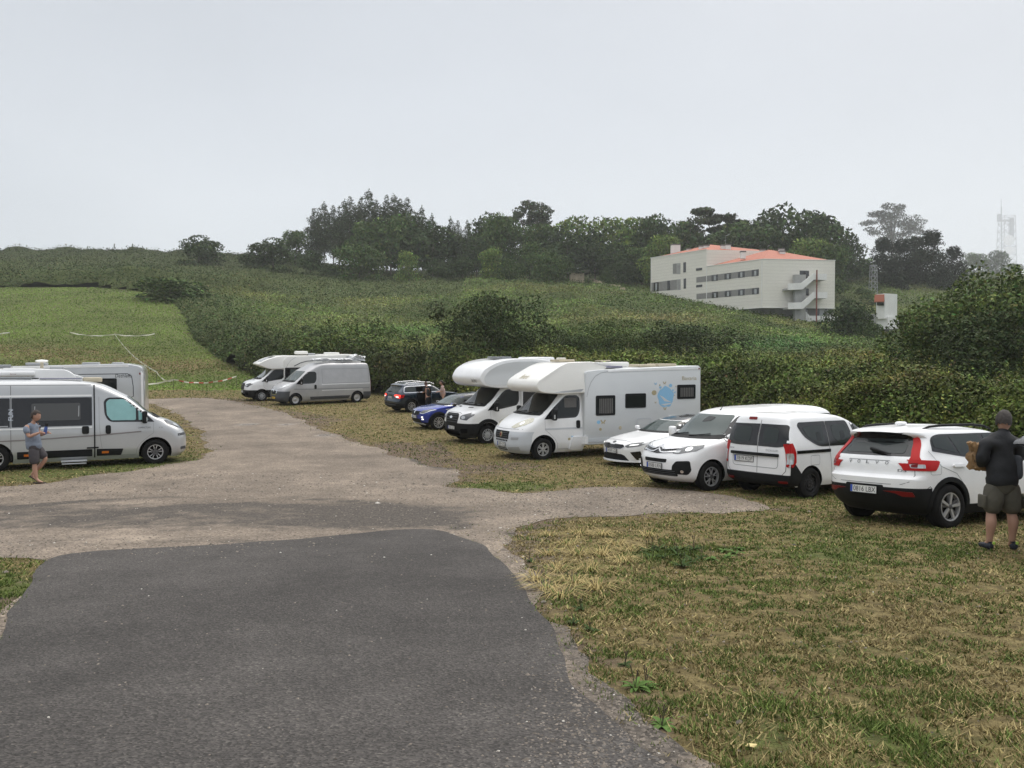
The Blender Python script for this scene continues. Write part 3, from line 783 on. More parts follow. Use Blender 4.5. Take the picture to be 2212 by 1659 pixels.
    def wheel(s, x, y, r, wid, style, rim_r=None, steer=0.0, spokes=5):
        """y sign gives the side; tyre outer face at y"""
        sd = 1 if y > 0 else -1; rr = rim_r or r * 0.64
        M = Matrix.Translation((x, y, r)) @ Matrix.Rotation(radians(steer), 4, 'Z') @ Matrix.Scale(sd, 4, (0, 1, 0))
        def fin(bm, name, m, par, sm=0.6):
            for v in bm.verts: v.co = M @ v.co
            bmesh.ops.recalc_face_normals(bm, faces=bm.faces); return obj_bm(name, bm, m, par, smooth=sm)
        bm = bmesh.new(); add_lathe(bm, [(0.02, -0.07), (rr * 0.97, -0.07), (rr * 0.97, -wid * .8), (0.02, -wid * .8)], 28)
        hub = fin(bm, 'wheel', WELL, s.root)
        bm = bmesh.new()
        add_lathe(bm, [(rr * 0.98, -wid + .01), (r * .80, -wid - .004), (r * .95, -wid + .012), (r * 0.995, -wid + .04), (r, -wid * .75), (r * .985, -wid * .72), (r * .985, -wid * .68), (r, -wid * .66), (r, -wid * .36), (r * .985, -wid * .34), (r * .985, -wid * .3), (r, -wid * .27), (r * 0.995, -0.035), (r * .95, -0.008), (r * .80, 0.006), (r * .70, 0.002), (rr * 0.98, -0.012), (rr * .98, -wid + .01)], 40)
        fin(bm, 'tyre', TYRE, hub, 0.9)
        bm = bmesh.new()
        rimm = {'alloy5': ALLOY, 'multi': ALLOY, 'cap': CAPG, 'steelb': STEELB, 'dark5': ALLOY, 'alloy7': ALLOY, 'ybyb': ALLOY, 'hubcap': ALLOY}[style]
        add_lathe(bm, [(rr * 0.985, -0.018), (rr * .97, -0.004), (rr * .90, -0.006), (rr * .88, -0.05), (rr * .86, -0.11)], 40, mi=0 if style != 'dark5' else 0)
        def spoke(a, r0, r1, w0, w1, y0=-0.012, y1=-0.008, th=0.03, mi=0, da=0):
            pts = []
            for rad, w, yy, ang in ((r0, w0, y0, a), (r1, w1, y1, a + da)):
                cx, cz = cos(ang), sin(ang); tx, tz = -sin(ang), cos(ang)
                pts.append([bm.verts.new((rad * cx + tx * w * q, yy + dy, rad * cz + tz * w * q)) for q, dy in ((-.5, -th), (-.42, 0), (.42, 0), (.5, -th))])
            for k in range(3): bm.faces.new((pts[0][k], pts[0][k + 1], pts[1][k + 1], pts[1][k])).material_index = mi
        if style in ('alloy5',):
            for k in range(5):
                a = 2 * pi * k / 5 + pi / 2
                spoke(a - 0.13, rr * .10, rr * .92, rr * .18, rr * .24, da=-.06); spoke(a + 0.13, rr * .10, rr * .92, rr * .12, rr * .20, y0=-.02, y1=-.018, mi=1, da=.10)
            add_lathe(bm, [(rr * .17, -0.03), (rr * .17, -0.006), (0.01, -0.003)], 16, mi=1)
        elif style == 'multi':
            for k in range(5):
                a = 2 * pi * k / 5 + pi / 2
                spoke(a, rr * .10, rr * .55, rr * .10, rr * .12); spoke(a, rr * .5, rr * .93, rr * .10, rr * .08, da=.22); spoke(a, rr * .5, rr * .93, rr * .10, rr * .08, da=-.22)
                spoke(a + pi / 5, rr * .10, rr * .93, rr * .08, rr * .10, y0=-.02)
            add_lathe(bm, [(rr * .18, -0.03), (rr * .18, -0.006), (0.01, -0.003)], 16)
        elif style == 'ybyb':
            for k in range(5):
                a = 2 * pi * k / 5 + pi / 2
                spoke(a, rr * .12, rr * .45, rr * .20, rr * .16); spoke(a - .12, rr * .42, rr * .93, rr * .09, rr * .09, da=-.16); spoke(a + .12, rr * .42, rr * .93, rr * .09, rr * .09, da=.16)
            for k in range(5):
                a = 2 * pi * (k + .5) / 5 + pi / 2; spoke(a, rr * .12, rr * .5, rr * .36, rr * .12, y0=-.03, y1=-.035, mi=1)
            add_lathe(bm, [(rr * .28, -0.03), (rr * .22, -0.004), (0.01, -0.002)], 16, mi=1)
        elif style == 'dark5':
            for k in range(5):
                a = 2 * pi * k / 5 + pi / 2
                spoke(a, rr * .10, rr * .50, rr * .34, rr * .30, mi=1); spoke(a - .2, rr * .48, rr * .93, rr * .10, rr * .11, da=-.06); spoke(a + .2, rr * .48, rr * .93, rr * .10, rr * .11, da=.06)
                spoke(a, rr * .40, rr * .50, rr * .40, rr * .34)
            add_lathe(bm, [(rr * .2, -0.03), (rr * .2, -0.006), (0.01, -0.003)], 16, mi=1)
        elif style == 'cap':
            for k in range(7):
                a = 2 * pi * k / 7 + pi / 2
                spoke(a, rr * .10, rr * .52, rr * .46, rr * .40, y0=0.0); spoke(a - .18, rr * .48, rr * .92, rr * .11, rr * .13, da=-.1); spoke(a + .18, rr * .48, rr * .92, rr * .11, rr * .13, da=.1)
            add_lathe(bm, [(rr * .24, -0.02), (rr * .22, 0.004), (0.01, 0.008)], 18)
        elif style == 'alloy7':
            for k in range(6):
                a = 2 * pi * k / 6 + pi / 2
                spoke(a - .12, rr * .10, rr * .92, rr * .13, rr * .15); spoke(a + .18, rr * .10, rr * .92, rr * .13, rr * .15)
            add_lathe(bm, [(rr * .30, -0.02), (rr * .26, 0.0), (0.01, 0.004)], 18)
        elif style == 'hubcap':
            for k in range(12): spoke(2 * pi * k / 12, rr * .30, rr * .9, rr * .2, rr * .36, y0=-.05, y1=-.035, mi=1)
            add_lathe(bm, [(rr * .95, -0.03), (rr * .5, -0.045), (rr * .44, -0.03), (rr * .42, 0.0), (rr * .36, 0.012), (0.01, 0.016)], 24, mi=0)
            for k in range(5):
                a = 2 * pi * k / 5; q = Matrix.Translation((rr * .22 * cos(a), 0.012, rr * .22 * sin(a))); add_lathe(bm, [(rr * .07, -0.01), (rr * .07, 0.01), (0.003, 0.011)], 8, q, mi=1)
        else:
            add_lathe(bm, [(rr * .88, -0.05), (rr * .80, -0.045), (rr * .62, -0.03), (rr * .46, -0.045), (rr * .42, -.02), (rr * .2, -0.016), (0.01, -0.012)], 24)
            for k in range(5):
                a = 2 * pi * k / 5; q = Matrix.Translation((rr * .27 * cos(a), -0.016, rr * .27 * sin(a))); add_lathe(bm, [(rr * .06, -0.01), (rr * .06, 0.012), (0.003, 0.012)], 6, q, mi=1)
            for k in range(10):
                a = 2 * pi * (k + .5) / 10; q = Matrix.Translation((rr * .72 * cos(a), -0.03, rr * .72 * sin(a))); add_lathe(bm, [(rr * .07, -0.01), (rr * .07, 0.0), (0.003, 0.001)], 8, q, mi=2)
        fin(bm, 'rim', [STEELB if style == 'hubcap' and False else rimm, ALLOYD if style != 'hubcap' else STEELB, WELL], hub, 0.5)
        return hub
    def body(s, bm, name, paint, wheels, matfn=None, extra=(), arch_in=0.42, mats=None):
        """wheels: (x, y_out, radius_of_arch, z)"""
        ms = mats or [paint, WELL] + list(extra)
        if matfn:
            for f in bm.faces:
                if f.material_index != 1:
                    c = f.calc_center_median(); f.material_index = matfn(c.x, c.y, c.z, f.normal)
        if wheels:
            o = obj_bm(name, bm, ms, s.root)
            cb = bmesh.new()
            for (x, r, z, w) in wheels:
                for sg in (1, -1):
                    add_lathe(cb, [(r, sg * (w + 0.3)), (r, sg * (w - arch_in))], 32, Matrix.Translation((x, 0, z)), mi=1, cap0=True, cap1=True)
            bmesh.ops.recalc_face_normals(cb, faces=cb.faces)
            co = obj_bm('cutter', cb, ms, s.root)
            md = o.modifiers.new('b', 'BOOLEAN'); md.operation = 'DIFFERENCE'; md.object = co; md.solver = 'EXACT'
            dg = bpy.context.evaluated_depsgraph_get(); dg.update()
            me = bpy.data.meshes.new_from_object(o.evaluated_get(dg)); o.modifiers.clear()
            old = o.data; o.data = me; me.name = name; bpy.data.meshes.remove(old)
            cm = co.data; bpy.data.objects.remove(co); bpy.data.meshes.remove(cm)
            me.shade_smooth(); me.set_sharp_from_angle(angle=0.62)
        else:
            o = obj_bm(name, bm, ms, s.root, smooth=0.62)
        return o
    def mirror_part(s, x, y, z, sx, sy, sz, m, arm=True, lamp=None, name='mirror'):
        bm = bmesh.new(); add_box(bm, x - sx / 2, x + sx / 2, y - sy / 2, y + sy / 2, z - sz / 2, z + sz / 2, bev=min(sx, sy, sz) * 0.35, seg=3)
        sg = 1 if y > 0 else -1
        if arm: add_box(bm, x - 0.03, x + 0.05, min(y, y - sg * (sy * .5 + .12)), max(y, y - sg * (sy * .5 + .12)), z - sz * 0.42, z - sz * 0.2, bev=0.01)
        o = obj_bm(name, bm, m, s.root, smooth=0.8)
        if lamp:
            bm = bmesh.new(); add_box(bm, x + sx * .1, x + sx * .45, y + sg * (sy / 2 - .01) - .006, y + sg * (sy / 2 - .01) + .006 + .004, z - sz * .35, z - sz * .0, bev=0.004); obj_bm('indicator', bm, lamp, o)
        return o

_txt_cache = {}
def text_mesh(txt, h, w=None, shear=0.0):
    cu = bpy.data.curves.new('t', 'FONT'); cu.body = txt; cu.size = 1.0; cu.align_x = 'LEFT'; cu.shear = shear; cu.resolution_u = 3
    o = bpy.data.objects.new('t', cu); COL.objects.link(o)
    dg = bpy.context.evaluated_depsgraph_get(); dg.update()
    me = bpy.data.meshes.new_from_object(o.evaluated_get(dg)); bpy.data.objects.remove(o); bpy.data.curves.remove(cu)
    V = np.array([v.co[:] for v in me.vertices]); mn, mx = V.min(0), V.max(0)
    sc = h / 0.69; sx = sc if w is None else w / (mx[0] - mn[0])
    for v in me.vertices: v.co = ((v.co.x - (mn[0] + mx[0]) / 2) * sx, (v.co.y - 0.345) * sc, 0)
    bm = bmesh.new(); bm.from_mesh(me); bmesh.ops.remove_doubles(bm, verts=bm.verts, dist=1e-5); bm.to_mesh(me); bm.free()
    return me
# ------------------------------------------------------------------ van front ends (origin: front axle, on the ground)
DUC_F = [(.22, .78), (.34, .91), (.50, .95), (.75, .945), (.92, .90), (1.02, .84), (1.12, .75), (1.22, .60), (1.31, .42), (1.385, .20), (1.42, .10), (2.02, -.64), (2.10, -.75)]
DUC_H = [(.22, .90), (.36, .98), (.55, 1.02), (.95, 1.025), (1.20, 1.01), (1.38, .985), (2.02, .90), (2.10, .875)]
DUC_C = [(.22, .40), (.75, .42), (1.0, .50), (1.2, .60), (1.34, .42), (1.45, .24), (2.1, .20)]
def tz(T): return lambda x: T(x)
def duc_T(x): return 1 - 0.05 * max(0, x) ** 1.5
def van_full(x_rear, top=2.53, fr=DUC_F, hw=DUC_H, cc=DUC_C, zlev=None):
    f = fr[:-1] + [(2.18, -.92), (2.32, -1.18), (2.42, -1.45), (2.485, -1.85), (2.515, -2.4), (top, -3.2)]
    h = hw[:-1] + [(2.25, .865), (2.38, .83), (2.46, .76), (2.50, .66), (top, .45)]
    r = [(.22, x_rear + .15), (.32, x_rear + .03), (.5, x_rear), (1.1, x_rear), (2.0, x_rear + .06), (2.35, x_rear + .12), (2.46, x_rear + .22), (top, x_rear + .9)]
    c = cc[:-1] + [(2.2, .45), (top, .5)]
    return loft_body(f, r, h, c, [(.22, .14), (top, .14)], zlev=zlev, T=duc_T, nside=34)
def van_cab(x_rear=-1.5, fr=DUC_F, hw=DUC_H, cc=DUC_C, zlev=None, T=duc_T):
    return loft_body(fr, [(.22, x_rear), (2.10, x_rear)], hw, cc, [(.22, .02), (2.10, .02)], zlev=zlev, T=T, nside=16)
def duc_front(c, side, grille='fiat', lamp=LAMPY, glass=GLASSL, text=None):
    # windscreen, cowl, hood seams
    c.panel('windscreen', 'F', rp([(-.84, 1.45), (.84, 1.45), (.735, 2.02), (-.735, 2.02)], .07), glass, off=.008)
    c.panel('cowl', 'F', rp([(-.88, 1.385), (.88, 1.385), (.86, 1.475), (.5, 1.44), (-.5, 1.44), (-.86, 1.475)], .02), PLASTIC, off=.012)
    for a in (-.55, .12):
        p = [c.hit('F', a + .5 * k / 6, 1.42 + .07 * k / 6)[0] + Vector((.03, 0, .012)) for k in range(7)]
        tube_obj('wiper', p, .012, PLASTIC, c.root, 6)
    for sg in (1, -1):
        hl = [(sg * .42, 1.02), (sg * .60, 1.00), (sg * .86, 1.10), (sg * .93, 1.20), (sg * .88, 1.305), (sg * .76, 1.30), (sg * .56, 1.16)]
        h = c.panel('headlight', 'F', rp(hl, .03), lamp, off=.012)
        if lamp is not LAMPD: c.panel('lamp_bowl', 'F', circ(sg * .72, 1.15, .065, .05, 14), CHROME, off=.016, parent=h)
        else: c.panel('lamp_bowl', 'F', circ(sg * .74, 1.15, .08, .05, 14), LAMPC, off=.016, parent=h)
    c.line('hood_seam', 'F', [(-.9, .98), (-.6, .975), (0, .965), (.6, .975), (.9, .98)], SEAMG, .012)
def duc_side(c, v, win=GLASS, door_lo=.34, handle=True, mirror=True, mirror_y=1.17, win_rear=-1.36):
    g = rp([(-.02, 1.27), (-.30, 1.56), (-.84, 2.00), (win_rear + .10, 2.00), (win_rear, 1.90), (win_rear + .02, 1.5), (win_rear + .14, 1.30)], [.03, .2, .12, .06, .06, .12, .12])
    w = c.panel('side_window_surround', v, g, FRIT, off=.006)
    c.panel('side_window', v, rp([(-.52, 1.335), (-.52, 1.68), (-.84, 1.95), (win_rear + .14, 1.95), (win_rear + .06, 1.86), (win_rear + .08, 1.5), (win_rear + .19, 1.345)], .05), win, off=.009, parent=w)
    c.panel('quarter_window', v, rp([(-.18, 1.335), (-.30, 1.46), (-.45, 1.62), (-.45, 1.335)], .02), win, off=.009, parent=w)
    # door seam
    c.line('door_seam', v, [(-.05, 1.24), (-.05, .95), (-.20, .84), (-.40, .66), (-.50, .5), (-.52, .34)], SEAMG, .009)
    c.line('door_seam', v, [(win_rear - .12, 2.03), (win_rear - .12, 1.3), (win_rear - .09, .8), (win_rear - .02, .34), (-.52, .33)], SEAMG, .009)
    if handle: c.panel('door_handle', v, rp([(win_rear + .04, .96), (win_rear + .18, .96), (win_rear + .18, 1.21), (win_rear + .04, 1.21)], .06), PLASTIC, off=.02)
    sg = 1 if v == 'L' else -1
    if mirror: c.mirror_part(-.30, sg * mirror_y, 1.42, .14, .18, .36, PLASTIC, lamp=LAMPC)
ARCH_D = lambda x: (x, .44, .37, 1.05)

# ---- silver camper van with black window band (left)
def camper_van():
    c = Car('camper_van', -11.04, 24.85, -3.10, 29.7, 'silver camper van with black window band, alloy wheels and turquoise blinds, at the left edge', 'camper van')
    bm = van_full(-5.06); c.set_surface(bm)
    def mf(x, y, z, n): return 0
    c.body(bm, 'body', SILVER, [(0, .45, .37, 1.0), (-4.035, .45, .37, 1.0)])
    duc_front(c, 'R', lamp=LAMPD); 
    for v in 'RL':
        duc_side(c, v, BLINDM)
        c.panel('window_band', v, rp([(-1.66, 1.22), (-1.66, 2.02), (-3.62, 2.02), (-3.62, 1.22)], .02), FRIT, off=.010, rim=.014)
        c.panel('window_band', v, rp([(-3.66, 1.22), (-3.66, 2.02), (-5.0, 2.02), (-5.0, 1.22)], .02), FRIT, off=.010, rim=.014)
        w = c.panel('side_window', v, rp([(-1.95, 1.38), (-1.95, 1.86), (-3.15, 1.86), (-3.15, 1.38)], .05), ACRYL, off=.030, rim=.02)
        for a in (-2.0, -3.08): c.panel('window_stay', v, [(a - .012, 1.48), (a + .012, 1.48), (a + .02, 1.78), (a, 1.78)], CAPG, off=.036, rim=.004, parent=w)
        c.line('drip_trim', v, [(-1.60, 2.36), (-1.60, 2.12), (-1.60, 1.6), (-1.60, .30)], PLASTIC, .035, off=.016)
        c.line('roof_seam', v, [(-1.68, 2.37), (-3.6, 2.37), (-5.0, 2.36)], SEAMG, .02)
        c.line('crease_highlight', v, [(-1.66, 2.07), (-3.6, 2.07), (-5.0, 2.07)], WHITE, .05, off=.006)  # white strip paints the light caught along the body crease
        c.line('crease_highlight', v, [(-1.66, 1.17), (-3.6, 1.17), (-5.0, 1.17)], WHITE, .04, off=.010)
        c.line('awning_rail', v, [(-3.70, 1.25), (-5.0, 1.25)], CAPG, .03, off=.03)
        c.line('stripe', v, [(-.38, 1.0), (-1.5, .93), (-3.0, .87), (-4.9, .83)], STRIPE, .035, off=.008)
        c.line('door_seam', v, [(-3.64, 2.36), (-3.64, .32)], SEAM, .012)
        c.panel('side_moulding', v, rp([(-.92, .34), (-.86, .52), (-1.55, .54), (-1.55, .34)], .02), PLASTIC, off=.014)
        mo = c.panel('side_moulding', v, rp([(-1.66, .34), (-1.66, .54), (-3.5, .54), (-3.5, .34)], .02), PLASTIC, off=.014)
        c.panel('amber_marker', v, rp([(-1.24, .41), (-1.24, .47), (-1.42, .47), (-1.42, .41)], .01), ORANGE, off=.02)
        c.panel('amber_marker', v, rp([(-3.2, .41), (-3.2, .47), (-3.34, .47), (-3.34, .41)], .01), ORANGE, off=.02)
        c.panel('door_handle', v, rp([(-1.74, .98), (-1.92, .98), (-1.92, 1.20), (-1.74, 1.20)], .05), PLASTIC, off=.024)
        c.panel('door_track', v, [(-1.50, .56), (-1.50, .60), (-1.80, .60), (-1.80, .56)], PLASTIC, off=.02)
    c.text('lettering', 'FUN', 'R', -3.64, 1.56, .11, .30, CHROME, off=.016, rot=pi / 2)
    c.text('lettering', 'CARADO', 'R', -.36, 1.12, .05, .28, INKG) if False else None
    c.text('lettering', 'COMPACTLINE', 'R', -.30, 1.11, .05, .34, INKG, off=.012)
    c.text('lettering', '2.3', 'R', .14, 1.10, .035, .10, INKG, off=.012)
    for v in 'RL':
        c.panel('bumper_intake', v, rp([(.62, .83), (.62, .90), (.94, .92), (.94, .84)], .01), DGREYP, off=.008)
        c.panel('fog_lamp', v, rp([(.70, .42), (.70, .50), (.92, .52), (.94, .42)], .01), DGREYP, off=.008)
    c.panel('grille', 'F', rp([(-.45, .62), (.45, .62), (.42, .86), (-.42, .86)], .05), PLASTIC)
    for y in (-.98, .98):
        c.wheel(0, y, .372, .23, 'dark5', rim_r=.225); c.wheel(-4.035, y, .372, .23, 'dark5', rim_r=.225)
    # roof things and entry step
    bm = bmesh.new(); add_box(bm, -4.0, -3.15, -.38, .38, 2.52, 2.60, bev=.03); obj_bm('roof_hatch', bm, SMOKE, c.root, smooth=.6)
    bm = bmesh.new(); add_box(bm, -2.95, -1.9, -.55, .50, 2.535, 2.565, bev=.01); obj_bm('solar_panel', bm, SOLAR, c.root, smooth=.6)
    box_obj('roof_fan', BEIGE, -1.85, -1.35, -.2, .3, 2.44, 2.58, .03, c.root)
    st = box_obj('entry_step', CAPG, -1.80, -2.45, -1.20, -.95, .215, .25, .008, c.root)
    box_obj('tread', ALLOY, -1.82, -2.43, -1.30, -1.18, .16, .185, .006, st)
    c.settle(0, -4.035)
    return c

# ---- silver panel van far left-centre
def silver_van():
    c = Car('panel_van', -13.45, 48.98, -2.53, 218, 'dusty silver panel van with grey bumpers and white bundles on its roof', 'van')
    bm = van_full(-5.06, zlev=[.86])
    c.set_surface(bm)
    def mf(x, y, z, n):
        if z < .86 and x > .32: return 2
        if z < .70 and x < -4.42: return 2
        return 0
    c.body(bm, 'body', SILVER2, [(0, .43, .34, 1.0), (-4.035, .43, .34, 1.0)], mf, (DGREYP,))
    duc_front(c, 'L', lamp=LAMPC)
    for v in 'LR':
        duc_side(c, v, GLASS)
        c.line('panel_edge', v, rp([(-1.72, 1.28), (-1.72, 2.14), (-4.85, 2.14), (-4.85, 1.28)], .05), SEAMG, .025, closed=True)
        c.line('crease_highlight', v, [(-1.66, 1.22), (-4.9, 1.22)], WHITE, .04, off=.004)  # highlight of the pressed crease put in as a white strip
        c.line('side_rail', v, [(.1, .98), (-1.5, .95), (-4.85, .93)], SEAMG, .06)
        c.line('crease_highlight', v, [(-1.66, .86), (-4.4, .86)], WHITE, .035, off=.004)
        c.panel('side_moulding', v, rp([(-.95, .32), (-.9, .50), (-3.55, .50), (-3.45, .32)], .02), DGREYP, off=.014)
        c.panel('tail_light', v, rp([(-4.96, .72), (-4.96, 1.45), (-5.06, 1.45), (-5.06, .72)], .02), REDD, off=.02)
    c.panel('grille_surround', 'F', rp([(-.34, .62), (.34, .62), (.46, .94), (-.46, .94)], .08), CHROME, off=.012)
    c.panel('grille', 'F', rp([(-.26, .66), (.26, .66), (.36, .88), (-.36, .88)], .06), PLASTIC, off=.018)
    c.panel('badge', 'F', [(-.04, .82), (.04, .82), (.07, .95), (0, .99), (-.07, .95)], CHROME, off=.03)
    c.plate('40-BVT-2', 'F', 0, .46, mw=PLATEY, blue=False)
    for y in (-.98, .98):
        c.wheel(0, y, .345, .22, 'hubcap', rim_r=.215); c.wheel(-4.035, y, .345, .22, 'hubcap', rim_r=.215)
    for q in (-.6, .6): tube_obj('roof_rail', [(-1.9, q, 2.60), (-4.8, q, 2.60)], .018, DGREYP, c.root, 6)
    for q in (-2.2, -3.2, -4.2, -4.7): tube_obj('roof_bar', [(q, -.75, 2.60), (q, .75, 2.60)], .016, CAPG, c.root, 6)
    c.settle(0, -4.035)
    return c

# ---- Transit-style front
TRA_F = [(.24, .80), (.36, .93), (.52, .985), (.80, .985), (1.02, .95), (1.14, .88), (1.23, .72), (1.31, .50), (1.375, .26), (1.41, .14), (2.02, -.64), (2.10, -.74)]
TRA_H = [(.24, .92), (.40, 1.0), (.60, 1.03), (1.0, 1.03), (1.20, 1.01), (1.38, .985), (2.02, .90), (2.10, .875)]
TRA_C = [(.24, .42), (.75, .42), (1.1, .50), (1.3, .50), (1.38, .34), (1.45, .24), (2.1, .20)]
def transit_front(c, plate, lit=False):
    c.panel('windscreen', 'F', rp([(-.84, 1.45), (.84, 1.45), (.735, 2.03), (-.735, 2.03)], .06), GLASSL if lit else GLASS, off=.008)
    c.panel('cowl', 'F', rp([(-.88, 1.385), (.88, 1.385), (.86, 1.465), (.5, 1.435), (-.5, 1.435), (-.86, 1.465)], .02), PLASTIC, off=.012)
    for a in (-.55, .12):
        p = [c.hit('F', a + .5 * k / 6, 1.42 + .06 * k / 6)[0] + Vector((.03, 0, .012)) for k in range(7)]
        tube_obj('wiper', p, .012, PLASTIC, c.root, 6)
    g = c.panel('grille', 'F', rp([(-.40, .74), (.40, .74), (.47, 1.02), (.40, 1.13), (-.40, 1.13), (-.47, 1.02)], .05), PLASTIC, off=.02)
    c.bars('grille_bar', 'F', -.42, .42, (.82, .91, 1.0, 1.08), DGREYP, h=.028, off=.034, parent=g)
    c.panel('badge', 'F', circ(0, .98, .10, .045, 18), CHROME, off=.044)
    for sg in (1, -1):
        h = c.panel('headlight', 'F', rp([(sg * .57, .93), (sg * .86, .90), (sg * .985, 1.08), (sg * .99, 1.20), (sg * .92, 1.18), (sg * .62, 1.08), (sg * .55, 1.02)], .02), LAMPD, off=.012)
        c.panel('lamp_bowl', 'F', circ(sg * .70, 1.0, .085, .06, 14), LAMPC, off=.017, parent=h)
        c.panel('hood_vent', 'T', [(.36, sg * .28), (.30, sg * .52), (.38, sg * .54), (.44, sg * .30)], PLASTIC, off=.006)
    c.line('hood_seam', 'F', [(-.56, 1.13), (-.4, 1.165), (.4, 1.165), (.56, 1.13)], SEAMG, .012)
    c.panel('lower_grille', 'F', rp([(-.50, .34), (.50, .34), (.50, .48), (-.50, .48)], .03), WELL, off=.008)
    for sg in (1, -1): c.panel('fog_recess', 'F', rp([(sg * .62, .42), (sg * .88, .44), (sg * .90, .60), (sg * .60, .58)], .03), WELL, off=.008)
    c.plate(plate, 'F', 0, .60)
def transit_side(c, v, mirror_lamp=True):
    g = rp([(.02, 1.24), (-.66, 1.88), (-.84, 2.00), (-1.34, 2.0), (-1.40, 1.9), (-1.38, 1.55), (-1.28, 1.40), (-.5, 1.27)], [.02, .2, .1, .06, .06, .08, .12, .2])
    w = c.panel('side_window_surround', v, g, FRIT, off=.006)
    c.panel('side_window', v, rp([(-.44, 1.32), (-.44, 1.62), (-.82, 1.95), (-1.30, 1.95), (-1.34, 1.88), (-1.32, 1.58), (-1.24, 1.45)], .04), GLASS, off=.009, parent=w)
    c.panel('quarter_window', v, rp([(-.12, 1.28), (-.38, 1.54), (-.38, 1.31)], .02), GLASS, off=.009, parent=w)
    c.line('door_seam', v, [(-.10, 1.22), (-.12, .90), (-.36, .72), (-.5, .5), (-.55, .34)], SEAMG, .009)
    c.line('door_seam', v, [(-1.45, 2.03), (-1.46, 1.0), (-1.44, .34)], SEAMG, .009)
    c.panel('door_handle', v, rp([(-1.28, 1.12), (-1.10, 1.12), (-1.10, 1.17), (-1.28, 1.17)], .02), PLASTIC, off=.02)
    sg = 1 if v == 'L' else -1
    c.mirror_part(-.28, sg * 1.18, 1.38, .14, .20, .34, PLASTIC, lamp=CHROME)

def habitation_windows(c, v, lst, parent=None):
    for (x0, x1, z0, z1, m) in lst:
        f = c.panel('window_frame', v, rp([(x0, z0), (x1, z0), (x1, z1), (x0, z1)], .05), PLASTIC, off=.020, rim=.02)
        w = c.panel('window', v, rp([(x0 - .05 if x0 > x1 else x0 + .05, z0 + .05), (x1 + .05 if x0 > x1 else x1 - .05, z0 + .05), (x1 + .05 if x0 > x1 else x1 - .05, z1 - .08), (x0 - .05 if x0 > x1 else x0 + .05, z1 - .08)], .03), GLASS, off=.028, rim=.01, parent=f)
        if m:
            a, b = min(x0, x1) + .10, max(x0, x1) - .10; k = int((b - a) / .065)
            bm = bmesh.new()
            for i in range(k):
                xa = a + (b - a) * i / k; p, n = c.hit(v, xa, (z0 + z1) / 2); sg = 1 if v == 'L' else -1
                vs = [bm.verts.new((xa + dx, p.y + sg * (.030 + dy), zz)) for zz in (z0 + .07, z1 - .1) for dx, dy in ((0.002, 0), (.025, .006), (.052, 0))]
                bm.faces.new((vs[0], vs[1], vs[4], vs[3])); bm.faces.new((vs[1], vs[2], vs[5], vs[4]))
            o = obj_bm('curtain', bm, CURT, f, smooth=1.0); tag(o, kind='stuff')

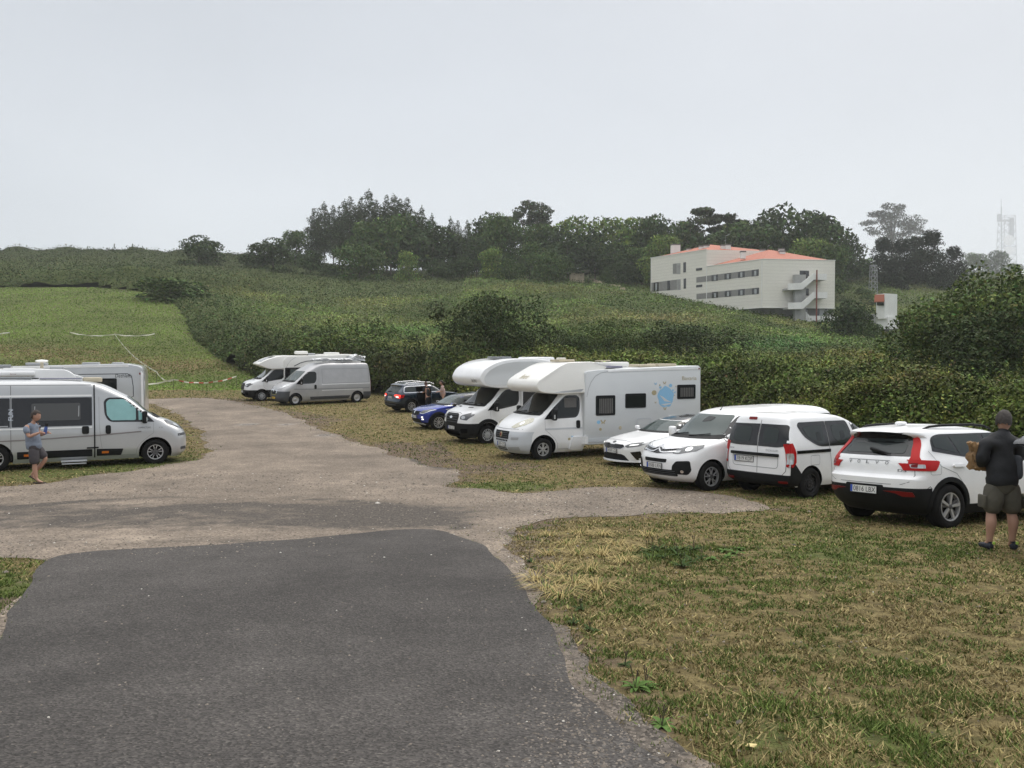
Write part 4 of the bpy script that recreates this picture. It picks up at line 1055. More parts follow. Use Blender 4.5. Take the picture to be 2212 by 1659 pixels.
# ---- white overcab motorhome with blue print (centre)
def bavaria():
    c = Car('motorhome', 0.51, 25.99, -2.99, 207.5, 'white overcab motorhome with pale blue globe and butterfly print on its side', 'motorhome')
    cab = van_cab(zlev=[.90])
    boxp = rp([(-1.42, .42), (-1.42, 2.02), (-1.45, 2.75), (-1.9, 2.80), (-6.05, 2.92), (-6.12, 2.85), (-6.12, .45), (-5.9, .36)], [0, 0, .1, .1, .03, .05, .03, .03])
    box = prism_y(boxp, 1.13, .035, 2)
    lut = prism_y(rp([(-1.55, 2.08), (-.5, 2.05), (.08, 2.10), (.26, 2.24), (.20, 2.46), (-.05, 2.62), (-.62, 2.93), (-.9, 3.03), (-1.85, 3.06), (-2.30, 2.90), (-2.0, 2.5)], [.05, .3, .12, .12, .15, .12, .2, .1, .08, .05, .05]), 1.12, .0)
    # chamfer the overcab: narrower towards the top and nose
    for v in lut.verts:
        t = max(0, (v.co.z - 2.45) / .6); v.co.y *= 1 - .17 * min(1, t) ** 1.2 * (1 if v.co.x > -2.1 else .3)
        if v.co.x > -.6: v.co.y *= 1 - .10 * ((v.co.x + .6) / .86) ** 2
    es = [e for e in lut.edges if len(e.link_faces) == 2 and e.calc_face_angle(0) > 0.7]
    bmesh.ops.bevel(lut, geom=es, offset=.09, segments=4, affect='EDGES', profile=.5, clamp_overlap=True)
    _S = [cab.copy(), box.copy(), lut.copy()]; c.set_surface(cab)
    def mf(x, y, z, n): return 2 if z < .90 and x > .40 else 0
    c.body(cab, 'cab', WHITE, [(0, .45, .35, 1.0)], mf, (GREYBUMP,))
    obj_bm('living_box', box, GREYBOX, c.root, smooth=.5); obj_bm('overcab', lut, CREAM, c.root, smooth=.5)
    duc_front(c, 'L', lamp=LAMPY, glass=GLASS); 
    for v in 'LR': duc_side(c, v, GLASS)
    c.set_surface(*_S)
    c.panel('quarter_curtain', 'L', rp([(-.78, 1.62), (-1.22, 1.62), (-1.24, 1.92), (-.78, 1.92)], .03), CURT, off=.012, rim=.002)
    g = c.panel('grille', 'F', rp([(-.42, .66), (.42, .66), (.44, .90), (-.44, .90)], .02), PLASTIC, off=.012)
    c.bars('grille_bar', 'F', -.40, .40, (.72, .78, .84), DGREYP, h=.018, off=.024, parent=g)
    c.panel('badge', 'F', circ(0, .78, .065, .075, 18), GOLD, off=.035)
    c.panel('badge_centre', 'F', circ(0, .78, .042, .05, 18), REDD, off=.040)
    for k in range(8): c.panel('air_slot', 'F', [(-.40 + .1 * k, .58), (-.33 + .1 * k, .58), (-.33 + .1 * k, .63), (-.40 + .1 * k, .63)], PLASTIC, off=.006)
    c.plate('2809 KZL', 'F', 0, .48)
    c.panel('lower_grille', 'F', rp([(-.30, .30), (.30, .30), (.30, .38), (-.30, .38)], .02), PLASTIC)
    for sg in (1, -1):
        c.panel('fog_recess', 'F', rp([(sg * .36, .31), (sg * .86, .34), (sg * .86, .45), (sg * .36, .40)], .02), CAPG)
        c.panel('bumper_recess', 'F', rp([(sg * .56, .64), (sg * .84, .66), (sg * .86, .74), (sg * .56, .72)], .02), CAPG)
    v = 'L'
    habitation_windows(c, v, [(-1.84, -2.58, 1.34, 1.98, True), (-2.98, -3.80, 1.55, 2.02, False), (-5.10, -5.88, 1.80, 2.28, True)])
    c.line('hatch_frame', v, rp([(-3.45, .60), (-3.45, 1.20), (-4.0, 1.20), (-4.0, .60)], .08), STRIPEL, .03, off=.014, closed=True)
    c.panel('hatch_lock', v, [(-3.92, .92), (-3.87, .92), (-3.87, .97), (-3.92, .97)], DGREYP)
    c.line('hatch_frame', v, rp([(-5.35, .85), (-5.35, 1.28), (-5.85, 1.28), (-5.85, .85)], .06), STRIPEL, .03, off=.014, closed=True)
    c.panel('socket_cover', v, circ(-2.78, .92, .05, .06, 16), BEIGE, off=.02)
    c.panel('vent_cover', v, rp([(-4.75, 1.20), (-4.75, 1.26), (-5.2, 1.26), (-5.2, 1.20)], .02), CREAM, off=.02)
    c.panel('side_skirt', v, [(-1.46, .36), (-1.46, .62), (-6.1, .62), (-6.1, .40)], GREYBUMP, off=.016)
    c.line('skirt_trim', v, [(-1.46, .50), (-6.1, .50)], CHROME, .018, off=.03)
    c.panel('roof_trim', v, [(-2.3, 2.73), (-2.3, 2.79), (-6.05, 2.85), (-6.05, 2.80)], WHITE, off=.012)
    c.line('arc_trim', v, [(-1.50, 1.95), (-1.56, 2.2), (-1.66, 2.42), (-1.82, 2.60), (-2.02, 2.70), (-2.3, 2.74)], SEAMG, .012, off=.008)
    c.panel('step_fairing', v, rp([(-.92, .30), (-.98, .55), (-1.04, .70), (-1.52, .70), (-1.54, .30)], .03), WHITE, off=.05, rim=.05)
    c.panel('amber_marker', v, rp([(-2.40, .56), (-2.40, .61), (-2.56, .61), (-2.56, .56)], .01), REDL, off=.02)
    c.line('door_trim', v, [(-.05, .97), (-1.40, .97)], STRIPEL, .05, off=.008)
    c.panel('overcab_soffit', v, rp([(-.25, 2.08), (-1.30, 2.12), (-1.40, 2.20), (-.6, 2.14)], .03), CAPG, off=.006)
    # prints
    c.text('lettering', 'Bavaria', v, -5.62, 2.50, .13, .62, GOLD, off=.006)
    c.text('lettering', 'Bavaria', 'F', -.15, 2.58, .13, .50, GOLD, off=.006, shear=.2)
    gx, gz = -4.62, 2.0
    rr = random.Random(3); ring = []
    for k in range(40):
        a = 2 * pi * k / 40; r = .30 * (1 + .05 * sin(5 * a) + .03 * sin(9 * a + 1)); ring.append((gx + r * 1.1 * cos(a), gz - .12 + r * 1.15 * sin(a)))
    c.panel('globe_print', v, ring, PALEB, off=.004, rim=.0)
    c.panel('print_band', v, [(gx + .26, gz - .05), (gx + .05, gz - .26), (gx - .24, gz - .30), (gx - .05, gz - .22), (gx + .10, gz - .12)], GREYBOX, off=.007, rim=0)
    c.panel('print_band', v, [(gx + .20, gz - .36), (gx - .24, gz - .32), (gx - .22, gz - .36), (gx + .05, gz - .41)], GREYBOX, off=.007, rim=0)
    def butterfly(x, z, s, m):
        for sg in (1, -1):
            c.panel('butterfly_print', v, [(x, z), (x + sg * .5 * s, z + .6 * s), (x + sg * .7 * s, z + .35 * s), (x + sg * .35 * s, z + .02 * s), (x + sg * .42 * s, z - .4 * s), (x + sg * .1 * s, z - .25 * s)], m, off=.005, rim=0)
    butterfly(gx + .05, gz + .34, .10, GOLD); butterfly(gx + .42, gz + .32, .08, PALEB); butterfly(-2.12, 1.12, .15, GOLD); butterfly(gx + .42, gz - .30, .06, GOLD); butterfly(gx + .03, gz - .52, .10, GOLD)
    butterfly(gx - .43, gz + .22, .05, GOLD); butterfly(gx - .38, gz + .02, .07, PALEB); butterfly(gx - .36, gz - .08, .04, GOLD); butterfly(-1.03, .70, .06, PALEB)
    for (x, z, r, m) in ((gx + .48, gz + .03, .10, GOLD), (gx - .20, gz + .26, .07, PALEB), (gx + .22, gz + .20, .05, PALEB), (-1.95, 1.13, .07, PALEB), (-2.02, .90, .055, GOLD), (-.92, .63, .05, GOLD), (gx + .25, gz + .28, .03, GOLD), (gx - .30, gz + .10, .04, PALEB)):
        c.panel('spot_print', v, circ(x, z, r, r * .85, 10), m, off=.005, rim=0)
    for y in (-1.0, 1.0): c.wheel(0, y, .345, .23, 'alloy7', rim_r=.21)
    for y in (-1.0, 1.0): c.wheel(-4.035, y, .345, .23, 'alloy7', rim_r=.21)
    # roof gear
    zr = 3.06
    o = box_obj('roof_vent', BEIGE, -.95, -1.55, -.25, .35, zr - .01, zr + .07, .025, c.root); box_obj('vent_cap', CREAM, -1.1, -1.35, -.1, .12, zr + .07, zr + .13, .02, o)
    box_obj('solar_panel', SOLAR, -2.3, -3.0, -.3, .95, 2.86, 2.92, .01, c.root)
    box_obj('satellite_pod', CREAM, -2.95, -3.75, -.4, .3, 2.88, 3.05, .06, c.root)
    tube_obj('antenna_rod', [(-2.75, -.3, 3.08), (-3.3, -.2, 3.10)], .02, BEIGE, c.root, 6); tube_obj('antenna_post', [(-3.0, -.25, 2.86), (-3.0, -.25, 3.09)], .025, BEIGE, c.root, 6)
    box_obj('roof_hatch', BEIGE, -4.0, -4.65, -.2, .55, 2.88, 2.97, .02, c.root); box_obj('roof_hatch', BEIGE, -4.75, -5.5, -.1, .6, 2.89, 2.99, .02, c.root)
    c.panel('marker_lamp', 'L', circ(-6.03, 2.82, .03, .03, 8), REDD, off=.02)
    c.settle(0, -4.035)
    return c

# ---- white overcab motorhome with rounded nose
def benimar():
    c = Car('motorhome', -1.42, 30.75, -3.02, 212, 'white motorhome with bulbous rounded overcab and black front bumper', 'motorhome')
    cab = van_cab(fr=TRA_F, hw=TRA_H, cc=TRA_C, zlev=[.78])
    box = prism_y([(-1.42, .45), (-1.42, 2.02), (-1.5, 2.95), (-6.0, 2.98), (-6.0, .45)], 1.13, .03, 2)
    lut = prism_y(rp([(-1.8, 2.08), (-.35, 2.06), (.22, 2.16), (.42, 2.42), (.22, 2.76), (-.28, 3.02), (-.95, 3.14), (-2.1, 3.16), (-3.2, 2.96), (-2.6, 2.4)], [.05, .3, .25, .3, .4, .4, .5, .5, .1, .1], 6), 1.14, .0)
    for v in lut.verts:
        if v.co.x > -.2: v.co.y *= 1 - .05 * ((v.co.x + .2) / .6) ** 2
    es = [e for e in lut.edges if len(e.link_faces) == 2 and e.calc_face_angle(0) > 0.7]
    bmesh.ops.bevel(lut, geom=es, offset=.06, segments=3, affect='EDGES', profile=.5, clamp_overlap=True)
    _S = [cab.copy(), box.copy(), lut.copy()]; c.set_surface(cab)
    def mf(x, y, z, n): return 2 if z < .78 and x > .30 else 0
    c.body(cab, 'cab', WHITE, [(0, .44, .36, 1.0)], mf, (PLASTIC,))
    obj_bm('living_box', box, WHITE, c.root, smooth=.5); obj_bm('overcab', lut, WHITE, c.root, smooth=.5)
    transit_front(c, '7032 LSC'); c.set_surface(*_S)
    for v in 'LR':
        transit_side(c, v)
        c.panel('wheel_arch_trim', v, [(.58 * cos(a), .36 + .58 * sin(a)) for a in np.linspace(-.1, 3.0, 16)] + [(.445 * cos(a), .36 + .445 * sin(a)) for a in np.linspace(3.0, -.1, 16)], PLASTIC, off=.012)
        c.panel('black_side_panel', v, rp([(-1.46, 1.25), (-1.46, 2.03), (-2.9, 2.03), (-2.9, 1.25)], .03), FRIT, off=.012)
        c.panel('overcab_side', v, rp([(-2.5, 2.22), (-.45, 2.16), (.12, 2.22), (.24, 2.42), (.02, 2.72), (-.45, 2.94), (-1.1, 3.04), (-2.2, 3.04), (-3.0, 2.9)], [.05, .3, .2, .2, .3, .3, .4, .4, .1]), GREYBOX, off=.008)
    c.text('lettering', 'benimar', 'F', .60, 2.36, .15, .42, INK, off=.006)
    for y in (-1.0, 1.0): c.wheel(0, y, .345, .23, 'cap', rim_r=.225); c.wheel(-3.9, y, .345, .23, 'cap', rim_r=.225)
    box_obj('roof_hatch', SMOKE, -.75, -1.45, -.35, .35, 3.13, 3.22, .03, c.root)
    box_obj('satellite_pod', WHITE, -2.2, -3.4, -.45, .45, 3.0, 3.2, .07, c.root)
    c.settle(0, -3.9)
    return c

# ---- far white low-profile motorhome
def low_profile():
    c = Car('motorhome', -16.2, 51.9, -2.33, 209, 'white low-profile motorhome with black lower panels behind the silver panel van', 'motorhome')
    cab = van_cab(fr=TRA_F, hw=TRA_H, cc=TRA_C, zlev=[.72])
    box = prism_y(rp([(-1.35, .40), (-1.35, 2.6), (-1.6, 2.84), (-6.2, 2.96), (-6.4, 2.84), (-6.4, .45)], [0, .1, .1, .12, .1, .03]), 1.13, .05, 3)
    lut = prism_y(rp([(-1.6, 2.06), (-.5, 2.03), (.18, 2.30), (.15, 2.38), (-.45, 2.68), (-1.1, 2.84), (-1.9, 2.88), (-2.2, 2.5)], [.05, .2, .05, .1, .3, .3, .05, .05]), 1.12)
    for v in lut.verts:
        t = max(0, (v.co.z - 2.4) / .5); v.co.y *= 1 - .10 * t
        if v.co.x > -.8: v.co.y *= 1 - .25 * ((v.co.x + .8) / 1.0) ** 1.5
    es = [e for e in lut.edges if len(e.link_faces) == 2 and e.calc_face_angle(0) > 0.7]
    bmesh.ops.bevel(lut, geom=es, offset=.06, segments=3, affect='EDGES', profile=.5, clamp_overlap=True)
    _S = [cab.copy(), box.copy(), lut.copy()]; c.set_surface(cab)
    c.body(cab, 'cab', WHITE, [(0, .44, .36, 1.0)], lambda x, y, z, n: 2 if z < .72 else 0, (PLASTIC,))
    obj_bm('living_box', box, CREAM, c.root, smooth=.5); obj_bm('cab_hood', lut, CREAM, c.root, smooth=.5)
    transit_front(c, '1148 LBT', lit=True); c.set_surface(*_S)
    for v in 'LR':
        transit_side(c, v)
        c.panel('black_side_panel', v, rp([(-1.42, 1.15), (-1.42, 2.12), (-2.9, 2.14), (-3.1, 1.15)], .03), FRIT, off=.012)
        c.panel('window', v, rp([(-1.75, 1.40), (-1.75, 2.02), (-2.6, 2.02), (-2.6, 1.40)], .04), GLASSL, off=.03)
        c.line('swoosh_stripe', v, [(-2.0, 2.22), (-2.4, 2.42), (-2.8, 2.53), (-3.3, 2.56), (-5.8, 2.60)], DGREYP, .05, off=.008)
        c.line('arc_trim', v, [(-1.5, 2.10), (-1.6, 2.35), (-1.8, 2.6), (-2.1, 2.78)], SEAMG, .014, off=.006)
        c.panel('side_skirt', v, [(-1.4, .40), (-1.4, .80), (-2.6, .80), (-2.6, .40)], FRIT, off=.012)
        c.panel('marker_plate', v, [(-1.65, .42), (-1.65, .54), (-1.95, .54), (-1.95, .42)], PLATEW, off=.02)
        c.panel('marker_lamp', v, [(-5.9, 2.55), (-5.85, 2.55), (-5.85, 2.66), (-5.9, 2.66)], DGREYP, off=.02)
    c.panel('roof_window', 'T', rp([(-.05, -.45), (-.05, .45), (-.95, .50), (-.95, -.50)], .05), SMOKE, off=.012)
    for y in (-1.0, 1.0): c.wheel(0, y, .35, .23, 'cap', rim_r=.22); c.wheel(-4.0, y, .35, .23, 'cap', rim_r=.22)
    box_obj('satellite_pod', CREAM, -2.35, -3.1, -.4, .4, 2.95, 3.16, .08, c.root); box_obj('roof_vent', CAPG, -3.1, -3.6, -.2, .3, 2.85, 3.02, .05, c.root)
    box_obj('air_conditioner', CREAM, -4.3, -5.2, -.4, .4, 2.88, 3.08, .07, c.root); box_obj('roof_rack', CREAM, -3.7, -5.4, -.6, .6, 2.90, 2.96, .02, c.root)
    c.settle(0, -4.0)
    return c

# ---- generic car pieces
def arch_ring(c, v, x, r0, r1, z, m, a0=-.15, a1=3.3, off=.012):
    c.panel('wheel_arch_trim', v, [(x + r1 * cos(a), z + r1 * sin(a)) for a in np.linspace(a0, a1, 20)] + [(x + r0 * cos(a), z + r0 * sin(a)) for a in np.linspace(a1, a0, 20)], m, off=off)

def volvo():
    c = Car('parked_car', 7.78, 14.23, -2.63, 25.5, 'white compact SUV with red L-shaped tail lights, seen from behind at right', 'car')
    fr = [(.22, 1.95), (.35, 2.12), (.6, 2.2), (.85, 2.16), (.96, 2.0), (1.02, 1.5), (1.08, 1.0), (1.12, .92), (1.48, .34), (1.545, .14), (1.60, -.22), (1.645, -.65)]
    rr = [(.22, -1.90), (.34, -2.08), (.46, -2.17), (.60, -2.215), (.80, -2.21), (.86, -2.14), (1.02, -2.11), (1.12, -2.07), (1.19, -2.01), (1.44, -1.80), (1.485, -1.86), (1.53, -1.88), (1.57, -1.80), (1.60, -1.62), (1.645, -1.15)]
    hh = [(.22, .84), (.40, .91), (.75, .93), (.98, .93), (1.08, .905), (1.15, .87), (1.30, .82), (1.47, .745), (1.54, .70), (1.59, .62), (1.62, .52), (1.645, .38)]
    bm = loft_body(fr, rr, hh, [(.2, .5), (1.0, .6), (1.12, .45), (1.645, .35)], [(.2, .36), (.8, .34), (1.0, .32), (1.2, .28), (1.45, .22), (1.645, .25)], zlev=[.38, .66, .80], T=lambda x: 1 - .05 * max(0, -x - 1.2) ** 1.5 - .06 * max(0, x - 1.2) ** 2, pr=2.6, nside=30)
    c.set_surface(bm)
    def mf(x, y, z, n):
        if z < .38: return 2
        if z < .66 and (x < -1.75 or x > 1.8): return 2
        return 0
    c.body(bm, 'body', WHITE, [(-1.351, .40, .36, .93), (1.351, .40, .36, .93)], mf, (PLASTIC,))
    # rear glass and gate
    rg = rp([(-.74, 1.15), (.74, 1.15), (.70, 1.25), (.575, 1.50), (-.575, 1.50), (-.70, 1.25)], [.02, .02, .1, .12, .12, .1])
    g = c.panel('rear_window_surround', 'B', rg, FRIT, off=.005)
    c.panel('rear_window', 'B', rp([(-.58, 1.19), (.58, 1.19), (.56, 1.30), (.50, 1.44), (-.50, 1.44), (-.56, 1.30)], .05), GLASSM, off=.009, parent=g)
    p = [c.hit('B', .02 - .42 * k / 6, 1.235 - .012 * k)[0] + Vector((-.035, 0, .02)) for k in range(7)]
    tube_obj('rear_wiper', p, [.028, .026, .024, .02, .018, .014, .010], PLASTIC, c.root, 8)
    # spoiler lip
    bm = bmesh.new()
    N = 14
    for i in range(N + 1):
        y = -.60 + 1.2 * i / N; xx = -1.93 + .16 * (abs(y) / .6) ** 2.6; zz = 1.535 - .03 * (abs(y) / .6) ** 2
        for q in ((xx, y, zz), (xx + .04, y, zz - .045), (xx + .30, y, zz - .03), (xx + .34, y, zz + .055)): bm.verts.new(q)
    bm.verts.ensure_lookup_table()
    for i in range(N):
        for k in range(4): 
            f = bm.faces.new((bm.verts[i * 4 + k], bm.verts[i * 4 + (k + 1) % 4], bm.verts[i * 4 + 4 + (k + 1) % 4], bm.verts[i * 4 + 4 + k])); f.material_index = 1 if k in (0, 1) else 0
    bm.faces.new([bm.verts[k] for k in range(4)]); bm.faces.new([bm.verts[N * 4 + k] for k in range(3, -1, -1)])
    bmesh.ops.recalc_face_normals(bm, faces=bm.faces); obj_bm('spoiler', bm, [WHITE, FRIT], c.root, smooth=.6)
    for sg in (-1, 1):
        tl = rp([(sg * .66, 1.46), (sg * .575, 1.44), (sg * .64, 1.28), (sg * .70, 1.14), (sg * .69, 1.06), (sg * .74, .955), (sg * .84, .94), (sg * .84, 1.09), (sg * .80, 1.15), (sg * .73, 1.32)], .02)
        t = c.panel('tail_light', 'B', tl, REDL, off=.014, cell=.06)
        v = 'L' if sg > 0 else 'R'
        c.panel('tail_light_foot', v, rp([(-2.10, .935), (-2.12, 1.10), (-1.95, 1.10), (-1.60, 1.085), (-1.56, 1.07), (-1.68, .93)], .02), REDL, off=.014, cell=.06, parent=t)
        c.panel('lamp_insert', 'B', rp([(sg * .745, .985), (sg * .82, .985), (sg * .82, 1.05), (sg * .73, 1.05)], .01), REDD, off=.019, parent=t)
        c.panel('reverse_lamp', v, rp([(-2.02, .975), (-1.88, .975), (-1.88, 1.03), (-2.02, 1.03)], .01), LAMPC, off=.019, parent=t)
        c.panel('rear_reflector', 'B', rp([(sg * .36, .60), (sg * .58, .61), (sg * .80, .60), (sg * .82, .53), (sg * .66, .53), (sg * .56, .575)], .01), REDD, off=.010)
        # side glass
        fr_ = rp([(-1.64, 1.235), (-1.60, 1.45), (-1.40, 1.50), (.15, 1.515), (.55, 1.30), (.78, 1.13), (-.45, 1.13), (-.9, 1.13)], [.02, .1, .1, .15, .2, .02, .05, .1])
        w = c.panel('side_window_surround', v, fr_, FRIT, off=.006)
        c.panel('quarter_window', v, rp([(-1.58, 1.30), (-1.56, 1.44), (-1.22, 1.47), (-1.10, 1.20)], .04), GLASSM, off=.010, parent=w)
        c.panel('rear_door_window', v, rp([(-1.02, 1.17), (-1.16, 1.47), (-.42, 1.49), (-.38, 1.17)], .04), GLASSM, off=.010, parent=w)
        c.panel('front_door_window', v, rp([(-.28, 1.17), (-.32, 1.49), (.12, 1.49), (.5, 1.27), (.6, 1.17)], .04), GLASSM, off=.010, parent=w)
        c.line('door_seam', v, [(-1.72, 1.24), (-1.55, 1.0), (-1.20, .88), (-.95, .62), (-.92, .38)], SEAMG, .008)
        c.line('door_seam', v, [(-.36, 1.12), (-.33, .7), (-.30, .34)], SEAMG, .008)
        c.panel('door_handle', v, rp([(-1.28, .985), (-1.02, .985), (-1.02, 1.02), (-1.28, 1.02)], .015), WHITE, off=.03)
        c.line('fuel_flap', v, rp([(-1.78, .87), (-1.78, 1.04), (-1.55, 1.04), (-1.55, .87)], .04), SEAMG, .006, closed=True) if v == 'R' else None
        arch_ring(c, v, -1.351, .395, .47, .36, PLASTIC); arch_ring(c, v, 1.351, .395, .47, .36, PLASTIC)
        rl = [(-1.55, sg * .60, 1.585), (-1.42, sg * .615, 1.62), (-1.15, sg * .62, 1.64), (-.4, sg * .625, 1.65), (-.05, sg * .62, 1.625), (.12, sg * .61, 1.575)]
        tube_obj('roof_rail', rl, [.012, .02, .022, .022, .02, .012], PLASTIC, c.root, 8)
    for y in (-.93, .93): c.wheel(-1.351, y, .355, .235, 'alloy5', rim_r=.232); c.wheel(1.351, y, .355, .235, 'alloy5', rim_r=.232)
    # gate seams
    c.line('tailgate_seam', 'B', [(-.79, .95), (-.80, .86), (-.76, .76), (-.66, .72), (-.45, .71), (.45, .71), (.66, .72), (.76, .76), (.80, .86), (.79, .95)], SEAMG, .010)
    c.line('tailgate_crease', 'B', [(-.40, 1.075), (.40, 1.075)], SEAMG, .010)
    for k, ch in enumerate('VOLVO'): c.text('lettering', ch, 'B', .36 - .18 * k, 1.04, .05, .06, DGREYP, off=.010)
    c.text('lettering', 'XC40', 'B', .68, .95, .036, .13, DGREYP, off=.010); c.text('lettering', 'D3', 'B', -.62, .93, .04, .13, DGREYP, off=.010)
    c.panel('plate_recess', 'B', rp([(-.42, .50), (.42, .50), (.36, .69), (-.36, .69)], .02), PLASTIC, off=.006)
    c.plate('0816 LBX', 'B', 0, .60, tilt=-4)
    c.line('scuff_mark', 'R', [(-1.86, .66), (-1.80, .69), (-1.76, .655)], SEAM, .010)
    bm = bmesh.new(); add_box(bm, -1.42, -1.20, -.045, .045, 1.64, 1.70, bev=.03); obj_bm('aerial_fin', bm, WHITE, c.root, smooth=.9)
    c.settle(1.351, -1.351)
    return c

def dokker():
    c = Car('parked_van', 7.04, 18.6, -2.98, 32.5, 'white small van with twin rear doors, dark windows and black steel wheels', 'van')
    fr = [(.25, 1.95), (.4, 2.15), (.7, 2.2), (.9, 2.1), (1.0, 1.9), (1.08, 1.45), (1.14, 1.22), (1.58, .42), (1.66, .22), (1.74, -.05), (1.79, -.5), (1.814, -.9)]
    rr = [(.27, -2.0), (.36, -2.14), (.50, -2.165), (.9, -2.15), (1.2, -2.13), (1.6, -2.02), (1.70, -1.985), (1.77, -1.90), (1.80, -1.7), (1.814, -1.4)]
    hh = [(.27, .82), (.40, .86), (.8, .876), (1.05, .87), (1.15, .855), (1.60, .73), (1.70, .69), (1.76, .62), (1.79, .52), (1.814, .38)]
    bm = loft_body(fr, rr, hh, [(.2, .5), (1.0, .6), (1.15, .5), (1.814, .4)], [(.2, .16), (.8, .12), (1.5, .12), (1.814, .2)], zlev=[.40, .50, .53], T=lambda x: 1 - .07 * max(0, x - 1.0) ** 1.6, pr=2.4, nside=30)
    c.set_surface(bm)
    c.body(bm, 'body', WHITE, [(-1.405, .385, .33, .876), (1.405, .385, .33, .876)], lambda x, y, z, n: 2 if (z < .53 and (x < -1.85 or x > 1.9)) or z < .28 else 0, (PLASTIC,))
    ysp = -.08
    lw = rp([(.80, 1.13), (.74, 1.57), (ysp + .02, 1.58), (ysp + .02, 1.11), (.55, 1.11)], [.12, .05, .01, .01, .1])
    rw = rp([(ysp - .01, 1.11), (ysp - .01, 1.58), (-.74, 1.57), (-.83, 1.16), (-.62, 1.10)], [.01, .01, .06, .03, .1])
    a = c.panel('rear_window_surround', 'B', lw, FRIT, off=.008); c.panel('rear_window', 'B', rp([(.64, 1.20), (.60, 1.50), (ysp + .20, 1.51), (ysp + .22, 1.19)], .08), GLASSM, off=.012, parent=a)
    b = c.panel('rear_window_surround', 'B', rw, FRIT, off=.008); c.panel('rear_window', 'B', rp([(ysp - .14, 1.19), (ysp - .12, 1.51), (-.56, 1.50), (-.58, 1.19)], .08), GLASSM, off=.012, parent=b)
    # door skins (proud of the body, gap between)
    c.line('door_seam', 'B', [(ysp + .005, 1.78), (ysp + .005, .52)], SEAM, .010)
    c.line('door_seam', 'B', [(.79, 1.10), (.78, .62), (.70, .53), (-.70, .53), (-.78, .62), (-.80, .95)], SEAM, .012)
    c.line('door_crease', 'B', rp([(.62, .94), (.62, .66), (-.60, .66), (-.60, .94)], .08), SEAMG, .012, closed=True)
    c.panel('rub_strip', 'B', rp([(.66, .90), (.66, .965), (-.62, .965), (-.62, .90)], .02), PLASTIC, off=.045, rim=.04)
    c.plate('7819 KDP', 'B', .29, .815)
    c.text('lettering', 'DACIA', 'B', .66, 1.03, .035, .15, DGREYP, off=.010); c.text('lettering', 'DOKKER', 'B', -.45, 1.03, .045, .30, CAPG, off=.010)
    c.panel('brake_light', 'B', rp([(.06, 1.66), (.28, 1.66), (.28, 1.715), (.06, 1.715)], .02), REDD, off=.012)
    for sg in (-1, 1):
        v = 'L' if sg > 0 else 'R'
        t = c.panel('tail_light', v, rp([(-2.10, .70), (-2.09, 1.18), (-1.98, 1.20), (-1.90, 1.0), (-1.90, .80), (-2.0, .70)], .02), REDL, off=.016, cell=.07)
        c.panel('tail_light_face', 'B', rp([(sg * .79, .72), (sg * .85, .72), (sg * .84, 1.17), (sg * .79, 1.17)], .015), REDL, off=.014, cell=.07, parent=t)
        c.panel('reverse_lamp', 'B', rp([(sg * .80, .75), (sg * .845, .78), (sg * .845, .98), (sg * .80, .98)], .015), LAMPC, off=.019, cell=.07, parent=t)
        c.panel('reverse_lamp', v, rp([(-2.09, .76), (-2.0, .77), (-1.97, .90), (-2.0, .99), (-2.09, .99)], .02), LAMPC, off=.021, cell=.07, parent=t)
        c.panel('bumper_corner', v, [(-2.12, .40), (-2.13, .74), (-1.92, .76), (-1.72, .55), (-1.69, .52), (-1.80, .30), (-2.0, .30)], PLASTIC, off=.010, cell=.08)
        c.panel('rear_reflector', 'B', rp([(sg * .60, .36), (sg * .80, .36), (sg * .80, .40), (sg * .60, .40)], .008), REDD, off=.012)
        # side glass
        w1 = c.panel('side_window_surround', v, rp([(-1.72, 1.55), (-1.66, 1.62), (-.80, 1.63), (-.80, 1.10), (-1.15, 1.10), (-1.58, 1.32)], [.08, .05, .01, .01, .2, .2]), FRIT, off=.008)
        c.panel('side_window', v, rp([(-1.58, 1.52), (-.93, 1.55), (-.93, 1.16), (-1.18, 1.17), (-1.50, 1.35)], [.08, .06, .06, .15, .1]), GLASSM, off=.012, parent=w1)
        w2 = c.panel('door_window_surround', v, rp([(-.77, 1.10), (-.77, 1.63), (-.05, 1.63), (.12, 1.10)], [.01, .01, .08, .03]), FRIT, off=.008)
        c.panel('side_window', v, rp([(-.62, 1.28), (-.62, 1.54), (-.12, 1.55), (-.02, 1.16), (-.42, 1.14)], .07), GLASSM, off=.012, parent=w2)
        for q, zz in ((-1.10, 1.30), (-.30, 1.30)):
            pp, _n = c.hit(v, q, zz)
            c.panel('headrest', v, rp([(q - .09, zz - .09), (q + .09, zz - .09), (q + .075, zz + .11), (q - .075, zz + .11)], .05), GLASS, off=.0135, rim=.0)
        w3 = c.panel('front_window_surround', v, rp([(.22, 1.10), (.06, 1.60), (.42, 1.58), (.85, 1.32), (1.08, 1.12)], [.03, .06, .1, .1, .02]), FRIT, off=.006)
        c.panel('front_door_window', v, rp([(.29, 1.15), (.15, 1.55), (.40, 1.54), (.75, 1.32), (.88, 1.15)], .04), GLASSM, off=.010, parent=w3)
        c.line('door_seam', v, [(-.785, 1.74), (-.785, 1.05), (-.72, .60), (-.70, .33)], SEAM, .010); c.line('door_seam', v, [(.16, 1.66), (.16, 1.1), (.20, .33)], SEAMG, .010)
        c.panel('slide_rail', v, rp([(-1.86, .975), (-1.86, 1.04), (-.76, 1.04), (-.76, .975)], .01), FRIT, off=.014)
        c.panel('side_moulding', v, rp([(-.66, .34), (-.66, .50), (.14, .50), (.14, .34)], .03), PLASTIC, off=.016)
        if v == 'R': c.line('fuel_flap', v, rp([(-1.42, .72), (-1.42, .92), (-1.13, .92), (-1.13, .72)], .04), SEAMG, .008, closed=True)
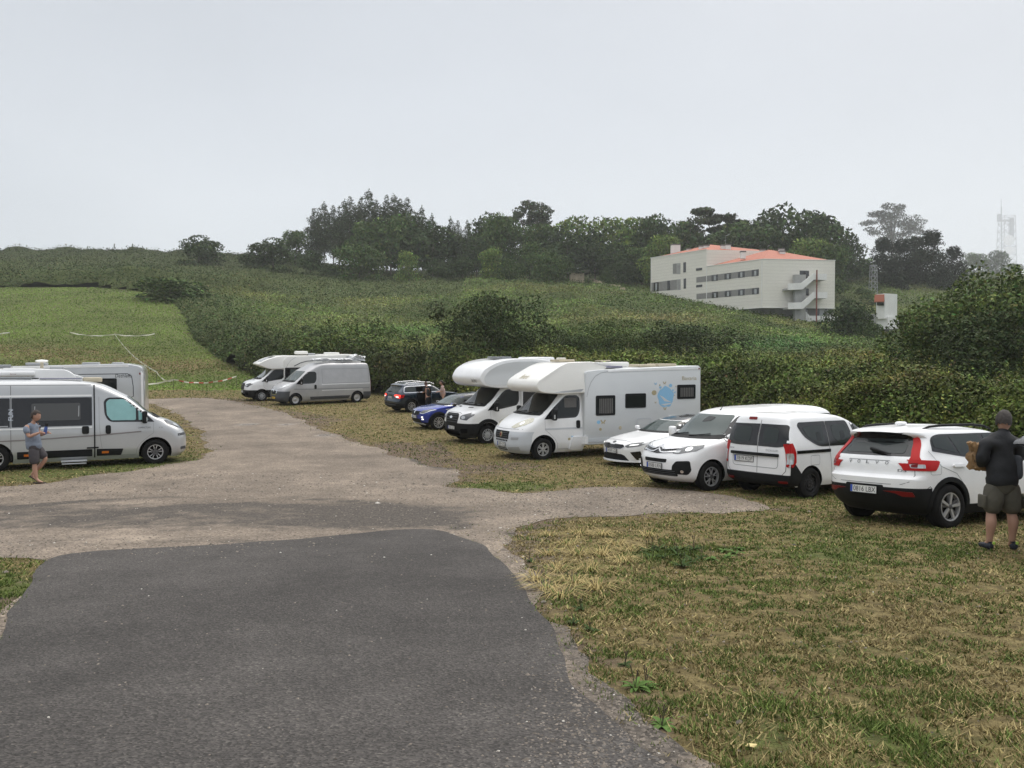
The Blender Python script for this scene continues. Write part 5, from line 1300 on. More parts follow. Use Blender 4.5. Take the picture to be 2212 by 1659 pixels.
        c.mirror_part(.86, sg * 1.0, 1.16, .12, .16, .2, WHITE if v == 'L' else PLASTIC)
        c.panel('hinge', 'B', [(sg * .78, 1.20), (sg * .83, 1.20), (sg * .83, 1.25), (sg * .78, 1.25)], WHITE, off=.02)
    for y in (-.87, .87): c.wheel(-1.405, y, .33, .20, 'steelb', rim_r=.215); c.wheel(1.405, y, .33, .20, 'steelb', rim_r=.215)
    c.settle(1.405, -1.405)
    return c

def jumpy():
    c = Car('parked_van', 5.48, 19.93, -2.88, 209.5, 'white passenger van with chevron badge and twin-bar grille, nose to the gravel', 'van')
    fr = [(.20, 2.25), (.32, 2.44), (.50, 2.52), (.70, 2.515), (.85, 2.45), (.95, 2.36), (1.03, 2.22), (1.10, 1.98), (1.16, 1.68), (1.20, 1.50), (1.70, .76), (1.78, .55), (1.84, .2), (1.88, -.4), (1.90, -1.0)]
    rr = [(.22, -2.62), (.4, -2.76), (1.0, -2.76), (1.5, -2.70), (1.72, -2.62), (1.83, -2.45), (1.88, -2.2), (1.90, -1.9)]
    hh = [(.20, .86), (.36, .94), (.7, .96), (1.0, .955), (1.15, .93), (1.25, .905), (1.65, .80), (1.76, .75), (1.83, .66), (1.87, .55), (1.90, .38)]
    bm = loft_body(fr, rr, hh, [(.2, .62), (.7, .62), (1.0, .70), (1.15, .75), (1.25, .55), (1.90, .45)], [(.2, .15), (1.9, .25)], zlev=[.30], T=lambda x: 1 - .05 * max(0, x - 1.3) ** 1.6, pf=2.4, nside=32)
    c.set_surface(bm)
    c.body(bm, 'body', WHITE, [(1.6375, .40, .345, .95), (-1.6375, .40, .345, .95)])
    ws = c.panel('windscreen', 'F', rp([(-.78, 1.22), (.78, 1.22), (.655, 1.70), (-.655, 1.70)], .07), GLASSL, off=.008)
    c.panel('cowl', 'F', rp([(-.84, 1.17), (.84, 1.17), (.83, 1.27), (.5, 1.235), (-.5, 1.235), (-.83, 1.27)], .02), PLASTIC, off=.010)
    c.panel('rear_view_mirror', 'F', rp([(-.06, 1.52), (.22, 1.55), (.26, 1.64), (.0, 1.66)], .04), GLASS, off=.012, rim=.002, parent=ws)
    for a in (-.62, .05):
        p = [c.hit('F', a + .5 * k / 6, 1.20 + .06 * k / 6)[0] + Vector((.025, 0, .02)) for k in range(7)]
        tube_obj('wiper', p, .013, PLASTIC, c.root, 6)
    c.panel('grille_recess', 'F', [(-.52, .90), (-.20, .855), (0, .84), (.20, .855), (.52, .90), (.52, .985), (.2, .965), (0, .975), (-.2, .965), (-.52, .985)], FRIT, off=.010)
    for zz in (0, .075):
        P = [(-.53, .905 + zz), (-.22, .87 + zz), (-.12, .875 + zz), (0, .945 + zz), (.12, .875 + zz), (.22, .87 + zz), (.53, .905 + zz)]
        c.line('chrome_bar', 'F', P, CHROME, .026, off=.022, step=.05)
    for sg in (1, -1):
        h = c.panel('headlight', 'F', rp([(sg * .46, .865), (sg * .60, .86), (sg * .86, .93), (sg * .90, 1.0), (sg * .86, 1.06), (sg * .66, 1.03), (sg * .50, .95)], .02), LAMPD, off=.012, cell=.06)
        c.panel('running_lamp', 'F', rp([(sg * .50, .875), (sg * .60, .885), (sg * .62, .93), (sg * .52, .92)], .01), LAMPC, off=.017, parent=h); c.panel('lamp_bowl', 'F', circ(sg * .73, .965, .055, .045, 12), CHROME, off=.017, parent=h)
        f = c.panel('fog_recess', 'F', rp([(sg * .50, .42), (sg * .80, .40), (sg * .86, .50), (sg * .84, .72), (sg * .60, .70), (sg * .52, .60)], .04), PLASTIC, off=.008, cell=.06)
        c.panel('fog_lamp', 'F', circ(sg * .72, .475, .03, .03, 12), CHROME, off=.02, parent=f)
        v = 'L' if sg > 0 else 'R'
        w = c.panel('side_window_surround', v, rp([(1.22, 1.12), (1.16, 1.30), (.58, 1.70), (-.06, 1.72), (-.06, 1.12)], [.05, .15, .15, .03, .03]), FRIT, off=.006)
        c.panel('side_window', v, rp([(.85, 1.18), (.85, 1.45), (.55, 1.65), (.02, 1.67), (.02, 1.18)], .04), GLASS, off=.010, parent=w)
        for x0, x1 in ((-.28, -1.36), (-1.40, -2.5)):
            w = c.panel('side_window', v, rp([(x0, 1.20), (x0, 1.70), (x1, 1.69), (x1, 1.20)], .08), GLASS, off=.008)
        c.line('door_seam', v, [(.98, 1.10), (1.02, .9), (1.02, .70), (1.06, .35)], SEAMG, .008); c.line('door_seam', v, [(-.14, 1.78), (-.14, 1.0), (-.12, .33)], SEAMG, .008)
        c.mirror_part(1.02, sg * 1.12, 1.24, .14, .20, .26, WHITE)
        c.line('hood_seam', 'F', [(sg * .36, .985), (sg * .55, 1.02), (sg * .80, 1.10), (sg * .85, 1.16)], SEAMG, .006)
    c.panel('air_intake', 'F', rp([(-.36, .655), (-.38, .735), (.38, .735), (.36, .655)], .03), PLASTIC, off=.008)
    lg = c.panel('lower_grille', 'F', rp([(-.62, .36), (-.62, .50), (.62, .50), (.62, .36)], .04), PLASTIC, off=.007)
    c.bars('grille_bar', 'F', -.58, .58, (.39, .43, .47), DGREYP, h=.01, off=.018, parent=lg)
    c.plate('0588 LRN', 'F', 0, .565)
    c.text('badge', '~', 'L', 1.28, .96, .02, .08, CHROME)
    p, n = c.hit('T', .48, -.0); tube_obj('aerial', [p, p + Vector((-.03, 0, .03)), p + Vector((-.14, 0, .19))], [.02, .008, .005], PLASTIC, c.root, 6)
    for k in range(4): c.line('roof_rib', 'T', [(.2, -.45 + .3 * k), (-2.2, -.45 + .3 * k)], WHITE, .03, off=.010)
    for y in (-.94, .94): c.wheel(1.6375, y, .345, .225, 'ybyb', rim_r=.225); c.wheel(-1.6375, y, .345, .225, 'ybyb', rim_r=.225)
    c.settle(1.6375, -1.6375)
    return c

def kia():
    c = Car('parked_car', 4.9, 24.6, -2.97, 208, 'white low estate car with honeycomb lower grille, half hidden by the chevron van', 'car')
    fr = [(.14, 2.12), (.20, 2.26), (.36, 2.27), (.52, 2.28), (.66, 2.24), (.74, 2.12), (.80, 1.92), (.86, 1.62), (.92, 1.25), (.96, 1.02), (.98, .95), (1.28, .30), (1.34, .08), (1.39, -.2), (1.422, -.6)]
    rr = [(.18, -2.2), (.4, -2.3), (.9, -2.28), (1.1, -2.0), (1.3, -1.7), (1.38, -1.5), (1.422, -1.0)]
    hh = [(.14, .84), (.3, .89), (.7, .90), (.85, .88), (.95, .84), (1.27, .64), (1.35, .56), (1.40, .46), (1.422, .35)]
    bm = loft_body(fr, rr, hh, [(.14, .60), (.7, .62), (.9, .70), (1.0, .5), (1.422, .35)], [(.2, .3), (1.422, .3)], T=lambda x: 1 - .05 * max(0, x - 1.2) ** 1.6, pf=2.3, nside=26)
    c.set_surface(bm)
    c.body(bm, 'body', WHITE, [(1.325, .36, .325, .90), (-1.325, .36, .325, .90)], lambda x, y, z, n: 2 if z > 1.375 or (z > 1.30 and x < .2 and n.z > .6) else 0, (BLACKP,))
    c.panel('windscreen', 'F', rp([(-.74, .99), (.74, .99), (.57, 1.285), (-.57, 1.285)], .05), GLASSL, off=.007)
    c.panel('cowl', 'F', rp([(-.76, .965), (.76, .965), (.74, 1.005), (-.74, 1.005)], .01), PLASTIC, off=.010)
    g = c.panel('grille', 'F', rp([(-.46, .66), (-.50, .60), (-.40, .55), (-.14, .545), (-.08, .56), (.08, .56), (.14, .545), (.40, .55), (.50, .60), (.46, .66), (.14, .665), (.08, .65), (-.08, .65), (-.14, .665)], .02), FRIT, off=.012, cell=.06)
    c.line('chrome_trim', 'F', [(-.46, .665), (-.14, .67), (-.08, .655), (.08, .655), (.14, .67), (.46, .665), (.51, .60), (.40, .545), (.14, .54), (.08, .555), (-.08, .555), (-.14, .54), (-.40, .545), (-.51, .60)], CHROME, .010, off=.018, closed=True, step=.05)
    c.panel('badge', 'F', circ(0, .715, .06, .024, 16), DGREYP, off=.012)
    c.plate('3458 LGJ', 'F', 0, .475)
    c.panel('lower_grille', 'F', rp([(-.50, .36), (-.62, .22), (.62, .22), (.50, .36), (.40, .395), (-.40, .395)], .02), PLASTIC, off=.008)
    for sg in (1, -1):
        h = c.panel('headlight', 'F', rp([(sg * .50, .625), (sg * .58, .59), (sg * .82, .64), (sg * .88, .72), (sg * .86, .76), (sg * .62, .70)], .015), LAMPD, off=.012, cell=.06)
        c.panel('running_lamp', 'F', rp([(sg * .62, .635), (sg * .78, .665), (sg * .80, .69), (sg * .64, .665)], .008), DRL, off=.017, parent=h)
        c.panel('side_intake', 'F', rp([(sg * .66, .46), (sg * .84, .50), (sg * .86, .26), (sg * .78, .25)], .015), FRIT, off=.010, cell=.06)
    bm = bmesh.new(); N = 18; 
    for i in range(N + 1):
        y = -.90 + 1.8 * i / N; x = 2.34 - .55 * abs(y / .9) ** 2.6
        for q in ((x, y, .175), (x, y, .205), (x - .2, y, .215), (x - .2, y, .165)): bm.verts.new(q)
    bm.verts.ensure_lookup_table()
    for i in range(N):
        for k in range(4):
            f = bm.faces.new((bm.verts[i * 4 + k], bm.verts[i * 4 + (k + 1) % 4], bm.verts[i * 4 + 4 + (k + 1) % 4], bm.verts[i * 4 + 4 + k])); f.material_index = 1 if (k == 3 and 3 <= i < 15) else 0
    bm.faces.new([bm.verts[k] for k in range(4)]); bm.faces.new([bm.verts[N * 4 + k] for k in range(3, -1, -1)])
    bmesh.ops.recalc_face_normals(bm, faces=bm.faces); obj_bm('front_splitter', bm, [WHITE, REDD], c.root)
    c.line('splitter_stripe', 'F', [(-.6, .155), (.6, .155)], REDD, .03, off=.02)
    for v in 'LR':
        c.panel('side_window', v, rp([(.75, 1.0), (.25, 1.25), (-.4, 1.30), (-1.5, 1.24), (-1.75, 1.02), (-.5, .98)], .06), GLASS, off=.006)
        c.mirror_part(.62, (1 if v == 'L' else -1) * .99, 1.02, .12, .16, .13, WHITE)
    c.line('hood_seam', 'F', [(-.62, .74), (-.3, .765), (.3, .765), (.62, .74)], SEAMG, .008)
    for y in (-.89, .89): c.wheel(1.325, y, .325, .21, 'multi', rim_r=.22); c.wheel(-1.325, y, .325, .21, 'multi', rim_r=.22)
    c.settle(1.325, -1.325)
    return c

def captur():
    c = Car('parked_car', -2.39, 36.6, -2.62, 206.6, 'bright blue crossover car with black roof and lit daytime lamps', 'car')
    fr = [(.20, 1.85), (.30, 2.02), (.50, 2.11), (.70, 2.11), (.85, 2.03), (.94, 1.85), (1.0, 1.55), (1.05, 1.2), (1.09, 1.02), (1.40, .42), (1.47, .22), (1.53, -.1), (1.57, -.6)]
    rr = [(.24, -2.0), (.5, -2.1), (1.0, -2.08), (1.2, -1.95), (1.45, -1.6), (1.53, -1.4), (1.57, -1.0)]
    hh = [(.20, .82), (.4, .89), (.8, .90), (1.0, .885), (1.08, .85), (1.40, .68), (1.50, .60), (1.55, .48), (1.57, .35)]
    bm = loft_body(fr, rr, hh, [(.2, .5), (.8, .55), (1.0, .65), (1.1, .5), (1.57, .4)], [(.2, .3), (1.57, .3)], zlev=[.34, 1.42], T=lambda x: 1 - .05 * max(0, x - 1.2) ** 1.6, nside=26)
    c.set_surface(bm)
    c.body(bm, 'body', BLUE, [(1.32, .385, .34, .90), (-1.32, .385, .34, .90)], lambda x, y, z, n: 2 if z > 1.42 else (3 if z < .34 else 0), (BLACKP, PLASTIC))
    c.panel('windscreen', 'F', rp([(-.75, 1.10), (.75, 1.10), (.62, 1.42), (-.62, 1.42)], .05), GLASSL, off=.007)
    c.panel('cowl', 'F', rp([(-.78, 1.065), (.78, 1.065), (.76, 1.115), (-.76, 1.115)], .01), PLASTIC, off=.010)
    c.panel('grille', 'F', rp([(-.42, .66), (.42, .66), (.52, .82), (-.52, .82)], .05), PLASTIC, off=.010)
    c.panel('badge', 'F', [(0, .86), (.055, .77), (0, .68), (-.055, .77)], CHROME, off=.022)
    for sg in (1, -1):
        h = c.panel('headlight', 'F', rp([(sg * .52, .76), (sg * .70, .74), (sg * .86, .85), (sg * .90, .94), (sg * .80, .92), (sg * .54, .84)], .01), LAMPD, off=.012, cell=.06)
        c.line('running_lamp', 'F', [(sg * .50, .77), (sg * .56, .735), (sg * .70, .73), (sg * .80, .79), (sg * .88, .90)], CHROME, .022, off=.018, parent=h, step=.05)
        c.panel('fog_lamp', 'F', rp([(sg * .62, .46), (sg * .72, .46), (sg * .70, .52), (sg * .62, .52)], .01), DRL, off=.012); c.panel('fog_lamp', 'F', rp([(sg * .60, .55), (sg * .68, .55), (sg * .68, .61), (sg * .60, .61)], .01), DRL, off=.012)
        v = 'L' if sg > 0 else 'R'
        c.panel('side_window_surround', v, rp([(.98, 1.06), (.45, 1.36), (.15, 1.44), (-1.3, 1.44), (-1.65, 1.15), (-1.2, 1.06)], [.02, .1, .1, .1, .1, .05]), BLACKP, off=.005)
        c.panel('front_door_window', v, rp([(.62, 1.12), (.62, 1.22), (.30, 1.38), (-.28, 1.40), (-.28, 1.11)], .03), GLASSM, off=.009)
        c.panel('rear_door_window', v, rp([(-.36, 1.11), (-.36, 1.40), (-1.1, 1.38), (-1.3, 1.15)], .03), GLASSM, off=.009)
        c.line('chrome_trim', v, [(1.0, 1.045), (-1.3, 1.045)], CHROME, .022, off=.010); c.panel('fender_badge', v, [(1.0, .88), (.72, .90), (.74, .93), (1.0, .91)], CHROME, off=.012)
        arch_ring(c, v, 1.32, .38, .47, .34, PLASTIC); arch_ring(c, v, -1.32, .38, .47, .34, PLASTIC)
        c.panel('sill', v, [(-.9, .24), (-.9, .40), (.9, .40), (.9, .24)], PLASTIC, off=.01)
        c.line('door_seam', v, [(.92, 1.03), (.90, .8), (.82, .4)], SEAM, .008); c.line('door_seam', v, [(-.32, 1.05), (-.3, .4)], SEAM, .008)
        c.mirror_part(.62, sg * .99, 1.10, .14, .18, .15, BLACKP)
    c.panel('lower_grille', 'F', rp([(-.56, .36), (-.50, .50), (.50, .50), (.56, .36)], .03), PLASTIC, off=.008)
    c.panel('skid_plate', 'F', rp([(-.66, .25), (.66, .25), (.60, .31), (-.60, .31)], .02), ALLOY, off=.03)
    c.plate('4406 LFM', 'F', 0, .57)
    for y in (-.90, .90): c.wheel(1.32, y, .345, .21, 'multi', rim_r=.235); c.wheel(-1.32, y, .345, .21, 'multi', rim_r=.235)
    c.settle(1.32, -1.32)
    return c

def karoq():
    c = Car('parked_car', -4.9, 45.6, -2.80, 36, 'dark blue SUV with silver roof rails, lit tail light and an open side door', 'car')
    fr = [(.22, 1.9), (.5, 2.18), (.85, 2.1), (1.0, 1.6), (1.08, 1.0), (1.42, .3), (1.52, 0), (1.57, -.4), (1.60, -.8)]
    rr = [(.26, -2.0), (.40, -2.16), (.60, -2.2), (.80, -2.16), (1.08, -2.12), (1.42, -1.85), (1.50, -1.88), (1.55, -1.75), (1.60, -1.2)]
    hh = [(.22, .84), (.42, .90), (.8, .92), (1.0, .915), (1.08, .88), (1.42, .72), (1.52, .64), (1.57, .52), (1.60, .38)]
    bm = loft_body(fr, rr, hh, [(.2, .5), (1.6, .4)], [(.2, .26), (1.0, .25), (1.6, .22)], zlev=[.54], T=lambda x: 1 - .05 * max(0, abs(x) - 1.3) ** 1.6, nside=26)
    c.set_surface(bm)
    c.body(bm, 'body', NAVY, [(1.319, .40, .35, .92), (-1.319, .40, .35, .92)], lambda x, y, z, n: 2 if z < .54 and x < -1.7 or z < .30 else 0, (PLASTIC,))
    c.panel('rear_window', 'B', rp([(-.66, 1.10), (.66, 1.10), (.58, 1.42), (-.58, 1.42)], .07), GLASSM, off=.008)
    c.panel('rear_wiper', 'B', [(-.05, 1.11), (.35, 1.12), (.35, 1.15), (-.05, 1.15)], PLASTIC, off=.03)
    for sg in (-1, 1):
        v = 'L' if sg > 0 else 'R'
        t = c.panel('tail_light', 'B', rp([(sg * .50, .90), (sg * .86, .80), (sg * .88, 1.0), (sg * .60, 1.02), (sg * .42, .98)], .02), REDLIT, off=.012, cell=.08)
        c.panel('tail_light_side', v, rp([(-2.12, .82), (-2.12, 1.0), (-1.75, 1.0), (-1.82, .84)], .02), REDL, off=.012, parent=t); c.panel('brake_lamp', 'B', rp([(sg * .60, .86), (sg * .80, .84), (sg * .80, .91), (sg * .60, .93)], .01), DRL, off=.017, parent=t)
        fr_ = rp([(-1.78, 1.10), (-1.68, 1.40), (-1.45, 1.43), (.2, 1.44), (.9, 1.10)], .08)
        c.line('window_trim', v, fr_, CHROME, .03, off=.012, closed=True)
        c.panel('quarter_window', v, rp([(-1.66, 1.14), (-1.60, 1.38), (-1.05, 1.40), (-1.0, 1.14)], .07), GLASSM, off=.008)
        c.panel('front_door_window', v, rp([(-.1, 1.12), (-.1, 1.40), (.18, 1.40), (.75, 1.12)], .05), GLASSM, off=.008)
        if v == 'R': c.panel('door_opening', v, rp([(-1.0, .42), (-1.0, 1.42), (-.16, 1.43), (-.16, .42)], .05), WELL, off=.006)
        else: c.panel('rear_door_window', v, rp([(-.92, 1.12), (-.92, 1.40), (-.16, 1.40), (-.16, 1.12)], .05), GLASSM, off=.008)
        tube_obj('roof_rail', [(-1.55, sg * .60, 1.54), (-1.35, sg * .61, 1.615), (-.6, sg * .62, 1.64), (.0, sg * .60, 1.60), (.25, sg * .60, 1.50)], .022, CHROME, c.root, 8)
        arch_ring(c, v, -1.319, .395, .46, .35, PLASTIC); arch_ring(c, v, 1.319, .395, .46, .35, PLASTIC)
    c.text('lettering', 'SKODA', 'B', 0, 1.02, .05, .42, DGREYP, off=.012)
    c.plate('1286 LBP', 'B', 0, .84)
    c.panel('bumper_trim', 'B', [(-.6, .42), (.6, .42), (.6, .47), (-.6, .47)], DGREYP, off=.012)
    # open rear side door
    bm = bmesh.new(); add_box(bm, -.02, .92, -.03, .03, .42, 1.08, bev=.02); 
    for (x0, x1, z0, z1) in ((-.02, .05, 1.06, 1.42), (.80, .90, 1.06, 1.40), (-.02, .90, 1.38, 1.45)): add_box(bm, x0, x1, -.02, .02, z0, z1, bev=.01)
    d = obj_bm('open_door', bm, NAVY, c.root, smooth=.5); d.location = (-.16, -.94, 0); d.rotation_euler = (0, 0, radians(180 + 62))
    box_obj('door_glass', GLASSM, .04, .82, -.008, .008, 1.06, 1.39, 0, d)
    for y in (-.90, .90): c.wheel(1.319, y, .35, .22, 'multi', rim_r=.23); c.wheel(-1.319, y, .35, .22, 'multi', rim_r=.23)
    c.settle(1.319, -1.319)
    return c

# ---- motorhomes behind the camper van (mostly hidden)
def left_motorhome():
    c = Car('motorhome', -13.7, 28.4, -3.02, 28, 'white low-profile motorhome with curved nose cap behind the silver camper van', 'motorhome')
    cab = van_cab()
    box = prism_y(rp([(-1.35, .42), (-1.35, 2.6), (-1.6, 2.80), (-7.0, 2.86), (-7.0, .45)], [0, .1, .2, .05, .03]), 1.13, .06, 3)
    cap = prism_y(rp([(-1.7, 2.06), (-.62, 2.02), (-.42, 2.12), (-.9, 2.45), (-1.6, 2.72), (-2.5, 2.84), (-3.4, 2.86), (-3.0, 2.3)], [.05, .05, .05, .3, .5, .5, .05, .05]), 1.12)
    for v in cap.verts:
        if v.co.x > -1.8: v.co.y *= 1 - .22 * ((v.co.x + 1.8) / 1.4) ** 1.5
    es = [e for e in cap.edges if len(e.link_faces) == 2 and e.calc_face_angle(0) > 0.7]
    bmesh.ops.bevel(cap, geom=es, offset=.12, segments=4, affect='EDGES', profile=.5, clamp_overlap=True)
    c.set_surface(cab, box, cap)
    c.body(cab, 'cab', WHITE, [(0, .45, .36, 1.0)]); obj_bm('living_box', box, WHITE, c.root, smooth=.5); obj_bm('cab_hood', cap, WHITE, c.root, smooth=.5)
    duc_front(c, 'R', lamp=LAMPD)
    for v in 'LR': duc_side(c, v, GLASS)
    c.line('awning_shade_strip', 'R', [(-2.4, 2.52), (-6.9, 2.52)], DGREYP, .035, off=.02)  # dark strip painted in for the shade below the awning cassette
    bm = bmesh.new(); add_box(bm, -6.9, -2.5, -1.28, -1.12, 2.60, 2.74, bev=.03); o = obj_bm('awning_cassette', bm, WHITE, c.root, smooth=.6)
    c.text('lettering', 'fiamma', 'R', -3.1, 2.67, .035, .16, REDD, off=.19)
    c.line('black_strip', 'R', [(-1.1, 2.20), (-1.6, 2.33), (-2.4, 2.36), (-3.2, 2.37), (-6.9, 2.37)], FRIT, .09, off=.012)
    c.panel('skylight', 'T', rp([(-.9, -.45), (-.9, .45), (-1.7, .5), (-1.7, -.5)], .06), SMOKE, off=.015)
    hb = box_obj('roof_hatch', SMOKE, -3.2, -4.4, -.45, .45, 2.85, 2.96, .05, c.root)
    ant = tube_obj('antenna_post', [(-2.35, .0, 2.84), (-2.35, .0, 3.06)], .05, BEIGE, c.root, 8)
    bm = bmesh.new(); add_lathe(bm, [(0.01, .0), (.16, .02), (.20, .05), (.16, .08), (.01, .10)], 20)
    for v in bm.verts: v.co = Vector((v.co.x - 2.35, v.co.z, v.co.y + 3.03))
    bmesh.ops.recalc_face_normals(bm, faces=bm.faces); obj_bm('antenna_disc', bm, CREAM, ant, smooth=.9)
    box_obj('roof_vent', CAPG, -1.7, -2.1, -.7, -.3, 2.78, 2.90, .03, c.root)
    for y in (-1.0, 1.0): c.wheel(0, y, .345, .22, 'alloy7', rim_r=.21); c.wheel(-4.3, y, .345, .22, 'alloy7', rim_r=.21)
    c.settle(0, -4.3)
    return c
def far_left_motorhome():
    c = Car('motorhome', -21.9, 31.8, -2.96, 200, 'grey-sided motorhome, rear corner showing above the silver camper van', 'motorhome')
    box = prism_y(rp([(-1.3, .42), (-1.3, 2.60), (-1.6, 2.82), (-6.3, 2.92), (-6.9, 2.80), (-6.95, 2.4), (-6.95, .5)], [0, .1, .1, .12, .2, .1, .03]), 1.14, .05, 3)
    cab = van_cab(); c.set_surface(cab, box)
    c.body(cab, 'cab', WHITE, [(0, .45, .36, 1.0)]); obj_bm('living_box', box, SILVER, c.root, smooth=.5)
    duc_front(c, 'L'); 
    v = 'L'; duc_side(c, 'L', GLASS)
    habitation_windows(c, v, [(-5.0, -5.95, 1.72, 2.34, False)])
    c.text('lettering', 'Dethleffs', v, -6.20, 2.44, .14, .62, INK, off=.01, shear=.2)
    c.line('swoosh_stripe', v, [(-3.2, 2.50), (-6.35, 2.52), (-6.50, 2.40), (-6.55, 2.0), (-6.55, 1.6), (-6.3, 1.5), (-5.6, 1.46), (-5.2, 1.46)], DGREYP, .03, off=.006)
    c.line('hatch_frame', v, rp([(-5.7, .6), (-5.7, 1.38), (-6.75, 1.38), (-6.75, .6)], .05), SEAMG, .02, off=.010, closed=True)
    c.panel('hatch_lock', v, [(-6.48, 1.18), (-6.58, 1.18), (-6.58, 1.26), (-6.48, 1.26)], PLASTIC)
    c.panel('corner_trim', v, [(-6.84, .5), (-6.84, 2.80), (-6.92, 2.78), (-6.92, .5)], WHITE, off=.012)
    c.panel('marker_lamp', v, [(-6.78, 2.48), (-6.78, 2.56), (-6.83, 2.56), (-6.83, 2.48)], REDD, off=.016)
    c.panel('roof_trim', v, [(-1.6, 2.74), (-1.6, 2.82), (-6.4, 2.88), (-6.4, 2.80)], WHITE, off=.012)
    for x0, x1 in ((-2.6, -3.3), (-4.6, -5.2), (-5.7, -6.1)): box_obj('roof_hatch', CAPG, x0, x1, -.3, .4, 2.86, 2.97, .03, c.root)
    for y in (-1.0, 1.0): c.wheel(0, y, .345, .22, 'alloy7', rim_r=.21); c.wheel(-4.3, y, .345, .22, 'alloy7', rim_r=.21)
    c.settle(0, -4.3)
    return c

def edge_car():
    """dark-bumpered hatchback with its tailgate up, mostly beyond the right edge"""
    c = Car('parked_car', 8.75, 10.55, -2.50, 30, 'white estate car with black bumper and raised tailgate, cut off at the right edge', 'car')
    fr = [(.22, 1.9), (.5, 2.18), (.85, 2.1), (1.0, 1.6), (1.08, 1.0), (1.42, .3), (1.52, 0), (1.57, -.4), (1.60, -.8)]
    rr = [(.26, -1.95), (.40, -2.08), (.62, -2.10), (.66, -2.06), (1.05, -2.04), (1.42, -1.9), (1.50, -1.85), (1.55, -1.7), (1.60, -1.2)]
    hh = [(.22, .84), (.42, .90), (.8, .91), (1.0, .90), (1.08, .88), (1.42, .74), (1.52, .66), (1.57, .54), (1.60, .38)]
    bm = loft_body(fr, rr, hh, [(.2, .5), (1.6, .4)], [(.2, .22), (1.0, .18), (1.6, .2)], zlev=[.50, .62], T=lambda x: 1 - .05 * max(0, x - 1.3) ** 1.6, nside=26)
    c.set_surface(bm)
    c.body(bm, 'body', WHITE, [(1.319, .38, .34, .92), (-1.319, .38, .34, .92)], lambda x, y, z, n: 2 if z < .50 else 0, (PLASTIC,))
    o = c.panel('boot_opening', 'B', rp([(-.72, .70), (.72, .70), (.66, 1.46), (-.66, 1.46)], .06), WELL, off=.006)
    c.panel('boot_sill', 'B', rp([(-.76, .62), (.76, .62), (.76, .69), (-.76, .69)], .01), ALLOY, off=.02)
    for sg in (-1, 1):
        c.panel('tail_light', 'B', rp([(sg * .76, .78), (sg * .88, .78), (sg * .86, 1.15), (sg * .76, 1.15)], .02), REDL, off=.012)
        c.panel('rear_reflector', 'B', rp([(sg * .40, .46), (sg * .80, .46), (sg * .80, .50), (sg * .40, .50)], .008), REDD, off=.012)
        c.panel('side_window', 'L' if sg > 0 else 'R', rp([(-1.7, 1.10), (-1.6, 1.42), (.2, 1.44), (.8, 1.10)], .08), GLASS, off=.007)
    bm = bmesh.new()
    P = [(-1.72, 1.59), (-2.2, 1.56), (-2.62, 1.46), (-2.70, 1.40), (-2.62, 1.38), (-2.2, 1.47), (-1.8, 1.51)]
    tg = prism_y(P, .66, .03, 2); obj_bm('tailgate', tg, BLACKP, c.root, smooth=.6)
    for y in (-.90, .90): c.wheel(1.319, y, .335, .22, 'multi', rim_r=.22); c.wheel(-1.319, y, .335, .22, 'multi', rim_r=.22)
    tube_obj('exhaust', [(-2.14, .52, .27), (-1.9, .52, .27)], .035, CHROME, c.root, 10)
    c.settle(1.319, -1.319)
    return c
# ------------------------------------------------------------------ buildings and structures on the hill
def clad_mat():
    m = bpy.data.materials.new('cream_cladding'); m.use_nodes = True; t = m.node_tree; N = t.nodes; L = t.links; b = N['Principled BSDF']
    b.inputs['Roughness'].default_value = 0.6
    tc = N.new('ShaderNodeTexCoord'); mp = N.new('ShaderNodeMapping'); mp.inputs['Scale'].default_value = (0.35, 0.35, 2.6)
    no = N.new('ShaderNodeTexNoise'); no.inputs['Scale'].default_value = 1.5; no.inputs['Detail'].default_value = 5
    L.new(tc.outputs['Object'], mp.inputs[0]); L.new(mp.outputs[0], no.inputs['Vector'])
    r = N.new('ShaderNodeValToRGB'); L.new(no.outputs[0], r.inputs[0]); e = r.color_ramp.elements
    e[0].position = .3; e[0].color = (.73, .70, .63, 1); e[1].position = .7; e[1].color = (.77, .745, .67, 1)
    L.new(r.outputs[0], b.inputs['Base Color']); return m
CLAD = clad_mat()
CLADJ = mat('cladding_joint', (0.64, 0.62, 0.555), 0.8)
GREYPANEL = mat('grey_facade_panel', (0.24, 0.235, 0.225), 0.6, noise=0.1, nscale=2)
ROOFO = mat('orange_roof', (0.38, 0.125, 0.075), 0.75, noise=0.08, nscale=1.0)
CONC = mat('concrete', (0.36, 0.36, 0.35), 0.8, noise=0.25, nscale=0.8)
CONCW = mat('white_render', (0.76, 0.755, 0.73), 0.7, noise=0.08, nscale=0.6)
WINF = mat('dark_window', (0.018, 0.02, 0.022), 0.15, coat=0.5)
CURTW = mat('white_curtain', (0.45, 0.47, 0.48), 0.8)
RUST = mat('red_brown_steel', (0.20, 0.055, 0.04), 0.6)
CAPD = mat('chimney_cap', (0.16, 0.155, 0.15), 0.8)
STEEL = mat('galvanised_steel', (0.30, 0.31, 0.32), 0.6)
def zp(zx, zy, ox=2500, oy=780, s=2.765): return (ox + zx / s) * .5486, (oy + zy / s) * .5486
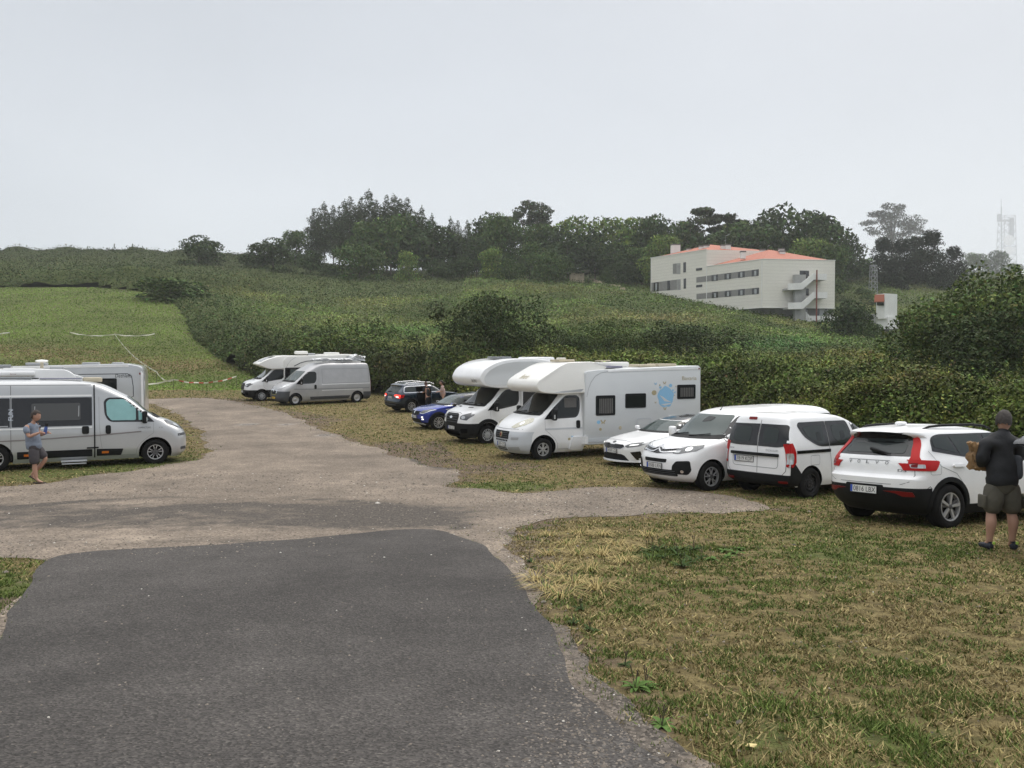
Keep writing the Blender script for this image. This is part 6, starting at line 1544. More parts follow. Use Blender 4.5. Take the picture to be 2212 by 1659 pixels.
class Wall:
    """vertical facade through ground points A and B; places pieces by horizontal run and height"""
    def __init__(w, A, B, parent):
        w.A = Vector((A[0], A[1], 0)); w.B = Vector((B[0], B[1], 0)); w.d = (w.B - w.A); w.L = w.d.length; w.d.normalize()
        w.n = Vector((w.d.y, -w.d.x, 0)); 
        if w.n.y > 0: w.n = -w.n
        w.p = parent
    def uv(w, px, py):
        k = (px - PCX) / FPX; t = (k * w.A.y - w.A.x) / (w.d.x - k * w.d.y)
        P = w.A + w.d * t; r = ray(px, py); z = CAMZ + r[2] / r[1] * P.y
        return t, z
    def slab(w, name, m, pts, d0, d1, parent=None, quad=None):
        """pts (u, z) polygon extruded from depth d0 to d1 (outward positive)"""
        bm = bmesh.new(); F = []
        for d in (d0, d1): F.append([bm.verts.new(w.A + w.d * u + w.n * d + Vector((0, 0, z))) for u, z in pts])
        bm.faces.new(F[0]); bm.faces.new(F[1][::-1])
        for i in range(len(pts)): bm.faces.new((F[0][i], F[0][(i + 1) % len(pts)], F[1][(i + 1) % len(pts)], F[1][i]))
        bmesh.ops.recalc_face_normals(bm, faces=bm.faces)
        return obj_bm(name, bm, m, parent or w.p)
    def zr(w, zx0, zy0, zx1, zy1):
        u0, z0 = w.uv(*zp(zx0, (zy0))); u1, _ = w.uv(*zp(zx1, zy0)); um = (u0 + u1) / 2
        _, za = w.uv(*zp((zx0 + zx1) / 2, zy0)); _, zb = w.uv(*zp((zx0 + zx1) / 2, zy1))
        return [(u0, zb), (u1, zb), (u1, za), (u0, za)]
def office_building():
    root = empty('building', (46.2, 150, 9.0)); tag(root, 'long cream clad building with orange hipped roofs and outdoor staircase on the hillside', 'building')
    root_i = root.matrix_world
    hold = empty('tmp'); bpy.data.objects.remove(hold)
    C, L1, L2, Rr = (46.2, 150.0), (38.5, 161.5), (29.7, 174.6), (60.2, 152.0)
    K1 = (52.6, 163.5)
    before = set(o.name for o in bpy.data.objects)
    P = None
    zt1 = CAMZ + 19.05; zt2 = CAMZ + 22.4; zb1 = CAMZ + 10.25
    def block(name, pts, z0, z1, m):
        bm = bmesh.new(); a = [bm.verts.new((x, y, z0)) for x, y in pts]; b = [bm.verts.new((x, y, z1)) for x, y in pts]
        bm.faces.new(a); bm.faces.new(b[::-1])
        for i in range(len(pts)): bm.faces.new((a[i], a[(i + 1) % len(pts)], b[(i + 1) % len(pts)], b[i]))
        bmesh.ops.recalc_face_normals(bm, faces=bm.faces); return obj_bm(name, bm, m)
    Bk = (L1[0] + 14, L1[1] + 2.0 + 1.5); 
    block('wall', [C, Rr, (Rr[0] - 7.7, Rr[1] + 11.5), L1], zb1, zt1, CLAD)
    block('wall', [L1, (L1[0] + 13.9, L1[1] + 2.0), (L2[0] + 13.9, L2[1] + 2.0), L2], CAMZ + 5.0, zt2, CLAD)
    # recessed ground floor
    block('ground_floor', [(C[0] - 1.4, C[1] + 3.2), (Rr[0] - 1.2, Rr[1] + .9), (Rr[0] - 7.5, Rr[1] + 10.5), (L1[0] - .2, L1[1] - 1)], CAMZ + 5.5, zb1 - .003, CONC)
    W1 = Wall(L2, C, P); W2 = Wall(C, Rr, P); W3 = Wall(L1, (L1[0] + 13.9, L1[1] + 2.0), P)
    def par(ob): return ob
    # cladding courses: recessed joints drawn as real thin grooves proud strips
    k = 0
    for Wn, zlo, zhi, u0, u1 in ((W1, zb1, zt2, 0, 15.8), (W1, zb1, zt1, 15.8, W1.L), (W2, zb1, zt1, 0, W2.L), (W3, zt1, zt2, 0, 12)):
        z = zlo + .62; bm = bmesh.new()
        while z < zhi - .3:
            q = [Wn.A + Wn.d * u + Wn.n * .012 + Vector((0, 0, zz)) for u, zz in ((u0 + .05, z), (u1 - .05, z), (u1 - .05, z + .05), (u0 + .05, z + .05))]
            bm.faces.new([bm.verts.new(v) for v in q]); z += .62
        o = obj_bm('cladding_joints', bm, CLADJ); tag(o, kind='stuff')
    # W1 features (zoomed photo coordinates turned into run and height on the facade)
    def win(Wn, r, curtain=True, d=.05):
        f = Wn.slab('window', WINF, Wn.zr(*r), -.02, d); x0, y0, x1, y1 = r
        cw = (x1 - x0)
        if curtain:
            for a, b in ((.38, .48), (.52, .66)): Wn.slab('curtain', CURTW, Wn.zr(x0 + cw * a, y0 + 12, x0 + cw * b, y1 - 6), d, d + .02, parent=f)
        return f
    for r in ((830, 834, 898, 902), (970, 817, 1040, 884), (1115, 798, 1188, 866), (1265, 779, 1340, 850), (834, 1021, 902, 1087), (973, 1008, 1043, 1074), (1118, 993, 1191, 1060), (1269, 979, 1345, 1047)): win(W1, r)
    for r in ((522, 698, 549, 808), (526, 876, 551, 986), (660, 762, 725, 788), (663, 944, 728, 970), (672, 1128, 733, 1152)): win(W1, r, False)
    win(W1, (201, 916, 256, 1018)); win(W1, (350, 898, 380, 1003), False)
    def gp(pts): 
        W1.slab('facade_panel', GREYPANEL, [W1.uv(*zp(x, y)) for x, y in pts], -.02, .025)
    for pts in (((664, 862), (773, 848), (773, 909), (664, 921)), ((779, 846), (830, 839), (830, 903), (779, 909)), ((900, 830), (969, 820), (969, 888), (900, 896)), ((1042, 812), (1114, 802), (1114, 869), (1042, 879)), ((1190, 793), (1264, 784), (1264, 852), (1190, 860)),
                ((666, 1043), (774, 1033), (774, 1093), (666, 1102)), ((780, 1032), (833, 1026), (833, 1090), (780, 1094)), ((904, 1018), (972, 1011), (972, 1077), (904, 1083)), ((1045, 1004), (1117, 996), (1117, 1063), (1045, 1069)), ((1193, 990), (1268, 982), (1268, 1050), (1193, 1056)),
                ((258, 912), (349, 900), (349, 1005), (258, 1013)), ((382, 896), (453, 886), (453, 998), (382, 1003)), ((408, 716), (450, 711), (450, 824), (408, 825)), ((173, 922), (199, 919), (199, 1020), (177, 1021))): gp(pts)
    for pts in (((452, 710), (490, 705), (490, 828), (452, 826)), ((455, 886), (493, 882), (493, 1000), (455, 999))):
        W1.slab('balcony_recess', CONC, [W1.uv(*zp(x, y)) for x, y in pts], -.02, .02)
    # parapet trims
    for Wn, zz, u0, u1 in ((W1, zt2, -.1, 15.85), (W1, zt1, 15.85, W1.L + .06), (W2, zt1, .0, W2.L + .06), (W2, zb1 - .12, 0, W2.L + .05), (W1, zb1 - .12, 17, W1.L + .05)):
        Wn.slab('parapet_trim', CONCW, [(u0, zz), (u1, zz), (u1, zz + .12), (u0, zz + .12)], -.1, .08)
    for u in (0.08, 15.8, W1.L - .35): W1.slab('corner_trim', CONCW, [(u, zb1 if u > 15 else zb1 + 1), (u + .14, zb1 if u > 15 else zb1 + 1), (u + .14, (zt2 if u < 15.7 else zt1) - .01), (u, (zt2 if u < 15.7 else zt1) - .01)], -.02, .05)
    # roofs
    def hip(name, base, z0, apex):
        bm = bmesh.new(); b = [bm.verts.new((x, y, z0)) for x, y in base]; a = bm.verts.new(apex); bm.faces.new(b)
        for i in range(len(b)): bm.faces.new((b[i], b[(i + 1) % len(b)], a))
        bmesh.ops.recalc_face_normals(bm, faces=bm.faces); return obj_bm(name, bm, ROOFO)
    ap1 = (50.0, 158.6, CAMZ + 22.0)
    hip('roof', [(C[0] + .1, C[1] + .35), (Rr[0] - .3, Rr[1] + .3), (Rr[0] - 7.6, Rr[1] + 11.0), (L1[0] + .3, L1[1] + .1)], zt1 + .04, ap1)
    ap2 = (41.05, 169.0, CAMZ + 24.5)
    hip('roof', [(L1[0] + .1, L1[1] + .35), (L1[0] + 13.6, L1[1] + 2.3), (L2[0] + 13.6, L2[1] + 1.8), (L2[0] + .3, L2[1] - .1)], zt2 + .04, ap2)
    # hip ridge line
    # chimneys
    def chim(zx0, zx1, zy0, zy1, Y, cap=True):
        x0, y0 = zp(zx0, zy0); x1, y1 = zp(zx1, zy1); a = at(x0, y1, Y); b = at(x1, y0, Y)
        w = (b.x - a.x); o = box_obj('chimney', CONCW, a.x, b.x, Y, Y + w * .8, a.z - .5, b.z - .25)
        if cap: box_obj('chimney_cap', CAPD, a.x - .05, b.x + .05, Y - .05, Y + w * .8 + .05, b.z - .25, b.z, 0, o)
    for q in ((401, 495, 498, 622, 172.5), (567, 612, 545, 592, 170), (701, 752, 515, 570, 166), (752, 812, 508, 562, 165.5), (940, 988, 505, 572, 164), (988, 1045, 500, 572, 163.6), (1155, 1208, 574, 628, 156), (1572, 1628, 545, 600, 157), (1580, 1638, 570, 636, 155.6), (1372, 1420, 556, 575, 160)): chim(*q)
    a = at(*zp(988, 500), 163); tube_obj('roof_lamp', [a, a + Vector((0, 0, 1.6)), a + Vector((.9, 0, 2.0))], .05, STEEL)
    a = at(*zp(1448, 560), 158.6); tube_obj('roof_lamp', [a, a + Vector((0, 0, .6)), a + Vector((.3, 0, .8))], .05, STEEL)
    # right facade openings, shaft, outdoor stair
    win(W2, (1784, 790, 1884, 848), False); W2.slab('door', WINF, W2.zr(1815, 985, 1884, 1060), -.02, .06); W2.slab('door', WINF, W2.zr(1822, 850, 1872, 905), -.02, .05)
    W2.slab('shaft_wall', CONC, [W2.uv(*zp(x, y)) for x, y in ((1690, 842), (1812, 842), (1812, 1340), (1696, 1340))], .6, 1.4)
    W2.slab('stair_landing', CONC, [W2.uv(*zp(x, y)) for x, y in ((1812, 900), (1884, 880), (1884, 915), (1812, 945))], .02, 1.5)
    for pts in (((1597, 942), (1742, 934), (1868, 835), (2012, 838), (2012, 905), (1874, 900), (1756, 1005), (1597, 1013)), ((1600, 1150), (1748, 1142), (1872, 1036), (2020, 1034), (2020, 1102), (1882, 1100), (1762, 1214), (1602, 1218))):
        W2.slab('stair_parapet', CONCW, [W2.uv(*zp(x, y)) for x, y in pts], 2.0, 2.2)
        W2.slab('stair_flight', CONC, [(lambda q: (q[0], q[1] - .0))(W2.uv(*zp(x, y))) for x, y in ((pts[7][0], pts[7][1] - 22), (pts[6][0], pts[6][1] - 22), (pts[5][0], pts[5][1] - 22), (pts[4][0], pts[4][1] - 22), pts[4], pts[5], pts[6], pts[7])], .05, 2.0)
    u, _ = W2.uv(*zp(1902, 1100)); zlo = float(Zt(C[0] + 8, C[1])) - .5
    q = W2.A + W2.d * u + W2.n * 2.3; tube_obj('steel_column', [Vector((q.x, q.y, zlo)), Vector((q.x, q.y, CAMZ + 17.0))], .13, RUST)
    # ground floor windows
    WG = Wall((C[0] - 1.4, C[1] + 3.2), (Rr[0] - 1.2, Rr[1] + .9), P)
    for pts, m, nm in ((((1830, 1190), (1866, 1190), (1866, 1284), (1840, 1262)), WINF, 'window'), (((1868, 1190), (1972, 1190), (1972, 1283), (1868, 1283)), GREYPANEL, 'facade_panel'), (((1974, 1190), (2000, 1190), (2000, 1283), (1974, 1283)), WINF, 'window'),
                       (((2000, 1190), (2062, 1190), (2062, 1283), (2000, 1283)), CURTW, 'door'), (((2062, 1190), (2082, 1190), (2082, 1283), (2062, 1283)), WINF, 'window'), (((2084, 1190), (2150, 1190), (2150, 1283), (2084, 1283)), GREYPANEL, 'facade_panel')):
        WG.slab(nm, m, [WG.uv(*zp(x, y)) for x, y in pts], .0, .06)
    W2.slab('terrace_wall', CONCW, [W2.uv(*zp(x, y)) for x, y in ((1822, 1240), (1862, 1284), (2160, 1284), (2172, 1300), (2160, 1345), (1822, 1345))], .9, 1.15)
    for x in (1780, 1928, 2018, 2138):
        u, z = W2.uv(*zp(x, 1225)); q = W2.A + W2.d * u + W2.n * 3.0; tube_obj('fence_post', [Vector((q.x, q.y, z - 4)), Vector((q.x, q.y, z))], .05, STEEL)
    new = [o for o in bpy.data.objects if o.name not in before]
    bpy.context.view_layer.update()
    for o in new:
        if o.parent is None:
            o.parent = root; o.matrix_parent_inverse = root.matrix_world.inverted()
    return root

def group_under(name, loc, label, cat, fn, group=None, kind=None):
    root = empty(name, loc); tag(root, label, cat, group, kind)
    before = set(o.name for o in bpy.data.objects); fn()
    bpy.context.view_layer.update()
    for o in [o for o in bpy.data.objects if o.name not in before]:
        if o.parent is None: o.parent = root; o.matrix_parent_inverse = root.matrix_world.inverted()
    return root
def z2(x, y): return (3200 + x / 2.659) * .5486, (780 + y / 2.659) * .5486
def small_tower():
    Y = 125.0
    def P(x, y, dy=0): return at(*z2(x, y), Y + dy)
    b0 = P(750, 1390); loc = (b0.x, Y, b0.z)
    def fn():
        def quadbox(name, m, x0, xc, x1, y0, y1, dl=1.6, dr=1.3):
            """two-faced block seen on its corner xc"""
            A = P(x0, y1, dl); Cc = P(xc, y1); B = P(x1, y1, dr); D = Vector((A.x + B.x - Cc.x, A.y + B.y - Cc.y, 0))
            z0 = Cc.z; z1 = P(xc, y0).z
            bm = bmesh.new(); pts = [A, Cc, B, D]; a = [bm.verts.new((p.x, p.y, z0)) for p in pts]; b = [bm.verts.new((p.x, p.y, z1)) for p in pts]
            bm.faces.new(a); bm.faces.new(b[::-1])
            for i in range(4): bm.faces.new((a[i], a[(i + 1) % 4], b[(i + 1) % 4], b[i]))
            bmesh.ops.recalc_face_normals(bm, faces=bm.faces); return obj_bm(name, bm, m)
        quadbox('upper_wall', CONCW, 664, 752, 883, 998, 1262)
        quadbox('lower_wall', CONCW, 664, 786, 905, 1240, 1400, 1.9, 1.3)
        a, b, c_, d = P(655, 1010, .9), P(750, 1008, -.25), P(750, 1082, -.55), P(652, 1084, .6)
        bm = bmesh.new(); vs = [bm.verts.new(v) for v in (a, b, c_, d)]; f = bm.faces.new(vs)
        r = bmesh.ops.extrude_face_region(bm, geom=[f]); [setattr(v, 'co', v.co + Vector((0, .25, -.1))) for v in r['geom'] if isinstance(v, bmesh.types.BMVert)]
        bmesh.ops.recalc_face_normals(bm, faces=bm.faces); obj_bm('roof', bm, ROOFO)
        bm = bmesh.new(); vs = [bm.verts.new(v) for v in (P(674, 1092, 1.35), P(747, 1092, 0.05), P(747, 1124, 0.05), P(674, 1124, 1.35))]; f = bm.faces.new(vs)
        r = bmesh.ops.extrude_face_region(bm, geom=[f]); [setattr(v, 'co', v.co + Vector((-.12, -.16, 0))) for v in r['geom'] if isinstance(v, bmesh.types.BMVert)]
        bmesh.ops.recalc_face_normals(bm, faces=bm.faces); obj_bm('window', bm, WINF)
        bm = bmesh.new(); vs = [bm.verts.new(v) for v in (P(548, 1222, 3), P(662, 1212, 1.7), P(662, 1332, 1.7), P(600, 1310, 2.4), P(548, 1262, 3))]; f = bm.faces.new(vs)
        r = bmesh.ops.extrude_face_region(bm, geom=[f]); [setattr(v, 'co', v.co + Vector((.1, .4, 0))) for v in r['geom'] if isinstance(v, bmesh.types.BMVert)]
        bmesh.ops.recalc_face_normals(bm, faces=bm.faces); obj_bm('ramp_wall', bm, CONC)
        a = P(716, 1395, -1.5); b = P(950, 1372, -1.5); box_obj('low_wall', mat('dark_stone', (.05, .05, .045), .9, noise=.3, nscale=1), a.x, b.x, a.y, a.y + .4, a.z - 1.5, b.z)
    group_under('stair_tower', loc, 'small white concrete tower with orange sloping roof, right of the long building', 'tower', fn)

def stone_hut():
    g = ground(1247, 614, 100); Y = g.y
    st = mat('pale_stonework', (0.42, 0.35, 0.25), 0.95, noise=0.3, nscale=1.2, bump=.5, bscale=3)
    def fn():
        a, b = at(1232, 618, Y), at(1262, 618, Y); top = at(1247, 589, Y).z
        box_obj('wall', st, a.x, b.x, Y, Y + 4, a.z - .8, top)
        c_ = at(1226, 589, Y); d = at(1272, 589, Y); box_obj('overgrown_roof', mat('mossy_roof', (.06, .065, .035), .95, noise=.4, nscale=1), c_.x, d.x, Y - .4, Y + 4.4, top, top + .6)
        rr = random.Random(4)
        for k in range(9):
            x = rr.uniform(a.x + .3, b.x - .5); z = rr.uniform(a.z + .5, top - .4); box_obj('putlog_hole', WINF, x, x + .16, Y - .02, Y + .05, z, z + .18)
    group_under('stone_hut', (g.x, Y, g.z), 'small ruined pale stone hut with overgrown roof in front of the wood', 'hut', fn)
    g2 = ground(1131, 605, 100); 
    a, b = at(1121, 606, g2.y), at(1141, 606, g2.y); o = box_obj('stone_wall', st, a.x, b.x, g2.y, g2.y + 1.5, a.z - .8, at(1131, 594, g2.y).z); tag(o, 'short piece of ruined stone wall left of the stone hut, half under shrubs', 'wall')
    g3 = ground(1310, 618, 100); P0, P1 = ground(1275, 612, 100), ground(1345, 632, 100)
    bm = bmesh.new(); rr = random.Random(8)
    for k in range(16):
        p = P0.lerp(P1, k / 15); s = rr.uniform(.4, .8); add_box(bm, p.x - s, p.x + s, p.y - .5, p.y + .6, p.z - .4, p.z + .5 + s, bev=.15)
    o = obj_bm('stone_wall', bm, st, smooth=.8); tag(o, 'long tumbled stone wall running right and downhill from the hut', 'wall')

def lattice(bm, base, w0, w1, h, n, r=0.05, cross=True):
    cs = [(-1, -1), (1, -1), (1, 1), (-1, 1)]
    lv = lambda t, c: base + Vector((c[0] * (w0 + (w1 - w0) * t) / 2, c[1] * (w0 + (w1 - w0) * t) / 2, h * t))
    for c in cs: add_tube(bm, [lv(0, c), lv(1, c)], r * 1.4, 4)
    for k in range(n):
        for i in range(4):
            a, b = cs[i], cs[(i + 1) % 4]; add_tube(bm, [lv(k / n, a), lv((k + 1) / n, b)], r, 3); (add_tube(bm, [lv(k / n, b), lv((k + 1) / n, a)], r, 3) if cross else None); add_tube(bm, [lv((k + 1) / n, a), lv((k + 1) / n, b)], r, 3)
def towers():
    # telecom mast
    Y = 2400.0; b = at(2173, 600, Y); top = at(2173, 467, Y)
    def fn():
        bm = bmesh.new(); lattice(bm, Vector((b.x, Y, b.z)), 40, 31, top.z - b.z, 8, .62); bmesh.ops.recalc_face_normals(bm, faces=bm.faces); obj_bm('lattice', bm, STEEL)
        tube_obj('mast', [at(2164, 600, Y - 25), at(2163, 446, Y - 25)], 1.7, STEEL); tube_obj('antenna_rod', [at(2163, 450, Y - 25), at(2163, 430, Y - 25)], .7, STEEL)
        for px, py, r in ((2180, 519, 15), (2178, 542, 13), (2188, 541, 8)):
            p = at(px, py, Y - 26); bm = bmesh.new(); add_lathe(bm, [(.1, -1.6), (r, -1.5), (r, 1.5), (.1, 1.7)], 20)
            for v in bm.verts: v.co += p
            bmesh.ops.recalc_face_normals(bm, faces=bm.faces); obj_bm('dish', bm, CONCW, smooth=.7)
        for px0, px1, py0, py1 in ((2161, 2190, 474, 490), (2184, 2191, 470, 512), (2157, 2162, 462, 478)):
            a, c_ = at(px0, py1, Y - 25), at(px1, py0, Y - 25); box_obj('platform', STEEL, a.x, c_.x, Y - 25, Y - 17, c_.z - 5.5 if px1 - px0 > 10 else a.z, c_.z)
    group_under('telecom_tower', (b.x, Y, b.z), 'tall lattice telecom tower with round dishes fading into the fog at far right', 'tower', fn)
    def pylon(px, y0, y1, Y, arm, label):
        b = at(px, y1, Y); t = at(px, y0, Y)
        def fn():
            bm = bmesh.new(); lattice(bm, b - Vector((0, 0, 3)), 1.7, 1.1, t.z - b.z + 3, 8, .045, False); bmesh.ops.recalc_face_normals(bm, faces=bm.faces); obj_bm('lattice', bm, STEEL)
            if arm:
                for s in (1, -1): tube_obj('cross_arm', [t + Vector((0, 0, 0)), t + Vector((s * arm, 0, -1.2)), t + Vector((0, 0, -1.5))], .14, STEEL, n=4)
        group_under('pylon', b, label, 'pylon', fn)
    pylon(1788, 490, 545, 240, 5.2, 'grey T-shaped power pylon rising above the trees behind the building')
    pylon(1886, 573, 640, 190, 0, 'slim grey lattice pylon in front of the dark cypresses')

def at_h(px, py, h, y0=30, y1=200):
    d = ray(px, py); d = d / d[1]; ys = np.linspace(y0, y1, 2000); f = CAMZ + d[2] * ys - Zt(d[0] * ys, ys) - h
    k = int(np.argmax(f < 0)) if (f < 0).any() else len(ys) - 1
    return Vector((d[0] * ys[k], ys[k], CAMZ + d[2] * ys[k]))
def tapes():
    tw = mat('barrier_tape_white', (0.70, 0.68, 0.58), 0.5); tr = mat('barrier_tape_red', (0.45, 0.07, 0.05), 0.5)
    rod = mat('dark_rod', (0.05, 0.045, 0.04), 0.8)
    n = {'A': at_h(375, 820, .95), 'B': at_h(511, 813, .95), 'E': at_h(248, 722, .95), 'F': at_h(335, 721, .95), 'G': at_h(151, 718, .95), 'H': at_h(21, 718, .9), 'M': at_h(338, 803, .9, 50)}
    n['C'] = n['A'] + Vector((-3.9, -2.5, -.35)); n['H2'] = n['H'] + Vector((-6, 2, .1))
    posts = (('A', 'thin rod holding the junction of the tapes nearest the gravel'), ('B', 'thin rod at the right-hand end of the barrier tape'), ('E', 'thin rod at the upper bend of the barrier tape in the field'), ('F', 'thin rod at the right end of the short upper tape'), ('G', 'thin rod at the left end of the long upper tape'), ('H', 'thin rod at the tape end by the left edge of the photo'), ('M', 'thin rod halfway down the sloping barrier tape'))
    for k, lb in posts:
        p = n[k]; z = float(Zt(p.x, p.y)); o = tube_obj('tape_post', [Vector((p.x, p.y, z - .1)), Vector((p.x, p.y, p.z + .04))], .014, rod, n=5); tag(o, lb, 'post', 'posts of the barrier tape')
    def tape(a, b, sag, label, red=False):
        bm = bmesh.new(); P = []
        N = max(12, int((b - a).length / .35)); d = (b - a).normalized(); rr = random.Random(int(a.x * 7) + int(b.y))
        for i in range(N + 1):
            t = i / N; p = a.lerp(b, t) - Vector((0, 0, sag * 4 * t * (1 - t))) + Vector((0, 0, .02 * sin(i * 1.7)))
            tw_ = .5 * sin(i * .9 + a.x) ; up = Vector((0, -sin(tw_), cos(tw_))); P.append((bm.verts.new(p - up * .05), bm.verts.new(p + up * .05)))
        for i in range(N):
            f = bm.faces.new((P[i][0], P[i + 1][0], P[i + 1][1], P[i][1])); f.material_index = 1 if (red and i % 2) else 0
        o = obj_bm('barrier_tape', bm, [tw, tr]); tag(o, label, 'tape')
    tape(n['A'], n['B'], .35, 'red and white barrier tape running right from the lower junction post', True)
    tape(n['C'], n['A'], .22, 'barrier tape coming out from behind the motorhomes to the junction post')
    tape(n['M'], n['A'], .35, 'lower length of sloping barrier tape down to the junction post')
    tape(n['E'], n['M'], .45, 'upper length of sloping pale barrier tape crossing the green field')
    tape(n['E'], n['F'], .2, 'short level pale tape right of the upper bend post')
    tape(n['G'], n['E'], .25, 'long level pale tape left of the upper bend post')
    tape(n['H2'], n['H'], .2, 'pale tape end entering at the left edge of the photo')
# ------------------------------------------------------------------ vegetation
LEAF = mat('leaf_cards', (1, 1, 1), 0.75, spec=0.15, tint=True)
BARK = mat('bark', (0.10, 0.085, 0.07), 0.9, noise=0.3, nscale=2)
COREM = mat('thicket_interior', (0.022, 0.026, 0.012), 0.95, spec=0.05, noise=0.5, nscale=2.5)
def cards(P, Nrm, size, rng, aspect=0.6, flat=0.6, tri=False):
    """quads at points P, facing roughly along Nrm"""
    n = len(P); r = rng.normal(size=(n, 3)); d = Nrm * flat + r * (1 - flat) * 0.9; d /= np.linalg.norm(d, axis=1, keepdims=True) + 1e-9
    t = np.cross(d, rng.normal(size=(n, 3))); t /= np.linalg.norm(t, axis=1, keepdims=True) + 1e-9; b = np.cross(d, t)
    s = np.asarray(size)[:, None] * 0.5
    V = np.empty((n, 4, 3)); V[:, 0] = P - t * s; V[:, 1] = P - b * s * aspect + t * s * .15; V[:, 2] = P + t * s; V[:, 3] = P + b * s * aspect - t * s * .1
    return V.reshape(-1, 3)
def tints(n, rng, base, var=0.35, hue=0.12):
    b = np.array(base)[None, :] * np.exp(rng.normal(0, var, (n, 1))); b = b * (1 + rng.normal(0, hue, (n, 3)) * np.array([1.2, .5, 1.0])); return np.clip(b, 0.003, 0.6)
def crown_mesh(name, lobes, n, leaf, seed, base, shell=0.7, var=.32, flat=.55, aspect=.6):
    rng = np.random.default_rng(seed); w = np.array([l[3] * l[4] + l[4] * l[5] + l[3] * l[5] for l in lobes], float) ** 1.0; w /= w.sum()
    k = rng.choice(len(lobes), n, p=w); L = np.array([l[:6] for l in lobes], float)[k]
    d = rng.normal(size=(n, 3)); d /= np.linalg.norm(d, axis=1, keepdims=True)
    # clumpy radius
    lumps = rng.normal(size=(len(lobes), 7, 3)); lumps /= np.linalg.norm(lumps, axis=2, keepdims=True)
    dot = np.einsum('nij,nj->ni', lumps[k], d); bump = np.clip((dot - .55) / .45, 0, 1).max(1)
    rad = (shell + (1 - shell) * rng.random(n) ** .6) * (0.84 + .26 * bump)
    P = L[:, :3] + d * L[:, 3:6] * rad[:, None]
    lobe_t = np.exp(rng.normal(0, .16, (len(lobes), 1)))[k]
    col = tints(n, rng, base, var) * lobe_t
    V = cards(P, d, leaf * rng.uniform(.55, 1.3, n), rng, aspect, flat)
    return quads_np(name, V, LEAF, col, parent='mesh')
def trunk_mesh(name, h, r, limbs, seed):
    bm = bmesh.new(); rr = random.Random(seed)
    add_tube(bm, [(0, 0, -.5), (.05 * r, 0, h * .3), (rr.uniform(-1, 1) * r, rr.uniform(-1, 1) * r, h * .65), (rr.uniform(-1, 1) * r * 2, rr.uniform(-1, 1) * r * 2, h)], [r, r * .8, r * .5, r * .15], 7)
    for (x, y, z, z0) in limbs: add_tube(bm, [(0, 0, z0), (x * .4, y * .4, z0 + (z - z0) * .5), (x, y, z)], [r * .4, r * .25, r * .08], 5)
    me = bpy.data.meshes.new(name); bm.to_mesh(me); bm.free(); me.materials.append(BARK); me.shade_smooth(); return me
TREES = {}
